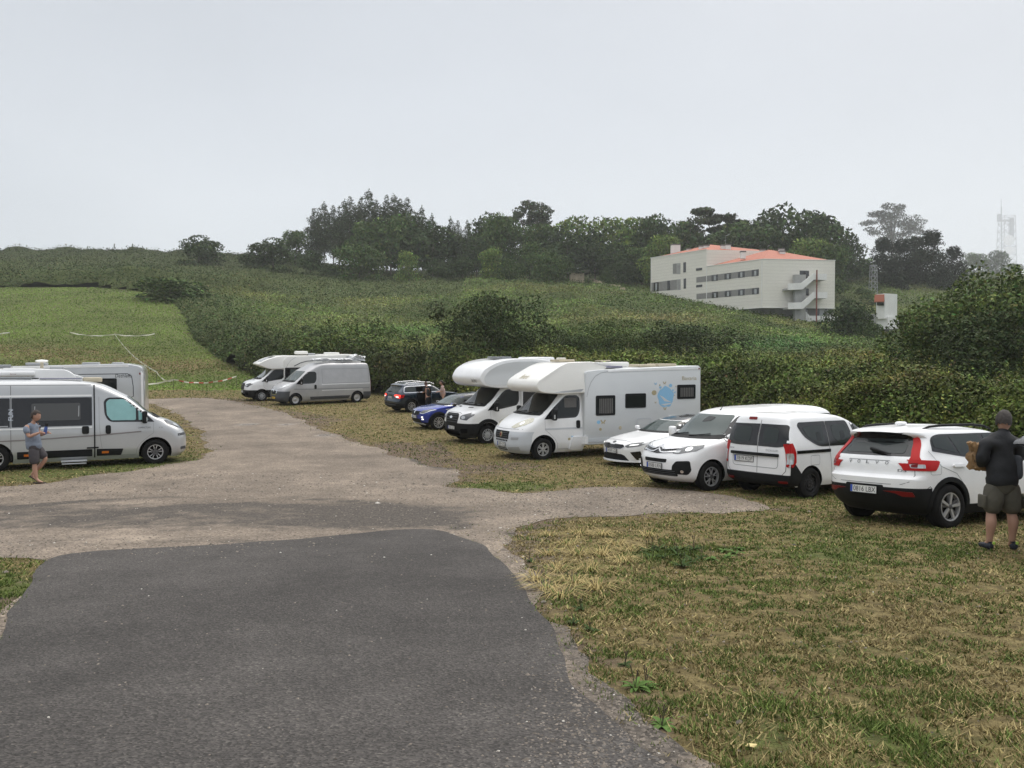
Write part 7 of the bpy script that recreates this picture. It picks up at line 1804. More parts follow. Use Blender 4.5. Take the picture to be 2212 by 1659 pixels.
def make_protos():
    def broad(seed, H, Wd, base, n=3600, leaf=.55, nl=11, lo=.22):
        rr = random.Random(seed); lobes = []
        for i in range(nl):
            a = rr.uniform(0, 2 * pi); t = rr.random(); z = lo + (1 - lo) * (.18 + .68 * t); rad = Wd * .5 * (1 - abs(t - .35) * .75) * rr.uniform(.3, .75); s = rr.uniform(.16, .27)
            lobes.append((rad * cos(a), rad * sin(a), H * z, Wd * s * 1.1, Wd * s * 1.1, H * s * .72))
        lobes.append((0, 0, H * .86, Wd * .20, Wd * .20, H * .14)); lobes.append((0, 0, H * .5, Wd * .33, Wd * .33, H * .26))
        if n > 10000:
            for i in range(22):
                a = rr.uniform(0, 6.28); zz = rr.uniform(.35, 1.03); R = Wd * .52 * sqrt(max(.02, 1 - (zz - .3) ** 2 * 1.7)); lobes.append((R * cos(a), R * sin(a), H * zz, Wd * rr.uniform(.04, .09), Wd * rr.uniform(.04, .09), H * rr.uniform(.05, .11)))
        for a in range(4): lobes.append((Wd * .3 * cos(a * 1.57 + .4), Wd * .3 * sin(a * 1.57 + .4), H * (lo + .06), Wd * .2, Wd * .2, H * .12))
        return crown_mesh('crown', lobes, n, leaf, seed, base), trunk_mesh('trunk', H * .8, H * .022, [(l[0], l[1], l[2], H * .25) for l in lobes[:5]], seed), H
    def euca(seed, H, Wd, base, n=4200):
        rr = random.Random(seed); lobes = []
        for i in range(9):
            t = i / 8; w = Wd * .5 * (1 - t) ** .55 * (.55 + .45 * min(1, t * 3)) ; a = rr.uniform(0, 6.28)
            lobes.append((w * .35 * cos(a), w * .35 * sin(a), H * (.34 + .60 * t), w * .75 + .55, w * .75 + .55, H * .085))
            a += 2.4; lobes.append((w * .5 * cos(a), w * .5 * sin(a), H * (.30 + .58 * t), w * .5 + .2, w * .5 + .2, H * .06))
        lobes.append((0, 0, H * .955, .75, .75, H * .045))
        return crown_mesh('crown', lobes, n, .55, seed, base, shell=.55, flat=.3, aspect=.35), trunk_mesh('trunk', H * .9, H * .012, [(l[0], l[1], l[2], l[2] - 1.5) for l in lobes[:6]], seed), H
    def umbrella(seed, H, Wd, base, n=5200, nl=34, leaf=.6):
        rr = random.Random(seed); lobes = []; lim = []
        for i in range(nl):
            t = rr.random() ** .7; a = rr.uniform(0, 6.28); R = Wd * .5 * sqrt(max(0.02, 1 - (t * 1.02 - .1) ** 2)) * rr.uniform(.35, 1.0); z = H * (.26 + .70 * t); s = rr.uniform(.07, .14)
            lobes.append((R * cos(a), R * sin(a), z, Wd * s, Wd * s, H * s * .38))
            if i % 2 == 0: lim.append((R * cos(a), R * sin(a), z, z * .55))
        return crown_mesh('crown', lobes, n, leaf, seed, base, shell=.4, flat=.5), trunk_mesh('trunk', H * .85, H * .024, lim, seed), H
    def cypress(seed, H, Wd, base, n=9500):
        rr = random.Random(seed); lobes = []
        for i in range(70):
            t = rr.random() ** 1.1; a = rr.uniform(0, 6.28); R = Wd * .5 * (1 - t) ** .8 * rr.uniform(.45, 1); z = H * (.04 + .88 * t)
            lobes.append((R * cos(a), R * sin(a), z, Wd * .15, Wd * .15, H * rr.uniform(.05, .09)))
        for i in range(7): a = rr.uniform(0, 6.28); lobes.append((.9 * cos(a), .9 * sin(a), H * rr.uniform(.85, .97), .3, .3, H * .05))
        lobes.append((0, 0, H * .4, Wd * .28, Wd * .28, H * .36))
        return crown_mesh('crown', lobes, n, .55, seed, base, shell=.5, flat=.3, aspect=.4), trunk_mesh('trunk', H * .8, H * .02, [], seed), H
    D = (0.036, 0.058, 0.017); M = (0.058, 0.092, 0.024); B = (0.115, 0.165, 0.038)
    TREES['broad_dark'] = broad(1, 10, 9.5, D); TREES['broad_mid'] = broad(2, 10, 9, M); TREES['broad_light'] = broad(3, 10, 9, B); TREES['broad_dark2'] = broad(4, 10, 8, D, nl=13); TREES['broad_mid2'] = broad(5, 10, 10.5, M, nl=14)
    TREES['euca'] = euca(6, 18, 8.4, (0.042, 0.057, 0.025)); TREES['euca2'] = euca(7, 18, 7.0, (0.040, 0.055, 0.023)); TREES['euca3'] = euca(8, 18, 7.8, (0.040, 0.055, 0.023))
    TREES['umbrella'] = umbrella(9, 18, 15, (0.055, 0.066, 0.036)); TREES['umbrella2'] = umbrella(10, 26, 24, (0.04, 0.046, 0.03), 8500, 62); TREES['pine'] = umbrella(16, 14, 13, (0.034, 0.044, 0.02), 5600, 26, .6)
    TREES['cypress'] = cypress(11, 16, 12, (0.016, 0.024, 0.012)); TREES['cypress2'] = cypress(12, 16, 8.5, (0.016, 0.025, 0.012), 8000)
    TREES['bush'] = broad(13, 5, 7, M, 3800, .34, 12, .0); TREES['bush_dark'] = broad(14, 5, 6.5, D, 3800, .34, 12, .0); TREES['bush_light'] = broad(15, 5, 6.5, B, 3600, .34, 11, .0)
    TREES['near'] = broad(18, 5, 7, (.072, .100, .026), 17000, .15, 16, .0); TREES['near_dark'] = broad(19, 5, 6.8, (.040, .058, .019), 17000, .15, 15, .0); TREES['sparse'] = umbrella(17, 12, 9, (0.05, 0.06, 0.025), 1300, 22, .5)
def plant_tree(px, Y, py_top, kind, label, cat='tree', group=None, wf=1.0, name=None, sink=.3, rot=None):
    X = (px - PCX) / FPX * Y; z = float(Zt(X, Y)) - sink; top = at(px, py_top, Y).z; h = max(1.0, top - z)
    cr_, tr_, H = TREES[kind]; s = h / (H * .985)
    root = empty(name or ('shrub' if cat == 'shrub' else 'tree'), (X, Y, z), rot if rot is not None else R_.uniform(0, 6.28)); tag(root, label, cat, group); root.scale = (s * wf, s * wf, s)
    for nm, me in (('crown', cr_), ('trunk', tr_)):
        o = bpy.data.objects.new(nm, me); link(o, root)
    return root
G1 = 'slender eucalyptus trees on the ridge'; G2 = 'trees of the mixed wood on the slope'; G3 = 'shrubs along the foot of the wood'; G4 = 'dark cypresses beyond the building'; G5 = 'foggy trees at the far right'
def plant_trees():
    make_protos()
    eu = [(680, 232, 452, 'euca', 1.1, 'leftmost slender eucalyptus of the ridge clump, against the sky'), (702, 236, 441, 'euca2', 1.2, 'slender eucalyptus second from left in the ridge clump'), (722, 228, 447, 'euca3', 1.1, 'eucalyptus of the ridge clump with blunt top, third from left'), (746, 236, 436, 'euca2', 1.1, 'eucalyptus just left of the first tall peak of the ridge clump'), (758, 230, 427, 'euca', 1.0, 'tall eucalyptus forming the first peak of the ridge clump'),
          (779, 238, 437, 'euca3', 1.0, 'lower eucalyptus in the dip between the two tall peaks'), (798, 232, 415, 'euca2', 1.25, 'tallest pointed eucalyptus of the ridge clump'), (814, 239, 434, 'euca', .9, 'lower eucalyptus right of the tallest pointed one'), (836, 232, 425, 'euca3', 1.0, 'pointed eucalyptus left of the twin tips in the ridge clump'), (852, 236, 424, 'euca2', 1.1, 'left one of the twin tipped eucalyptuses on the ridge'), (866, 240, 432, 'euca', .9, 'right one of the twin tipped eucalyptuses on the ridge'), (880, 233, 431, 'euca3', 1.2, 'rightmost full eucalyptus of the ridge clump'),
          (690, 222, 478, 'euca3', 1.2, 'lower eucalyptus at the left front of the ridge clump'), (735, 220, 470, 'euca', 1.2, 'eucalyptus with a bare pale trunk in the front of the ridge clump'), (912, 238, 450, 'euca2', 1.0, 'lone pointed eucalyptus tip right of the ridge clump'), (934, 250, 466, 'euca2', .9, 'small eucalyptus tip behind the dark broad tree'), (974, 270, 473, 'euca2', .9, 'thin hazy eucalyptus left in the gap of the wood'), (990, 268, 478, 'euca', .8, 'thin hazy eucalyptus middle in the gap of the wood'), (1010, 262, 478, 'euca3', .8, 'thin hazy eucalyptus right in the gap of the wood'), (1037, 250, 473, 'euca', .9, 'hazy eucalyptus just left of the dark upright tree')]
    for px, Y, top, k, wf, lb in eu: plant_tree(px, Y, top, k, lb, 'tree', G1, wf)
    mid = [(640, 222, 500, 'broad_mid', 1.1, 'rounded tree at the left foot of the ridge clump'), (800, 212, 482, 'broad_mid', 1.0, 'mid green round tree in front of the ridge eucalyptuses'), (845, 208, 470, 'broad_mid2', 1.0, 'broad green tree with full crown below the twin eucalyptus tips'), (890, 212, 462, 'broad_dark', 1.0, 'dark broad tree right of the ridge clump'), (935, 206, 480, 'broad_dark2', 1.1, 'dark broad tree with low crown, centre left of the wood'), (985, 210, 505, 'broad_dark', 1.0, 'low dark tree below the hazy eucalyptuses'),
           (1052, 214, 461, 'broad_dark2', .8, 'dark upright tree with spiky top in the middle of the wood'), (1030, 204, 508, 'broad_dark', 1.0, 'dark tree under the spiky topped one'), (1080, 206, 466, 'broad_mid', .8, 'pale green tall tree left of the flat-topped eucalyptus'), (1112, 208, 500, 'broad_mid2', .9, 'mid green tree with lighter leaves below the flat-topped eucalyptus'), (1165, 212, 485, 'broad_mid', .9, 'round tree right below the flat-topped eucalyptus'), (1145, 198, 525, 'broad_mid', .9, 'lighter green tree in the front row of the wood'),
           (1200, 214, 492, 'broad_dark', 1.0, 'dark round tree left of the pale leafy one'), (1240, 216, 474, 'broad_light', 1.0, 'pale green leafy crown showing above the dark trees'), (1225, 204, 505, 'broad_dark2', 1.1, 'broad dark tree in front of the pale leafy crown'), (1285, 210, 500, 'broad_dark', 1.0, 'dark tree above the stone hut'), (1320, 214, 470, 'broad_light', .95, 'bright green tree with bushy top, left of the pair'), (1362, 212, 471, 'broad_light', 1.0, 'bright green tree with bushy top, right of the pair'), (1330, 202, 520, 'broad_dark2', 1.1, 'dark tree under the bright green pair'),
           (1408, 206, 465, 'broad_dark', .7, 'narrow dark tree left of the yellowish one'), (1440, 210, 474, 'broad_dark2', .8, 'dark tree behind the yellowish tree'), (1425, 190, 508, 'broad_light', .85, 'yellowish green tree beside the left end of the building'), (1480, 212, 480, 'broad_mid', .8, 'grey green tree left of the bare twiggy one'), (1492, 208, 468, 'sparse', .9, 'sparse twiggy tree left of the umbrella pine'), (1600, 205, 485, 'broad_mid', 1.0, 'mid green tree between the pine and the tallest crown'), (1640, 202, 492, 'broad_dark', 1.0, 'dark tree above the orange roof'),
           (1688, 208, 441, 'broad_dark2', .95, 'tall dark crown behind the building, highest there'), (1738, 206, 455, 'broad_dark', 1.05, 'large round dark crown right of the highest one'), (1770, 204, 478, 'broad_dark', .9, 'dark crown sloping down behind the right end of the roof'), (1735, 186, 515, 'broad_light', .9, 'fresh green tree just behind the orange roof'), (1785, 184, 528, 'broad_mid', .9, 'green tree behind the right corner of the building'), (1832, 214, 502, 'broad_dark', .75, 'round dark tree standing alone right of the T-shaped pylon'), (1810, 210, 520, 'broad_dark2', .8, 'dark tree beside the lone round one'),
           (1385, 196, 535, 'broad_mid', 1.1, 'green tree at the left corner of the building'), (1350, 192, 545, 'broad_dark', 1.1, 'low dark tree right of the stone hut'), (1560, 200, 500, 'broad_dark', 1.2, 'dark tree directly under the umbrella pine'), (1510, 196, 505, 'broad_dark2', 1.2, 'dark tree behind the left chimney')]
    for px, Y, top, k, wf, lb in mid: plant_tree(px, Y, top, k, lb, 'tree', G2, wf)
    plant_tree(1142, 232, 429, 'umbrella', 'tall flat-topped eucalyptus with airy crown standing above the wood', 'tree', None, 1.05)
    plant_tree(1546, 212, 450, 'pine', 'umbrella-shaped pine with layered crown behind the building', 'tree', None, 1.1)
    plant_tree(1925, 620, 443, 'umbrella2', 'huge airy eucalyptus fading in the fog behind the cypresses', 'tree', None, 1.0)
    sh = [(432, 205, 508, 'bush_dark', 1.25, 'dark rounded shrub tree standing alone on the left skyline'), (592, 200, 514, 'bush_dark', 1.2, 'dark upright shrub on the skyline left of the wood'), (672, 196, 540, 'bush_dark', 1.0, 'dark shrub tree with visible stem below the ridge clump'), (778, 190, 522, 'bush', 1.1, 'mid green pointed shrub tree in front of the wood'), (885, 188, 545, 'bush_light', .75, 'light green pointed shrub alone on the slope'), (1000, 190, 555, 'bush_dark', 1.1, 'low dark shrub in front of the centre of the wood'), (945, 192, 560, 'bush_dark', 1.2, 'wide low dark shrub left of centre'),
          (1062, 186, 540, 'bush_light', .8, 'olive shrub with yellowish leaves, front centre'), (1100, 186, 560, 'bush', 1.0, 'green shrub right of the olive one'), (1185, 184, 540, 'bush', .9, 'rounded green shrub left of the stone hut'), (1192, 190, 560, 'bush_dark', .8, 'dark shrub touching the stone hut on its left'), (1308, 184, 578, 'bush_dark', .6, 'dark shrub on the tumbled wall right of the hut'), (720, 194, 570, 'bush_dark', 1.3, 'wide low dark shrub below the ridge clump'), (540, 205, 545, 'bush_dark', 1.3, 'low dark shrub left of the skyline pair'), (250, 240, 526, 'sparse', .3, 'tiny spindly tree top on the left skyline')]
    for px, Y, top, k, wf, lb in sh: plant_tree(px, Y, top, k, lb, 'shrub', G3, wf)
    cy = [(1905, 218, 512, 'cypress', 1.0, 'leftmost dark cypress beyond the small tower'), (1945, 222, 516, 'cypress', 1.1, 'dark cypress second from left, lower top'), (1978, 226, 508, 'cypress2', 1.2, 'dark cypress third from left'), (2008, 216, 496, 'cypress', 1.0, 'tallest dark cypress with jagged top'), (2056, 220, 531, 'cypress', .95, 'pointed dark cypress at the right of the dark group'), (1925, 205, 560, 'cypress', 1.3, 'low spreading cypress in front of the dark group'), (2030, 208, 575, 'cypress', 1.2, 'low cypress under the pointed one')]
    for px, Y, top, k, wf, lb in cy: plant_tree(px, Y, top, k, lb, 'tree', G4, wf, sink=6)
    fg = [(2100, 600, 548, 'broad_mid', 1.0, 'pale grey green tree left of the telecom tower'), (2145, 680, 541, 'broad_dark', 1.0, 'foggy dark tree in front of the telecom tower'), (2185, 720, 570, 'broad_mid', 1.2, 'foggy tree right below the telecom tower'), (2120, 520, 585, 'broad_dark', 1.3, 'low foggy tree under the telecom tower'), (2200, 560, 596, 'broad_mid', 1.2, 'low foggy tree at the right edge'), (2240, 680, 575, 'broad_dark', 1.2, 'foggy tree cut by the right edge'), (2290, 950, 560, 'broad_mid', 1.2, 'foggy tree beyond the right edge'), (1866, 235, 560, 'broad_mid', .8, 'grey green tree between the building and the cypresses')]
    for px, Y, top, k, wf, lb in fg: plant_tree(px, Y, top, k, lb, 'tree', G5, wf, sink=8)
    plant_tree(1050, 57, 640, 'near_dark', 'big round dark green bush on the slope behind the overcab motorhomes', 'bush', None, 1.05, 'bush', sink=.5)
    for px, Y, top, k, wf, lb in ((1318, 66, 702, 'near', 1.5, 'low dark bush in the field right of the big round bush'), (1482, 66, 700, 'near_dark', 1.7, 'low spreading dark bush in the field below the building'), (1245, 60, 722, 'near_dark', 1.1, 'small dark bush at the right foot of the big round bush'), (752, 66, 702, 'near', 1.5, 'dark reddish bush on the bank above the silver van'), (1838, 118, 648, 'bush_dark', 1.0, 'dark bush between the building and the small tower'), (1870, 116, 690, 'bush', 1.0, 'lighter bush at the left foot of the small tower'), (700, 74, 712, 'near_dark', 1.3, 'low dark bush left of the reddish one'), (370, 132, 600, 'bush', 2.4, 'bramble mound at the upper corner of the mown field')):
        plant_tree(px, Y, top, k, lb, 'bush', None, wf, 'bush', sink=.8)
    for px, Y, top, k, wf, lb in ((2105, 46, 628, 'near', 1.0, 'left lobe of the leafy tree at the right edge, above the hedge'), (2150, 44, 606, 'near', 1.15, 'tall leafy tree at the right edge above the hedge'), (2190, 46, 590, 'near', 1.1, 'tallest leafy tree at the right edge'), (2270, 44, 600, 'near', 1.1, 'leafy tree beyond the right edge'), (2150, 40, 668, 'near_dark', 1.2, 'low leafy tree under the tall ones at the right edge'), (2110, 42, 690, 'near', 1.0, 'low leafy bush left of the right-edge trees'), (1900, 112, 716, 'bush_dark', .8, 'dark bush below the small tower')):
        plant_tree(px, Y, top, k, lb, 'tree' if Y < 50 else 'bush', None, wf, 'tree' if Y < 50 else 'bush', sink=.5)
    rr = random.Random(21); q = sorted((1812 + rr.random() * 70, rr.uniform(590, 690)) for _ in range(14)); W_ = ['first', 'second', 'third', 'fourth', 'fifth', 'sixth', 'seventh', 'eighth', 'ninth', 'tenth', 'eleventh', 'twelfth', 'thirteenth', 'fourteenth']
    for i, (px, py) in enumerate(q):
        g = ground(px, py, 100); plant_tree(px, g.y, py - 16, rr.choice(['bush_dark', 'bush', 'bush_dark']), W_[i] + ' shrub from left on the bank between the building and the cypresses', 'shrub', 'shrubs on the bank right of the building', 1.3, sink=1.0)

def thicket():
    pxs = np.arange(-700, 2900, 6.5); ys = np.concatenate([np.geomspace(9, 90, 190), np.geomspace(91, 300, 110)])
    PX, YY = np.meshgrid(pxs, ys, indexing='ij'); X = (PX - PCX) / FPX * YY
    h = veg_h(X, YY); Z = Zt(X, YY) + h * .93 - .06
    hd = hedge_dist(X, YY); ok = hd > -0.2
    n, k = X.shape; idx = np.arange(n * k).reshape(n, k)
    cell = ok[:-1, :-1] & ok[1:, :-1] & ok[1:, 1:] & ok[:-1, 1:]
    F = np.stack([idx[:-1, :-1], idx[1:, :-1], idx[1:, 1:], idx[:-1, 1:]], -1)[cell]
    V = np.c_[X.ravel(), YY.ravel(), Z.ravel()]
    used = np.unique(F); rm = -np.ones(len(V), int); rm[used] = np.arange(len(used)); V = V[used]; F = rm[F]
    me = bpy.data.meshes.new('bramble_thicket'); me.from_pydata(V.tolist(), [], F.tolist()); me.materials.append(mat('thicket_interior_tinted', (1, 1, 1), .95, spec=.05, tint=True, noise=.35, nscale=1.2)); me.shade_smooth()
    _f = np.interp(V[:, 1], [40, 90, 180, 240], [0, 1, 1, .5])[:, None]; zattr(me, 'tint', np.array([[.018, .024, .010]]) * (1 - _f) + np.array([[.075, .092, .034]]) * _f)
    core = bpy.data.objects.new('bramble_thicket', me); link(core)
    tag(core, 'dense bramble thicket running as a tall hedge behind the vehicles and up the hillside', 'brambles', kind='stuff')
    # leaves on the surface, denser where they show larger in view
    A = V[F[:, 0]]; B = V[F[:, 1]]; C = V[F[:, 2]]; D = V[F[:, 3]]
    nrm = np.cross(C - A, D - B); area = np.linalg.norm(nrm, axis=1) / 2; nrm /= (area[:, None] * 2 + 1e-9); cen = (A + C) / 2
    rng = np.random.default_rng(2)
    dist = cen[:, 1]; los = cen - np.array([0, 0, CAMZ]); los /= np.linalg.norm(los, axis=1, keepdims=True)
    face = np.clip(-(nrm * los).sum(1), 0.02, 1)
    pxc = PCX + FPX * cen[:, 0] / cen[:, 1]
    inv = np.where((pxc > -120) & (pxc < 2330), 1, .05)
    w = area * (face + .12) / (dist ** 2) * inv * np.where(dist > 270, .2, 1); w /= w.sum()
    N = 460000; f = rng.choice(len(F), N, p=w); u, v = rng.random((2, N)); 
    P = (A[f] * (1 - u)[:, None] + B[f] * u[:, None]) * (1 - v)[:, None] + (D[f] * (1 - u)[:, None] + C[f] * u[:, None]) * v[:, None]
    Y = P[:, 1]; size = (0.075 + 0.0021 * np.minimum(Y, 60) + .0011 * np.clip(Y - 60, 0, None)) * rng.uniform(.6, 1.45, N)
    # sprays: some leaves stand out from the surface
    out = rng.random(N) ** 3 * (0.16 + .003 * Y); P = P + nrm[f] * out[:, None] + np.c_[rng.normal(0, .03, (N, 2)), np.abs(rng.normal(0, .05, N))] 
    a = vnoise(P[:, 0], P[:, 1], 6, 4); b = vnoise(P[:, 0] + 300, P[:, 1], 14, 4); c = vnoise(P[:, 0] + 70, P[:, 1] + P[:, 2] * 2, 1.6, 4)
    px = PCX + FPX * P[:, 0] / P[:, 1]; py = PCY - FPX * ((P[:, 2] - CAMZ) / P[:, 1] + math.tan(PITCH))
    near = Y < 75
    gain = np.interp(Y, [30, 75, 110, 160, 200], [1.4, 1.9, 2.5, 2.3, 1.5])[:, None]; dark = np.array([0.030, 0.044, 0.012]); mid = np.array([0.062, 0.085, 0.022]); lite = np.array([0.102, 0.132, 0.036]); olive = np.array([0.105, 0.095, 0.034]); brown = np.array([0.080, 0.062, 0.032]); blue = np.array([0.045, 0.075, 0.032])
    t = np.clip((c - .38) * 3.2, 0, 1)[:, None]; col = dark * (1 - t) + mid * t
    t2 = np.clip((a - .52) * 4, 0, 1)[:, None] * np.where(near, .55, .9)[:, None]; col = col * (1 - t2) + lite * t2
    t3 = np.clip((b - .5) * 4.5, 0, 1)[:, None] * np.where(near, .35, .75)[:, None]; col = col * (1 - t3) + olive * t3
    t4 = (blob(px, py, 1440, 685, 110, 14) * .8 + blob(px, py, 1240, 690, 70, 10) * .5 + blob(px, py, 760, 690, 90, 14) * .35 + blob(px, py, 2000, 800, 200, 40) * .25)[:, None] * (rng.random(N) < .8)[:, None]; col = col * (1 - t4) + np.array([.13, .10, .05]) * t4
    t5 = (blob(px, py, 1690, 742, 80, 14) + .6 * blob(px, py, 880, 712, 90, 10))[:, None]; col = col * (1 - t5) + np.array([.055, .115, .035]) * t5
    t6 = np.where((Y > 150) & (px < 1000), .72, 0)[:, None]; col = col * (1 - t6) + np.array([.034, .040, .018]) * t6
    # darker bramble clumps: bank beside the mown field, band above it, skyline, scattered mounds
    hdP = hedge_dist(P[:, 0], P[:, 1]); e_ = vnoise(P[:, 0] * 1.0, P[:, 1], 11, 4)
    dk = np.clip(np.exp(-(np.clip(hdP - 3, 0, None) / 8) ** 2) * (Y > 55) * .75 + (np.exp(-((Y - 156) / 7) ** 2) * (px < 420) + np.exp(-((Y - 252) / 22) ** 2)) * .9 + np.clip((e_ - .52) * 7, 0, 1) * .65 * (Y > 60), 0, .92)[:, None]
    col = col * (1 - dk) + np.array([.021, .030, .011]) * dk
    hs = vnoise(P[:, 0] + 11, P[:, 1] + P[:, 2] * 1.5, 3.6, 3); hv = vnoise(P[:, 0] - 31, P[:, 1] - P[:, 2], 4.4, 3)
    col = col * (.62 + .78 * hv)[:, None] * np.where(near, 1.06, 1.0)[:, None]; k_ = np.clip((hs - .42) * 5, 0, 1)[:, None] * near[:, None]; col = col * (1 - k_ * .5) + col * np.array([1.45, 1.10, .85]) * k_ * .5
    red = (rng.random(N) < .03)[:, None]; col = np.where(red, brown, col)
    col = np.clip(col * gain * np.where(near[:, None], np.array([[1.0, 1.03, .95]]), np.array([[.97, 1.05, .98]])) * np.exp(rng.normal(0, 1, (N, 1)) * np.interp(Y, [25, 60, 110], [.38, .28, .12])[:, None]) * (1 + rng.normal(0, .08, (N, 3))), .004, .5)
    # upright shoots standing out of the thicket
    top = np.where((nrm[f][:, 2] > .3) & (Y < 75) & (Y > 12))[0]; top = rng.choice(top, min(2600, len(top)), replace=False); sp_, sc_, ss_ = [], [], []
    for i in top:
        k_ = 9; hh = rng.uniform(.25, .85); tt = np.linspace(.05, 1, k_)[:, None]; ln = rng.normal(0, .22, 2)
        sp_.append(P[i] + np.c_[tt * hh * ln[0], tt * hh * ln[1], tt * hh] + rng.normal(0, .035, (k_, 3))); sc_.append(np.tile(col[i] * rng.uniform(1.0, 1.5), (k_, 1))); ss_.append(np.full(k_, size[i] * .8) * (1.15 - .5 * tt[:, 0]))
    Nn_ = np.r_[nrm[f], np.tile([0, -.3, .7], (len(top) * 9, 1))]; P = np.r_[P, np.concatenate(sp_)]; col = np.r_[col, np.clip(np.concatenate(sc_), .004, .5)]; size = np.r_[size, np.concatenate(ss_)]
    Vc = cards(P, Nn_ * .5 + np.array([0, 0, .5]), size, rng, .62, .5)
    o = quads_np('bramble_leaves', Vc, LEAF, col); o.parent = core; tag(o, kind='stuff')

def field_grass():
    rng = np.random.default_rng(31); N = 120000
    px = rng.uniform(-450, 620, N); Y = 60 * np.exp(rng.random(N) * math.log(152 / 60)); X = (px - PCX) / FPX * Y
    k = hedge_dist(X, Y) < .3; X, Y, px = X[k], Y[k], px[k]; n = len(X); Z = Zt(X, Y)
    P = np.c_[X, Y, Z + .04]; size = (.08 + .0010 * Y) * rng.uniform(.6, 1.4, n)
    a = vnoise(X, Y, 7, 5)[:, None]; t = np.clip((a - .4) * 4, 0, 1); col = np.array([.092, .148, .028]) * (1 - t) + np.array([.17, .26, .05]) * t
    _, py = project(X, Y, Z); br = (blob(px, py, 350, 790, 260, 22) + blob(px, py, 60, 760, 220, 22))[:, None] * .8 * (rng.random(n) < .7)[:, None]; col = col * (1 - br) + np.array([.14, .10, .045]) * br
    col = np.clip(col * np.exp(rng.normal(0, .18, (n, 1))), .004, .5)
    V = cards(P, np.tile([0, -.5, .7], (n, 1)), size, rng, .5, .55)
    o = quads_np('field_grass', V, LEAF, col); tag(o, 'green grass of the mown field behind the left motorhomes', 'grass', kind='stuff')

def patch(X, Y):
    """0 dry straw .. 1 green"""
    px, py = project(X, Y, Zt(X, Y))
    v = vnoise(X, Y, .38, 4) * .6 + vnoise(X + 40, Y, 1.7, 3) * .4
    g = (v - .49) * 5.5
    g = g + 1.6 * blob(px, py, 1450, 1200, 70, 22) + 1.3 * blob(px, py, 1570, 1195, 60, 14) + 1.5 * blob(px, py, 1120, 1047, 140, 12, 3)  + .5 * blob(px, py, 1900, 1180, 300, 50) + .7 * blob(px, py, 1700, 1100, 300, 25)
    g = g + 1.3 * blob(px, py, 350, 1012, 170, 24) + 1.2 * blob(px, py, 20, 1280, 80, 50) + .8 * blob(px, py, 480, 850, 200, 10) - .9 * blob(px, py, 1230, 1230, 110, 70) - .5 * blob(px, py, 1500, 1340, 260, 40) - .4 * blob(px, py, 1350, 1650, 250, 60) + .4 * blob(px, py, 1260, 1400, 60, 60)
    return np.clip(g * .5 + .34, 0, 1)
def lot_grass():
    rng = np.random.default_rng(41)
    def scatter(N, y0, y1, x0=-500, x1=2900):
        Y = y0 * np.exp(rng.random(N) * math.log(y1 / y0)); px = rng.uniform(x0, x1, N); X = (px - PCX) / FPX * Y
        jx, jy = rng.normal(0, .11, (2, len(X))) * (1 + np.clip(Y - 8, 0, 40) * .05); tu = vnoise(X, Y, .5, 3); sp_ = (rng.random(len(X)) < np.where(Y > 9, .10, .02)) & (tu > .62) & (hedge_dist(X, Y) > -20)
        k = (~pip(X + jx, Y + jy, GRAVEL) | (sp_ & (X > -1))) & ~pip(X + jx * .4, Y + jy * .4, ASPH) & (hedge_dist(X, Y) < .8)
        return X[k], Y[k]
    X, Y = scatter(1380000, 3.0, 60)
    # clumping
    dens = vnoise(X * 1.0, Y, .16, 3); dry = 1 - patch(X, Y); k = rng.random(len(X)) < np.clip((dens - .30) * 2.4, .04, 1) * np.where(Y < 20, 1, .75); X, Y = X[k], Y[k]
    n = len(X); Z = Zt(X, Y); g = patch(X, Y)
    _px, _py = project(X, Y, Z)
    isg = rng.random(n) < (g * .95 + .04)
    straw = blob(_px, _py, 1250, 1225, 110, 75)
    hgt = np.where(isg, rng.uniform(.014, .042, n), rng.uniform(.010, .032, n)) * (1 + .02 * np.clip(Y - 8, 0, 60)) * np.where(Y < 9, 1.0, 1.0) * (1 + 1.2 * straw * (rng.random(n) < .25)) * (1 + .9 * blob(_px, _py, 1450, 1200, 70, 22) + .25 * blob(_px, _py, 1900, 1620, 400, 60))
    wd = (.0026 + .0006 * Y) * rng.uniform(.7, 1.5, n)
    a = rng.uniform(0, 2 * pi, n); lean = rng.normal(0, 1.0, n) * hgt * np.where(isg, 1.0, 1.6); b = rng.uniform(0, 2 * pi, n)
    V = np.empty((n, 3, 3)); base = np.c_[X, Y, Z - .003]
    dx = np.c_[np.cos(a), np.sin(a), np.zeros(n)] * wd[:, None]
    V[:, 0] = base - dx; V[:, 1] = base + dx; V[:, 2] = base + np.c_[np.cos(b) * lean, np.sin(b) * lean, hgt]
    t = rng.random((n, 1)); gc = np.array([.058, .088, .020]) * (1 - t) + np.array([.15, .20, .05]) * t; dc = np.array([.15, .115, .052]) * (1 - t) + np.array([.40, .325, .15]) * t
    col = np.where(isg[:, None], gc, dc) * .92 * (.78 + .44 * vnoise(X, Y, 1.3, 4))[:, None]; col = np.clip(col * np.exp(rng.normal(0, .22, (n, 1))), .01, .6)
    o = quads_np('lot_grass', V.reshape(-1, 3), LEAF, col, nper=3); tag(o, 'short patchy grass, straw dry and green, covering the parking field', 'grass', kind='stuff')
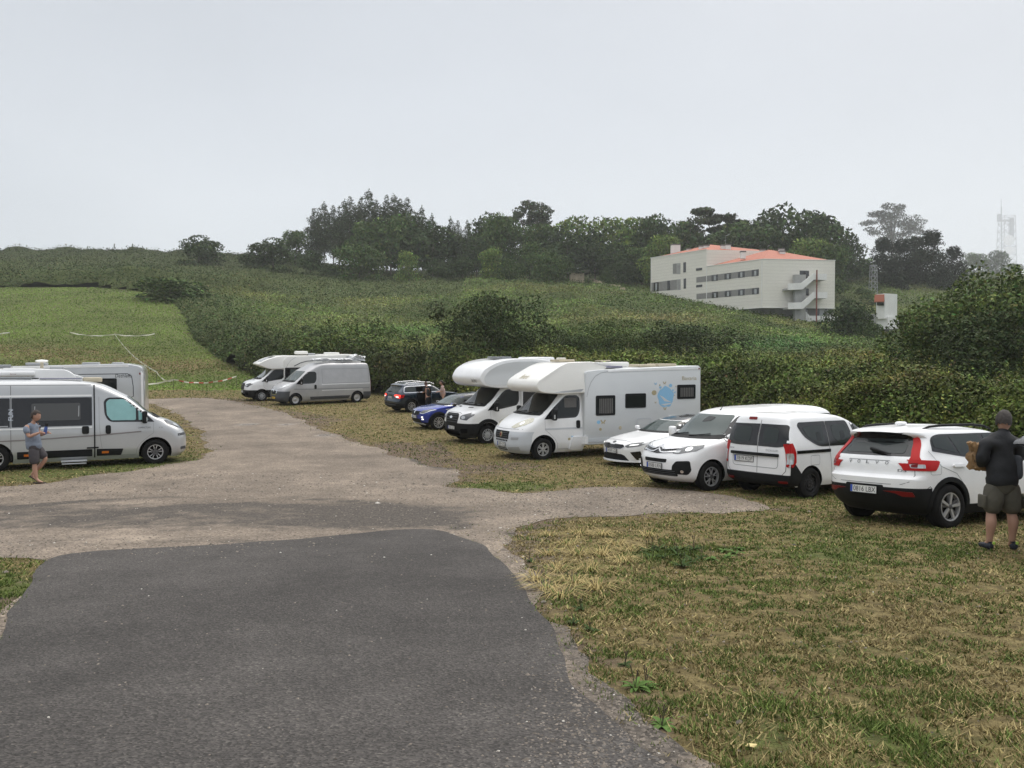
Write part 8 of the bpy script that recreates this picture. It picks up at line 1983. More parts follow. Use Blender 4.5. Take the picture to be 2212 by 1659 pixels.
def straw_tufts():
    rng = np.random.default_rng(51); c = []
    for px, py in ((1160, 1255), (1205, 1235), (1240, 1262), (1185, 1200), (1300, 1200), (1345, 1215), (1225, 1180), (1275, 1235), (1330, 1180), (1190, 1160), (1255, 1155), (1300, 1158), (1215, 1290), (1180, 1275), (1360, 1190), (1290, 1275), (1400, 1160), (1250, 1200)): 
        g = ground(px, py); c.append((g.x, g.y))
    V = []; col = []
    for x, y in c:
        for i in range(90):
            a = rng.uniform(0, 6.28); r = rng.random() * .10; L = rng.uniform(.10, .30); el = rng.uniform(.15, .8); bx, by = x + r * cos(a), y + r * sin(a); z = float(Zt(bx, by)); d = rng.normal(0, .5) + a
            t1 = Vector((bx + cos(d) * L * .5 * cos(el), by + sin(d) * L * .5 * cos(el), z + L * .45 * sin(el) + .02)); t2 = Vector((bx + cos(d) * L, by + sin(d) * L, z + L * .6 * sin(el) * .6 + .005)); w = .0035
            nx, ny = -sin(d) * w, cos(d) * w
            V += [(bx - nx, by - ny, z), (bx + nx, by + ny, z), (t1.x + nx, t1.y + ny, t1.z), (t1.x - nx, t1.y - ny, t1.z), (t1.x - nx, t1.y - ny, t1.z), (t1.x + nx, t1.y + ny, t1.z), (t2.x + nx * .2, t2.y, t2.z), (t2.x - nx * .2, t2.y, t2.z)]
            cc = np.array([.46, .36, .16]) * rng.uniform(.55, 1.1) if rng.random() < .85 else np.array([.14, .18, .05]) * rng.uniform(.7, 1.2); col += [cc, cc]
    o = quads_np('straw_tufts', np.array(V), LEAF, np.array(col)); tag(o, 'tangled long dry straw tufts beside the curved asphalt edge', 'grass', kind='stuff')
def weeds():
    lm = mat('weed_leaf', (0.085, 0.15, 0.035), 0.8, spec=.15, noise=.25, nscale=14); ld = mat('weed_leaf_dark', (0.045, 0.075, 0.024), 0.85, spec=.1, noise=.25, nscale=14); stm = mat('seed_stalk', (0.06, 0.045, 0.03), 0.8)
    def weed(px, py, size, nl, m, label, up=.55, stalks=3, aspect=.28, seed=0):
        g = ground(px, py); rr = random.Random(seed or int(px * 3 + py)); root = empty('weed', g); tag(root, label, 'plant')
        for i in range(nl):
            a = 2 * pi * i / nl + rr.uniform(-.3, .3); L = size * rr.uniform(.6, 1.1); e = up * rr.uniform(.5, 1.3); w = L * aspect * rr.uniform(.8, 1.2)
            bm = bmesh.new(); N = 5; rows = []
            for k in range(N + 1):
                t = k / N; r = L * t * cos(e * (1 - .5 * t)); z = L * (t * sin(e) - .35 * t * t) + .004; ww = w * (.18 + sin(pi * min(1, t * .95 + .05)) * .9) * (1 if k < N else .1)
                c_ = Vector((r * cos(a), r * sin(a), z)); s_ = Vector((-sin(a), cos(a), 0)) * ww * .5
                rows.append([bm.verts.new(c_ - s_ + Vector((0, 0, ww * .18))), bm.verts.new(c_), bm.verts.new(c_ + s_ + Vector((0, 0, ww * .18)))])
            for k in range(N):
                for j in (0, 1): bm.faces.new((rows[k][j], rows[k][j + 1], rows[k + 1][j + 1], rows[k + 1][j]))
            obj_bm('leaf', bm, m, root, smooth=3.2)
        for i in range(stalks):
            a = rr.uniform(0, 6.28); h = size * rr.uniform(.8, 1.5); tube_obj('stalk', [(0, 0, 0), (cos(a) * h * .1, sin(a) * h * .1, h * .6), (cos(a) * h * .2, sin(a) * h * .2, h)], [.002, .002, .004], stm, root, 4)
    weed(1372, 1490, .115, 12, lm, 'bright green broad-leaved plantain, largest weed at the gravel edge')
    weed(1395, 1486, .085, 9, lm, 'smaller plantain touching the right side of the largest weed')
    weed(1430, 1570, .10, 10, lm, 'broad-leaved plantain lower down the gravel edge, near the bottom')
    weed(1350, 1440, .07, 8, ld, 'dull green plantain just above the largest weed')
    weed(1190, 1425, .035, 9, lm, 'tiny grass-green weed growing on the gravelly asphalt edge', 1.0, 0, .16)
    rr = random.Random(77)
    W_ = ['first', 'second', 'third', 'fourth', 'fifth', 'sixth', 'seventh', 'eighth', 'ninth', 'tenth', 'eleventh', 'twelfth', 'thirteenth', 'last']
    for i, px in enumerate(sorted(rr.uniform(1395, 1520) for _ in range(14))):
        weed(px, 1205 + rr.uniform(-18, 22), rr.uniform(.12, .18), 14, ld, W_[i] + ' from left of the dark narrow-leaved weeds in the mid-foreground clump', .7, 2, .18, seed=100 + i)
    for i, px in enumerate(sorted(rr.uniform(1530, 1605) for _ in range(7))):
        weed(px, 1198 + rr.uniform(-10, 14), rr.uniform(.09, .13), 9, lm, W_[i] + ' from left of the leafy weeds right of the dark clump', .6, 1, .35, seed=200 + i)
    for (px, py, lb) in ((1255, 1320, 'small leafy weed at the asphalt curve, upper one'), (1275, 1365, 'small leafy weed at the asphalt curve, lower one'), (1240, 1350, 'dark leafy weed tucked against the asphalt curve'), (1145, 1215, 'dark stalky weed at the top of the asphalt curve')):
        weed(px, py, .09, 9, ld, lb, .7, 3, .3)
    w = mat('dropped_leaf', (.62, .50, .22), .6); g = ground(1622, 1618)
    bm = bmesh.new(); vs = [bm.verts.new(g + Vector(v)) for v in ((-.028, 0, .012), (-.01, .014, .02), (.012, .012, .016), (.03, -.002, .022), (.01, -.014, .012), (-.014, -.012, .016))]; bm.faces.new(vs); o = obj_bm('fallen_leaf', bm, w); tag(o, 'pale yellow fallen leaf on the grass near the bottom edge', 'leaf')
def pebbles():
    rng = np.random.default_rng(61)
    m = LEAF
    def zone(N, pxr, pyr, f, smin, smax, cols, seed):
        px = rng.uniform(*pxr, N); py = rng.uniform(*pyr, N)
        P = np.array([tuple(ground_fast(a, b)) for a, b in zip(px, py)]); return P
    # sample by world area on the gravel/asphalt in front of the camera
    N = 120000; Y = 3.2 * np.exp(rng.random(N) * math.log(22 / 3.2)); px = rng.uniform(-60, 2212, N); X = (px - PCX) / FPX * Y
    Z = Zt(X, Y); _, py = project(X, Y, Z); inG = pip(X, Y, GRAVEL); inA = pip(X, Y, ASPH)
    dens = np.where(inG & ~inA, .30 - .24 * blob(px, py, 450, 1120, 620, 42, 4), 0) + np.where(inG & ~inA, 1, 0) * (blob(px, py, 1330, 1085, 260, 26, 4) * .6 + blob(px, py, 1330, 1520, 130, 160) * .8) + np.where(inA, .008 + .55 * blob(px, py, 1290, 1600, 130, 150) + .10 * blob(px, py, 300, 1180, 400, 20), 0) + np.where(~inG & ~inA, .35 * blob(px, py, 1160, 1200, 60, 70) + .01, 0)
    k = rng.random(N) < dens; X, Y, Z, px, py, inA = X[k], Y[k], Z[k], px[k], py[k], inA[k]; n = len(X)
    s = (.004 + .0008 * Y) * rng.uniform(.5, 1.6, n); off = np.where(inA, .02, .008)
    s = np.where(rng.random(n) < .012, s * 2.4, s)
    c = np.c_[X, Y, Z + off + s * .25]
    th = rng.uniform(0, 2 * pi, n); ca, sa = np.cos(th), np.sin(th)
    loc = np.array([(1, 0, 0), (0, .75, 0), (-1.1, .1, 0), (0, -.8, 0), (.1, 0, .55)])
    quad = []
    for tri in ((0, 1, 4), (1, 2, 4), (2, 3, 4), (3, 0, 4)):
        q = np.empty((n, 3, 3))
        for j, vi in enumerate(tri):
            l = loc[vi]; q[:, j, 0] = c[:, 0] + s * (l[0] * ca - l[1] * sa); q[:, j, 1] = c[:, 1] + s * (l[0] * sa + l[1] * ca); q[:, j, 2] = c[:, 2] + s * (l[2] - .2)
        quad.append(q)
    V = np.stack(quad, 1).reshape(-1, 3)
    t = rng.random((n, 1)); col = np.array([.08, .07, .06]) * (1 - t) + np.array([.29, .25, .21]) * t; wh = (rng.random(n) < .018)[:, None]; col = np.where(wh, np.array([.55, .52, .47]), col)
    o = quads_np('loose_stones', V, m, np.repeat(col, 4, axis=0), nper=3); tag(o, 'loose pale grey stones scattered over gravel and asphalt edge', 'gravel', kind='stuff')
# ------------------------------------------------------------------ people
SKIN = mat('skin', (0.42, 0.24, 0.17), 0.6, noise=.06, nscale=6)
HAIRD = mat('dark_brown_hair', (0.030, 0.020, 0.014), 0.7, noise=.3, nscale=30); HAIRG = mat('grey_brown_hair', (0.040, 0.033, 0.029), 0.8, noise=.3, nscale=40)
def skinmesh(verts, edges, root=0, sub=2):
    me = bpy.data.meshes.new('s'); me.from_pydata([v[0] for v in verts], edges, []); o = bpy.data.objects.new('s', me); COL.objects.link(o)
    md = o.modifiers.new('k', 'SKIN'); md.use_smooth_shade = True; md.branch_smoothing = .6
    for i, v in enumerate(verts):
        r = v[1] if isinstance(v[1], tuple) else (v[1], v[1]); me.skin_vertices[0].data[i].radius = r; me.skin_vertices[0].data[i].use_root = (i == root)
    s = o.modifiers.new('u', 'SUBSURF'); s.levels = sub; s.render_levels = sub
    dg = bpy.context.evaluated_depsgraph_get(); dg.update(); out = bpy.data.meshes.new_from_object(o.evaluated_get(dg)); bpy.data.objects.remove(o); return out
def chain(J, seq):
    return [(seq[i], seq[i + 1]) for i in range(len(seq) - 1)]
def part_mesh(name, meshes, m, parent, fn=None):
    bm = bmesh.new()
    for me in meshes: bm.from_mesh(me); bpy.data.meshes.remove(me)
    if fn:
        from mathutils import noise as mn
        bm.normal_update()
        for v in bm.verts:
            c_ = v.co; q = Vector((c_.x * 5, c_.y * 5, c_.z * 9)); v.co = c_ + v.normal * (fn * (mn.noise(q) + .6 * mn.noise(q * 2.3)))
    for f in bm.faces: f.smooth = True; f.material_index = 0
    return obj_bm(name, bm, m, parent)
def head_mesh(c, r, d, tilt=0.0):
    """head with brow, nose, chin, ears; faces +X before rotation"""
    bm = bmesh.new(); bmesh.ops.create_uvsphere(bm, u_segments=24, v_segments=18, radius=1)
    for v in bm.verts:
        x, y, z = v.co; y *= .74; x *= .92; z *= 1.12
        if z < -.1: x = x * (1 - .18 * (-z - .1)) + .10 * max(0, x); y *= 1 - .32 * (-z - .1)
        if x > .6 and abs(y) < .16 and -.32 < z < .12: x += .22 * (1 - abs(y) / .16) * (1 - abs(z + .12) / .22 if abs(z + .12) < .22 else 0)
        if x > .5 and .02 < z < .22 and .14 < abs(y) < .42: x -= .07
        if x > .5 and abs(z + .52) < .07 and abs(y) < .26: x += .03
        v.co = (x, y, z)
    for s in (1, -1):
        e = bmesh.ops.create_uvsphere(bm, u_segments=10, v_segments=8, radius=.17)
        for v in e['verts']: v.co = Vector((v.co.x * .7 - .05, v.co.y * .35 + s * .74, v.co.z * 1.3 - .05))
    for s in (1, -1):
        e = bmesh.ops.create_uvsphere(bm, u_segments=8, v_segments=6, radius=.07)
        for v in e['verts']: v.co = Vector((v.co.x + .82, v.co.y + s * .27, v.co.z + .1))
    M = Matrix.Translation(c) @ Matrix.Rotation(d, 4, 'Z') @ Matrix.Rotation(tilt, 4, 'Y') @ Matrix.Scale(r, 4)
    bmesh.ops.transform(bm, matrix=M, verts=bm.verts); me = bpy.data.meshes.new('h'); bm.to_mesh(me); bm.free(); return me
def hair_obj(parent, c, r, d, tilt, m, curl=0.06, back=0.25, seed=1):
    bm = bmesh.new(); bmesh.ops.create_icosphere(bm, subdivisions=4, radius=1); rr = random.Random(seed)
    dl = [v for v in bm.verts if (v.co.z < .22 and v.co.x > .05 - v.co.z * .2) or v.co.z < -.52 or (v.co.x > .50 and v.co.z < .55)]
    bmesh.ops.delete(bm, geom=dl, context='VERTS')
    for v in bm.verts:
        x, y, z = v.co; k = 1.05 + curl * (rr.random() - .3) + .05 * sin(x * 17 + y * 13) * sin(z * 19); v.co = (x * .92 * k - .02, y * .77 * k, z * 1.12 * k + .02)
    M = Matrix.Translation(c) @ Matrix.Rotation(d, 4, 'Z') @ Matrix.Rotation(tilt, 4, 'Y') @ Matrix.Scale(r, 4)
    bmesh.ops.transform(bm, matrix=M, verts=bm.verts)
    o = obj_bm('hair', bm, m, parent, smooth=3.2)
    return o
def hand(p, d, up, s=1.0):
    """palm and five fingers as skinned chains rooted in the palm"""
    d = Vector(d).normalized(); up = Vector(up).normalized(); side = d.cross(up).normalized(); p = Vector(p); out = []
    out.append(skinmesh([(p - d * .02 * s, (.018 * s, .024 * s)), (p + d * .04 * s, (.013 * s, .036 * s)), (p + d * .07 * s, (.011 * s, .036 * s))], [(0, 1), (1, 2)], 0, 1))
    for k, (o, L) in enumerate(((-.027, .055), (-.009, .068), (.010, .063), (.028, .048))):
        a = p + d * .06 * s + side * o * s; b = a + d * L * .55 * s - up * .012 * s; c = b + d * L * .3 * s - up * .03 * s
        out.append(skinmesh([(a, .009 * s), (b, .0085 * s), (c, .0075 * s)], [(0, 1), (1, 2)], 0, 1))
    a = p + d * .01 * s - side * .025 * s; b = a + d * .03 * s - side * .022 * s - up * .01 * s; c = b + d * .028 * s - side * .004 * s - up * .012 * s
    out.append(skinmesh([(a, .011 * s), (b, .010 * s), (c, .008 * s)], [(0, 1), (1, 2)], 0, 1)); return out
def limbmesh(pts): return skinmesh(pts, [(i, i + 1) for i in range(len(pts) - 1)], 0, 2)

def person_bag():
    g = float(Zt(6.25, 10.45)); root = empty('person', (6.32, 10.45, g), 0); root.scale = (.93, .95, 1); tag(root, 'man in black jacket and khaki cargo shorts with his back turned, right edge', 'person')
    hip, ch = .93, 1.36
    J = [((0.0, 0, .94), (.12, .10)), ((0.0, .01, 1.12), (.12, .09)), ((.01, .03, 1.34), (.12, .09)), ((.04, .06, 1.47), (.075, .07)), ((.07, .10, 1.56), (.058, .06)),
         ((-.09, 0, .86), (.10, .11)), ((-.13, .03, .50), (.060, .062)), ((-.148, -.015, .36), (.072, .078)), ((-.15, .01, .20), (.046, .050)), ((-.15, .02, .10), (.036, .042)), ((-.16, .10, .045), (.04, .03)), ((-.17, .19, .035), (.036, .025)),
         ((.10, 0, .86), (.10, .11)), ((.155, .04, .50), (.060, .062)), ((.165, -.005, .36), (.072, .078)), ((.168, .02, .20), (.046, .050)), ((.17, .03, .10), (.036, .042)), ((.20, .11, .045), (.04, .03)), ((.24, .19, .035), (.036, .025)),
         ((-.17, .04, 1.38), (.055, .055)), ((-.26, .02, 1.18), (.045, .045)), ((-.20, .22, 1.06), (.036, .036)), ((.20, .05, 1.38), (.055, .055)), ((.31, .13, 1.18), (.045, .045)), ((.26, .38, 1.12), (.036, .036))]
    E = [(0, 1), (1, 2), (2, 3), (3, 4), (0, 5), (5, 6), (6, 7), (7, 8), (8, 9), (9, 10), (10, 11), (0, 12), (12, 13), (13, 14), (14, 15), (15, 16), (16, 17), (17, 18), (2, 19), (19, 20), (20, 21), (2, 22), (22, 23), (23, 24)]
    hc = Vector((.09, .12, 1.655)); body = [skinmesh(J, E, 0, 2), head_mesh(hc, .126, radians(50), .38)] + hand((-.19, .24, 1.05), (.4, .9, -.1), (-.6, .2, .7)) + hand((.25, .40, 1.12), (-.1, 1, 0), (0, 0, 1))
    part_mesh('body', body, SKIN, root)
    hair_obj(root, hc + Vector((-.004, -.004, .004)), .126, radians(50), .38, HAIRG, .05)
    JK = mat('black_jacket', (0.010, 0.011, 0.014), .8, noise=.4, nscale=12, bump=.4, bscale=14); JG = mat('dark_grey_jacket_panel', (0.038, 0.042, 0.052), .75, noise=.3, nscale=12)
    jm = [skinmesh([((0, 0, .80), (.235, .18)), ((0, 0, .92), (.225, .17)), ((0, .01, 1.06), (.215, .16)), ((.01, .03, 1.30), (.215, .155)), ((.02, .04, 1.43), (.15, .12)), ((.05, .07, 1.55), (.082, .08)),
                    ((-.20, .04, 1.40), (.10, .10)), ((-.27, .02, 1.18), (.098, .098)), ((-.21, .23, 1.06), (.07, .07)), ((.23, .05, 1.41), (.11, .11)), ((.315, .13, 1.18), (.098, .098)), ((.265, .37, 1.12), (.07, .07))],
                   [(0, 1), (1, 2), (2, 3), (3, 4), (4, 5), (4, 6), (6, 7), (7, 8), (4, 9), (9, 10), (10, 11)], 0, 2)]
    part_mesh('jacket', jm, JK, root, .022)
    part_mesh('jacket_side_panel', [skinmesh([((.165, -.045, .90), (.055, .115)), ((.16, -.035, 1.05), (.05, .11)), ((.185, -.02, 1.24), (.03, .09))], [(0, 1), (1, 2)], 0, 2)], JG, root)
    KH = mat('khaki_shorts', (0.085, 0.078, 0.060), .85, noise=.25, nscale=10, bump=.4, bscale=16)
    sh = [limbmesh([((0, 0, 1.02), (.20, .16)), ((0, 0, .84), (.205, .165)), ((0, 0, .70), (.15, .12))]), limbmesh([((-.09, 0, .90), (.12, .14)), ((-.115, 0, .70), (.135, .15)), ((-.14, .02, .44), (.13, .14))]), limbmesh([((.09, 0, .90), (.12, .14)), ((.125, 0, .70), (.135, .15)), ((.16, .03, .44), (.13, .14))])]
    part_mesh('shorts', sh, KH, root, .018)
    for x in (-.262, .285): box_obj('cargo_pocket', KH, x - .02, x + .02, -.07, .10, .55, .72, .018, root)
    box_obj('pocket_flap', mat('khaki_light', (.20, .19, .14), .85), .255, .312, -.10, .0, .70, .735, .01, root)
    NV = mat('navy_shoes', (0.012, 0.016, 0.026), .7); LM = mat('lime_heel_tab', (.35, .55, .08), .6)
    for x0, x1 in ((-.15, -.18), (.17, .26)):
        s = part_mesh('shoe', [skinmesh([((x0, -.04, .05), (.052, .05)), ((x0 * .6 + x1 * .4, .06, .05), (.05, .045)), ((x1, .20, .035), (.046, .032))], [(0, 1), (1, 2)], 0, 2)], NV, root)
        box_obj('heel_tab', LM, x0 - .018, x0 + .018, -.092, -.08, .09, .125, .004, s)
    for x in (-.15, .17): part_mesh('sock', [skinmesh([((x, .015, .09), (.045, .05)), ((x, .015, .115), (.043, .048))], [(0, 1)], 0, 1)], NV, root)
    # brown paper bag (a thing of its own, held under the left arm)
    PB = mat('brown_paper', (0.26, 0.155, 0.07), .8, noise=.3, nscale=14, bump=.6, bscale=20)
    bm = bmesh.new(); rr = random.Random(5); bmesh.ops.create_cube(bm, size=1); bmesh.ops.subdivide_edges(bm, edges=bm.edges[:], cuts=5, use_grid_fill=True)
    for v in bm.verts:
        x, y, z = v.co; k = 1 - .25 * max(0, z) ; q = .75 if abs(z - .12) < .1 else 1; v.co = Vector((x * .19 * k * q + rr.uniform(-.018, .018) - .06 * z, y * .16 * k * q + rr.uniform(-.018, .018), z * .34 + rr.uniform(-.022, .022)))
    bag = obj_bm('paper_bag', bm, PB, smooth=.35, loc=(6.30 - .22, 10.45 + .15, g + 1.20), rot=(0, radians(6), radians(12))); tag(bag, 'crumpled brown paper bag clamped under the arm of the man in the black jacket', 'bag')

def person_walking():
    X, Y = (68 - PCX) / FPX * 19.7 + .05, 19.7; g = float(Zt(X, Y)) + .01; root = empty('person', (X, Y, g)); tag(root, 'man in grey blue shirt, dark shorts and flip-flops passing the camper van', 'person')
    J = [((0, 0, .90), (.10, .12)), ((-.03, 0, 1.08), (.10, .12)), ((-.07, 0, 1.32), (.10, .13)), ((-.04, 0, 1.45), (.055, .06)), ((.0, 0, 1.53), (.05, .052)),
         ((.02, -.09, .84), (.095, .09)), ((.05, -.09, .49), (.058, .056)), ((.045, -.09, .34), (.062, .056)), ((.09, -.09, .10), (.036, .034)), ((.16, -.09, .045), (.03, .036)), ((.24, -.09, .03), (.02, .04)),
         ((.02, .09, .84), (.095, .09)), ((.22, .09, .57), (.056, .054)), ((.08, .09, .40), (.060, .054)), ((-.13, .09, .20), (.036, .034)), ((-.08, .09, .12), (.028, .036)), ((-.01, .09, .05), (.02, .04)),
         ((-.09, -.17, 1.39), (.065, .065)), ((-.02, -.21, 1.14), (.046, .046)), ((.24, -.19, 1.24), (.030, .030)), ((-.07, .17, 1.39), (.065, .065)), ((.02, .20, 1.14), (.046, .046)), ((.26, .10, 1.22), (.030, .030))]
    E = [(0, 1), (1, 2), (2, 3), (3, 4), (0, 5), (5, 6), (6, 7), (7, 8), (8, 9), (9, 10), (0, 11), (11, 12), (12, 13), (13, 14), (14, 15), (15, 16), (2, 17), (17, 18), (18, 19), (2, 20), (20, 21), (21, 22)]
    hc = Vector((.045, 0, 1.62)); body = [skinmesh(J, E, 0, 2), head_mesh(hc, .115, -.1, .38)] + hand((.24, -.19, 1.24), (1, .3, .1), (0, -.3, 1)) + hand((.26, .08, 1.22), (1, -.3, .1), (0, .3, 1))
    part_mesh('body', body, SKIN, root); hair_obj(root, hc + Vector((-.006, 0, .008)), .122, -.1, .30, HAIRD, .10)
    SH = mat('grey_blue_shirt', (0.19, 0.225, 0.285), .85, noise=.2, nscale=12, bump=.4, bscale=16)
    sm = [skinmesh([((-.01, 0, .78), (.165, .20)), ((-.015, 0, .92), (.165, .20)), ((-.03, 0, 1.05), (.16, .19)), ((-.075, 0, 1.28), (.145, .19)), ((-.065, 0, 1.41), (.10, .14)), ((-.04, 0, 1.48), (.06, .065)), ((-.09, -.19, 1.38), (.085, .08)), ((-.05, -.215, 1.20), (.075, .07)), ((-.07, .19, 1.38), (.085, .08)), ((-.03, .205, 1.20), (.075, .07))],
                   [(0, 1), (1, 2), (2, 3), (3, 4), (4, 5), (4, 6), (6, 7), (4, 8), (8, 9)], 0, 2)]
    part_mesh('shirt', sm, SH, root, .016)
    ST = mat('dark_grey_shorts', (0.055, 0.050, 0.055), .85, noise=.2, nscale=10, bump=.4, bscale=14)
    part_mesh('shorts', [limbmesh([((.01, 0, 1.0), (.15, .18)), ((.01, 0, .84), (.155, .185)), ((.02, 0, .72), (.12, .13))]), limbmesh([((.01, -.07, .90), (.125, .11)), ((.03, -.08, .70), (.13, .12)), ((.05, -.09, .45), (.12, .115))]), limbmesh([((.01, .07, .88), (.125, .11)), ((.08, .08, .74), (.13, .12)), ((.22, .09, .57), (.105, .105))])], ST, root)
    FF = mat('flip_flop', (0.035, 0.02, 0.02), .8)
    for (x, y, z, a) in ((.16, -.09, .012, 0), (-.06, .09, .085, radians(30))):
        bm = bmesh.new(); add_box(bm, -.14, .14, -.045, .045, -.012, .012, bev=.01); obj_bm('flip_flop', bm, FF, root, smooth=.6, loc=(x, y, z), rot=(0, a, 0))
    # bottle in his hands
    bx = Vector((X + .33, Y - .10, g + 1.30)); bt = empty('water_bottle', bx, 0); tag(bt, 'blue drinking bottle with black cap in the hands of the walking man', 'bottle')
    bm = bmesh.new(); add_lathe(bm, [(.001, -.11), (.036, -.11), (.04, -.09), (.04, .02), (.036, .06), (.026, .085)], 16)
    for v in bm.verts: v.co = Vector((v.co.x, v.co.z, v.co.y))
    bmesh.ops.recalc_face_normals(bm, faces=bm.faces); obj_bm('flask', bm, mat('blue_plastic', (.04, .09, .32), .3, coat=.6), bt, smooth=.8)
    bm = bmesh.new(); add_lathe(bm, [(.001, .17), (.028, .165), (.036, .15), (.034, .085), (.001, .084)], 16)
    for v in bm.verts: v.co = Vector((v.co.x, v.co.z, v.co.y))
    bmesh.ops.recalc_face_normals(bm, faces=bm.faces); obj_bm('cap', bm, PLASTIC, bt, smooth=.8); bt.rotation_euler = (0, radians(12), 0)

def simple_person(X, Y, H, face, top, bottom, hair, label, bend=0.0, tail=False):
    g = float(Zt(X, Y)); root = empty('person', (X, Y, g), face); tag(root, label, 'person'); s = H / 1.72
    def q(x, y, z): 
        zz = z * s
        if zz > .9 * s: x += (zz - .9 * s) * sin(bend); zz = .9 * s + (zz - .9 * s) * cos(bend)
        return (x, y, zz)
    J = [(q(0, 0, .92), (.11, .14)), (q(0, 0, 1.1), (.11, .14)), (q(0, 0, 1.34), (.11, .16)), (q(0, 0, 1.45), (.05, .05)), (q(.02, 0, 1.54), (.046, .046)), (q(0, -.09, .86), (.09, .085)), (q(.03, -.09, .48), (.055, .055)), (q(0, -.09, .09), (.035, .035)), (q(.13, -.09, .03), (.025, .04)), (q(0, .09, .86), (.09, .085)), (q(.02, .09, .48), (.055, .055)), (q(-.02, .09, .09), (.035, .035)), (q(.12, .09, .03), (.025, .04)),
         (q(0, -.17, 1.40), (.06, .06)), (q(.03, -.2, 1.14), (.042, .042)), (q(.24, -.15, 1.12), (.03, .03)), (q(0, .17, 1.40), (.06, .06)), (q(.03, .2, 1.14), (.042, .042)), (q(.24, .15, 1.12), (.03, .03))]
    E = [(0, 1), (1, 2), (2, 3), (3, 4), (0, 5), (5, 6), (6, 7), (7, 8), (0, 9), (9, 10), (10, 11), (11, 12), (2, 13), (13, 14), (14, 15), (2, 16), (16, 17), (17, 18)]
    hc = Vector(q(.04, 0, 1.62)); part_mesh('body', [skinmesh(J, E, 0, 2), head_mesh(hc, .112, 0, bend * .8 + .15)] + hand(q(.25, -.15, 1.12), (1, 0, 0), (0, 0, 1)) + hand(q(.25, .15, 1.12), (1, 0, 0), (0, 0, 1)), SKIN, root)
    ho = hair_obj(root, hc + Vector((-.006, 0, .006)), .116, 0, bend * .8 + .12, hair, .06)
    if tail: part_mesh('ponytail', [limbmesh([(hc + Vector((-.11, 0, .03)), .035), (hc + Vector((-.17, 0, -.04)), .04), (hc + Vector((-.17, 0, -.14)), .02)])], hair, root)
    part_mesh('top', [skinmesh([(q(0, 0, .84), (.14, .175)), (q(0, 0, 1.1), (.135, .17)), (q(0, 0, 1.32), (.13, .18)), (q(0, 0, 1.42), (.08, .11)), (q(0, -.18, 1.39), (.078, .078)), (q(.03, -.205, 1.15), (.06, .06)), (q(0, .18, 1.39), (.078, .078)), (q(.03, .205, 1.15), (.06, .06))], [(0, 1), (1, 2), (2, 3), (3, 4), (4, 5), (3, 6), (6, 7)], 0, 2)], top, root)
    part_mesh('trousers', [skinmesh([(q(0, 0, .92), (.12, .15)), (q(0, 0, .84), (.12, .15)), (q(0, -.09, .74), (.10, .09)), (q(.03, -.09, .46), (.072, .07)), (q(0, -.09, .12), (.055, .055)), (q(0, .09, .74), (.10, .09)), (q(.02, .09, .46), (.072, .07)), (q(-.02, .09, .12), (.055, .055))], [(0, 1), (1, 2), (2, 3), (3, 4), (1, 5), (5, 6), (6, 7)], 0, 2)], bottom, root)
def people():
    person_bag(); person_walking()
    bl = mat('black_top', (0.008, 0.008, 0.009), .8); pk = mat('pale_pink_top', (.42, .30, .27), .8); dk = mat('dark_trousers', (.015, .016, .02), .8)
    simple_person(-4.55, 44.05, 1.68, radians(120), bl, dk, mat('auburn_hair', (.055, .022, .014), .7), 'dark-haired person in black leaning into the open door of the dark blue SUV', .35)
    simple_person(-3.78, 44.35, 1.70, radians(190), pk, dk, HAIRD, 'woman with tied-back dark hair whose head shows above the blue car', .05, True)
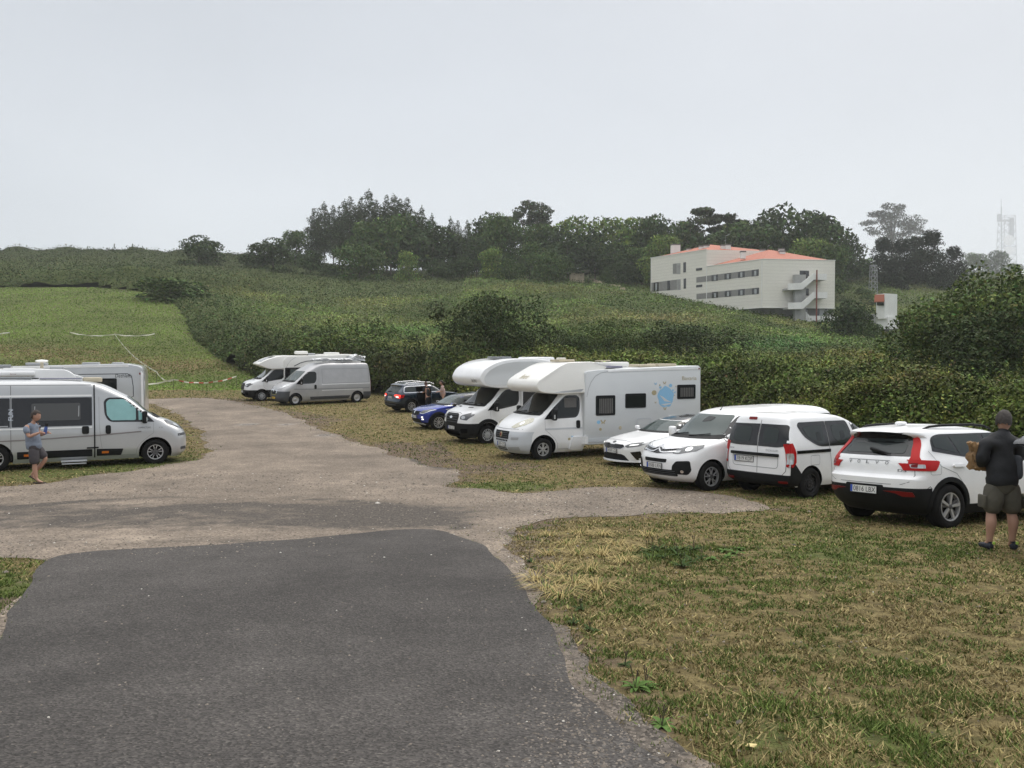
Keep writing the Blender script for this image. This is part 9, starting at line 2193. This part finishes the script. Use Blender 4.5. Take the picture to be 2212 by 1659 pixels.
def roof_bundle():
    """crumpled white bundles lashed on the silver van"""
    wm = mat('white_plastic_sheet', (.66, .67, .68), .45, noise=.15, nscale=6); van = [o for o in bpy.data.objects if o.name.startswith('panel_van')][0]
    bpy.context.view_layer.update(); M = van.matrix_world.copy()
    for i, (x, y, lx, ly, lz, lb) in enumerate(((-2.2, .1, 1.3, .7, .16, 'flat crumpled white sheet at the front of the silver van roof'), (-3.4, .2, 1.0, .8, .14, 'flat white sheet in the middle of the silver van roof'), (-4.4, .1, .9, .7, .34, 'taller crumpled white bundle at the back of the silver van roof'))):
        bm = bmesh.new(); rr = random.Random(i + 3); bmesh.ops.create_cube(bm, size=1); bmesh.ops.subdivide_edges(bm, edges=bm.edges[:], cuts=6, use_grid_fill=True)
        for v in bm.verts:
            a, b, c = v.co; v.co = Vector((a * lx + rr.uniform(-.07, .07), b * ly + rr.uniform(-.06, .06), (c + .5) * lz * (1 - .5 * abs(a)) * rr.uniform(.5, 1.3)))
        o = obj_bm('roof_bundle', bm, wm, smooth=.4); o.matrix_world = M @ Matrix.Translation((x, y, 2.615)); tag(o, lb, 'bundle', 'white bundles on the silver van roof')
def T_(s): pass
# ------------------------------------------------------------------ build
build_ground()
sheet('gravel_track', GRAVEL, 0.30, 0.008, gravel_mat('gravel', (0.10, 0.080, 0.062), (0.195, 0.158, 0.124), (0.31, 0.255, 0.20), (0.066, 0.056, 0.047), 38.0, 0.5), track_attr)
sheet('asphalt_road', ASPH, 0.18, 0.02, gravel_mat('asphalt', (0.030, 0.027, 0.025), (0.058, 0.053, 0.050), (0.120, 0.109, 0.099), (0.032, 0.030, 0.028), 78.0, 0.6), asph_attr)
T_('ground')
office_building(); small_tower(); stone_hut(); towers(); T_('buildings')
for f in (camper_van, left_motorhome, far_left_motorhome, silver_van, low_profile, karoq, captur, benimar, bavaria, kia, jumpy, dokker, volvo, edge_car): f()
roof_bundle(); T_('vehicles')
people(); T_('people')
tapes(); plant_trees(); T_('trees')
thicket(); field_grass(); T_('thicket')
lot_grass(); straw_tufts(); weeds(); pebbles(); T_('grass')
# ------------------------------------------------------------------ fog
def haze():
    bm = bmesh.new(); add_box(bm, -1100, 1700, -25, 2600, -2.0, 530.0)
    m = bpy.data.materials.new('haze'); m.use_nodes = True; t = m.node_tree; t.nodes.clear()
    o = t.nodes.new('ShaderNodeOutputMaterial'); v = t.nodes.new('ShaderNodeVolumePrincipled')
    v.inputs['Color'].default_value = (0.93, 0.95, 0.97, 1); v.inputs['Density'].default_value = 0.00032; v.inputs['Anisotropy'].default_value = 0.2
    t.links.new(v.outputs[0], o.inputs['Volume'])
    h = obj_bm('haze', bm, m); tag(h, 'thin grey fog filling the air over the lot and hill', 'fog', kind='stuff')
haze()
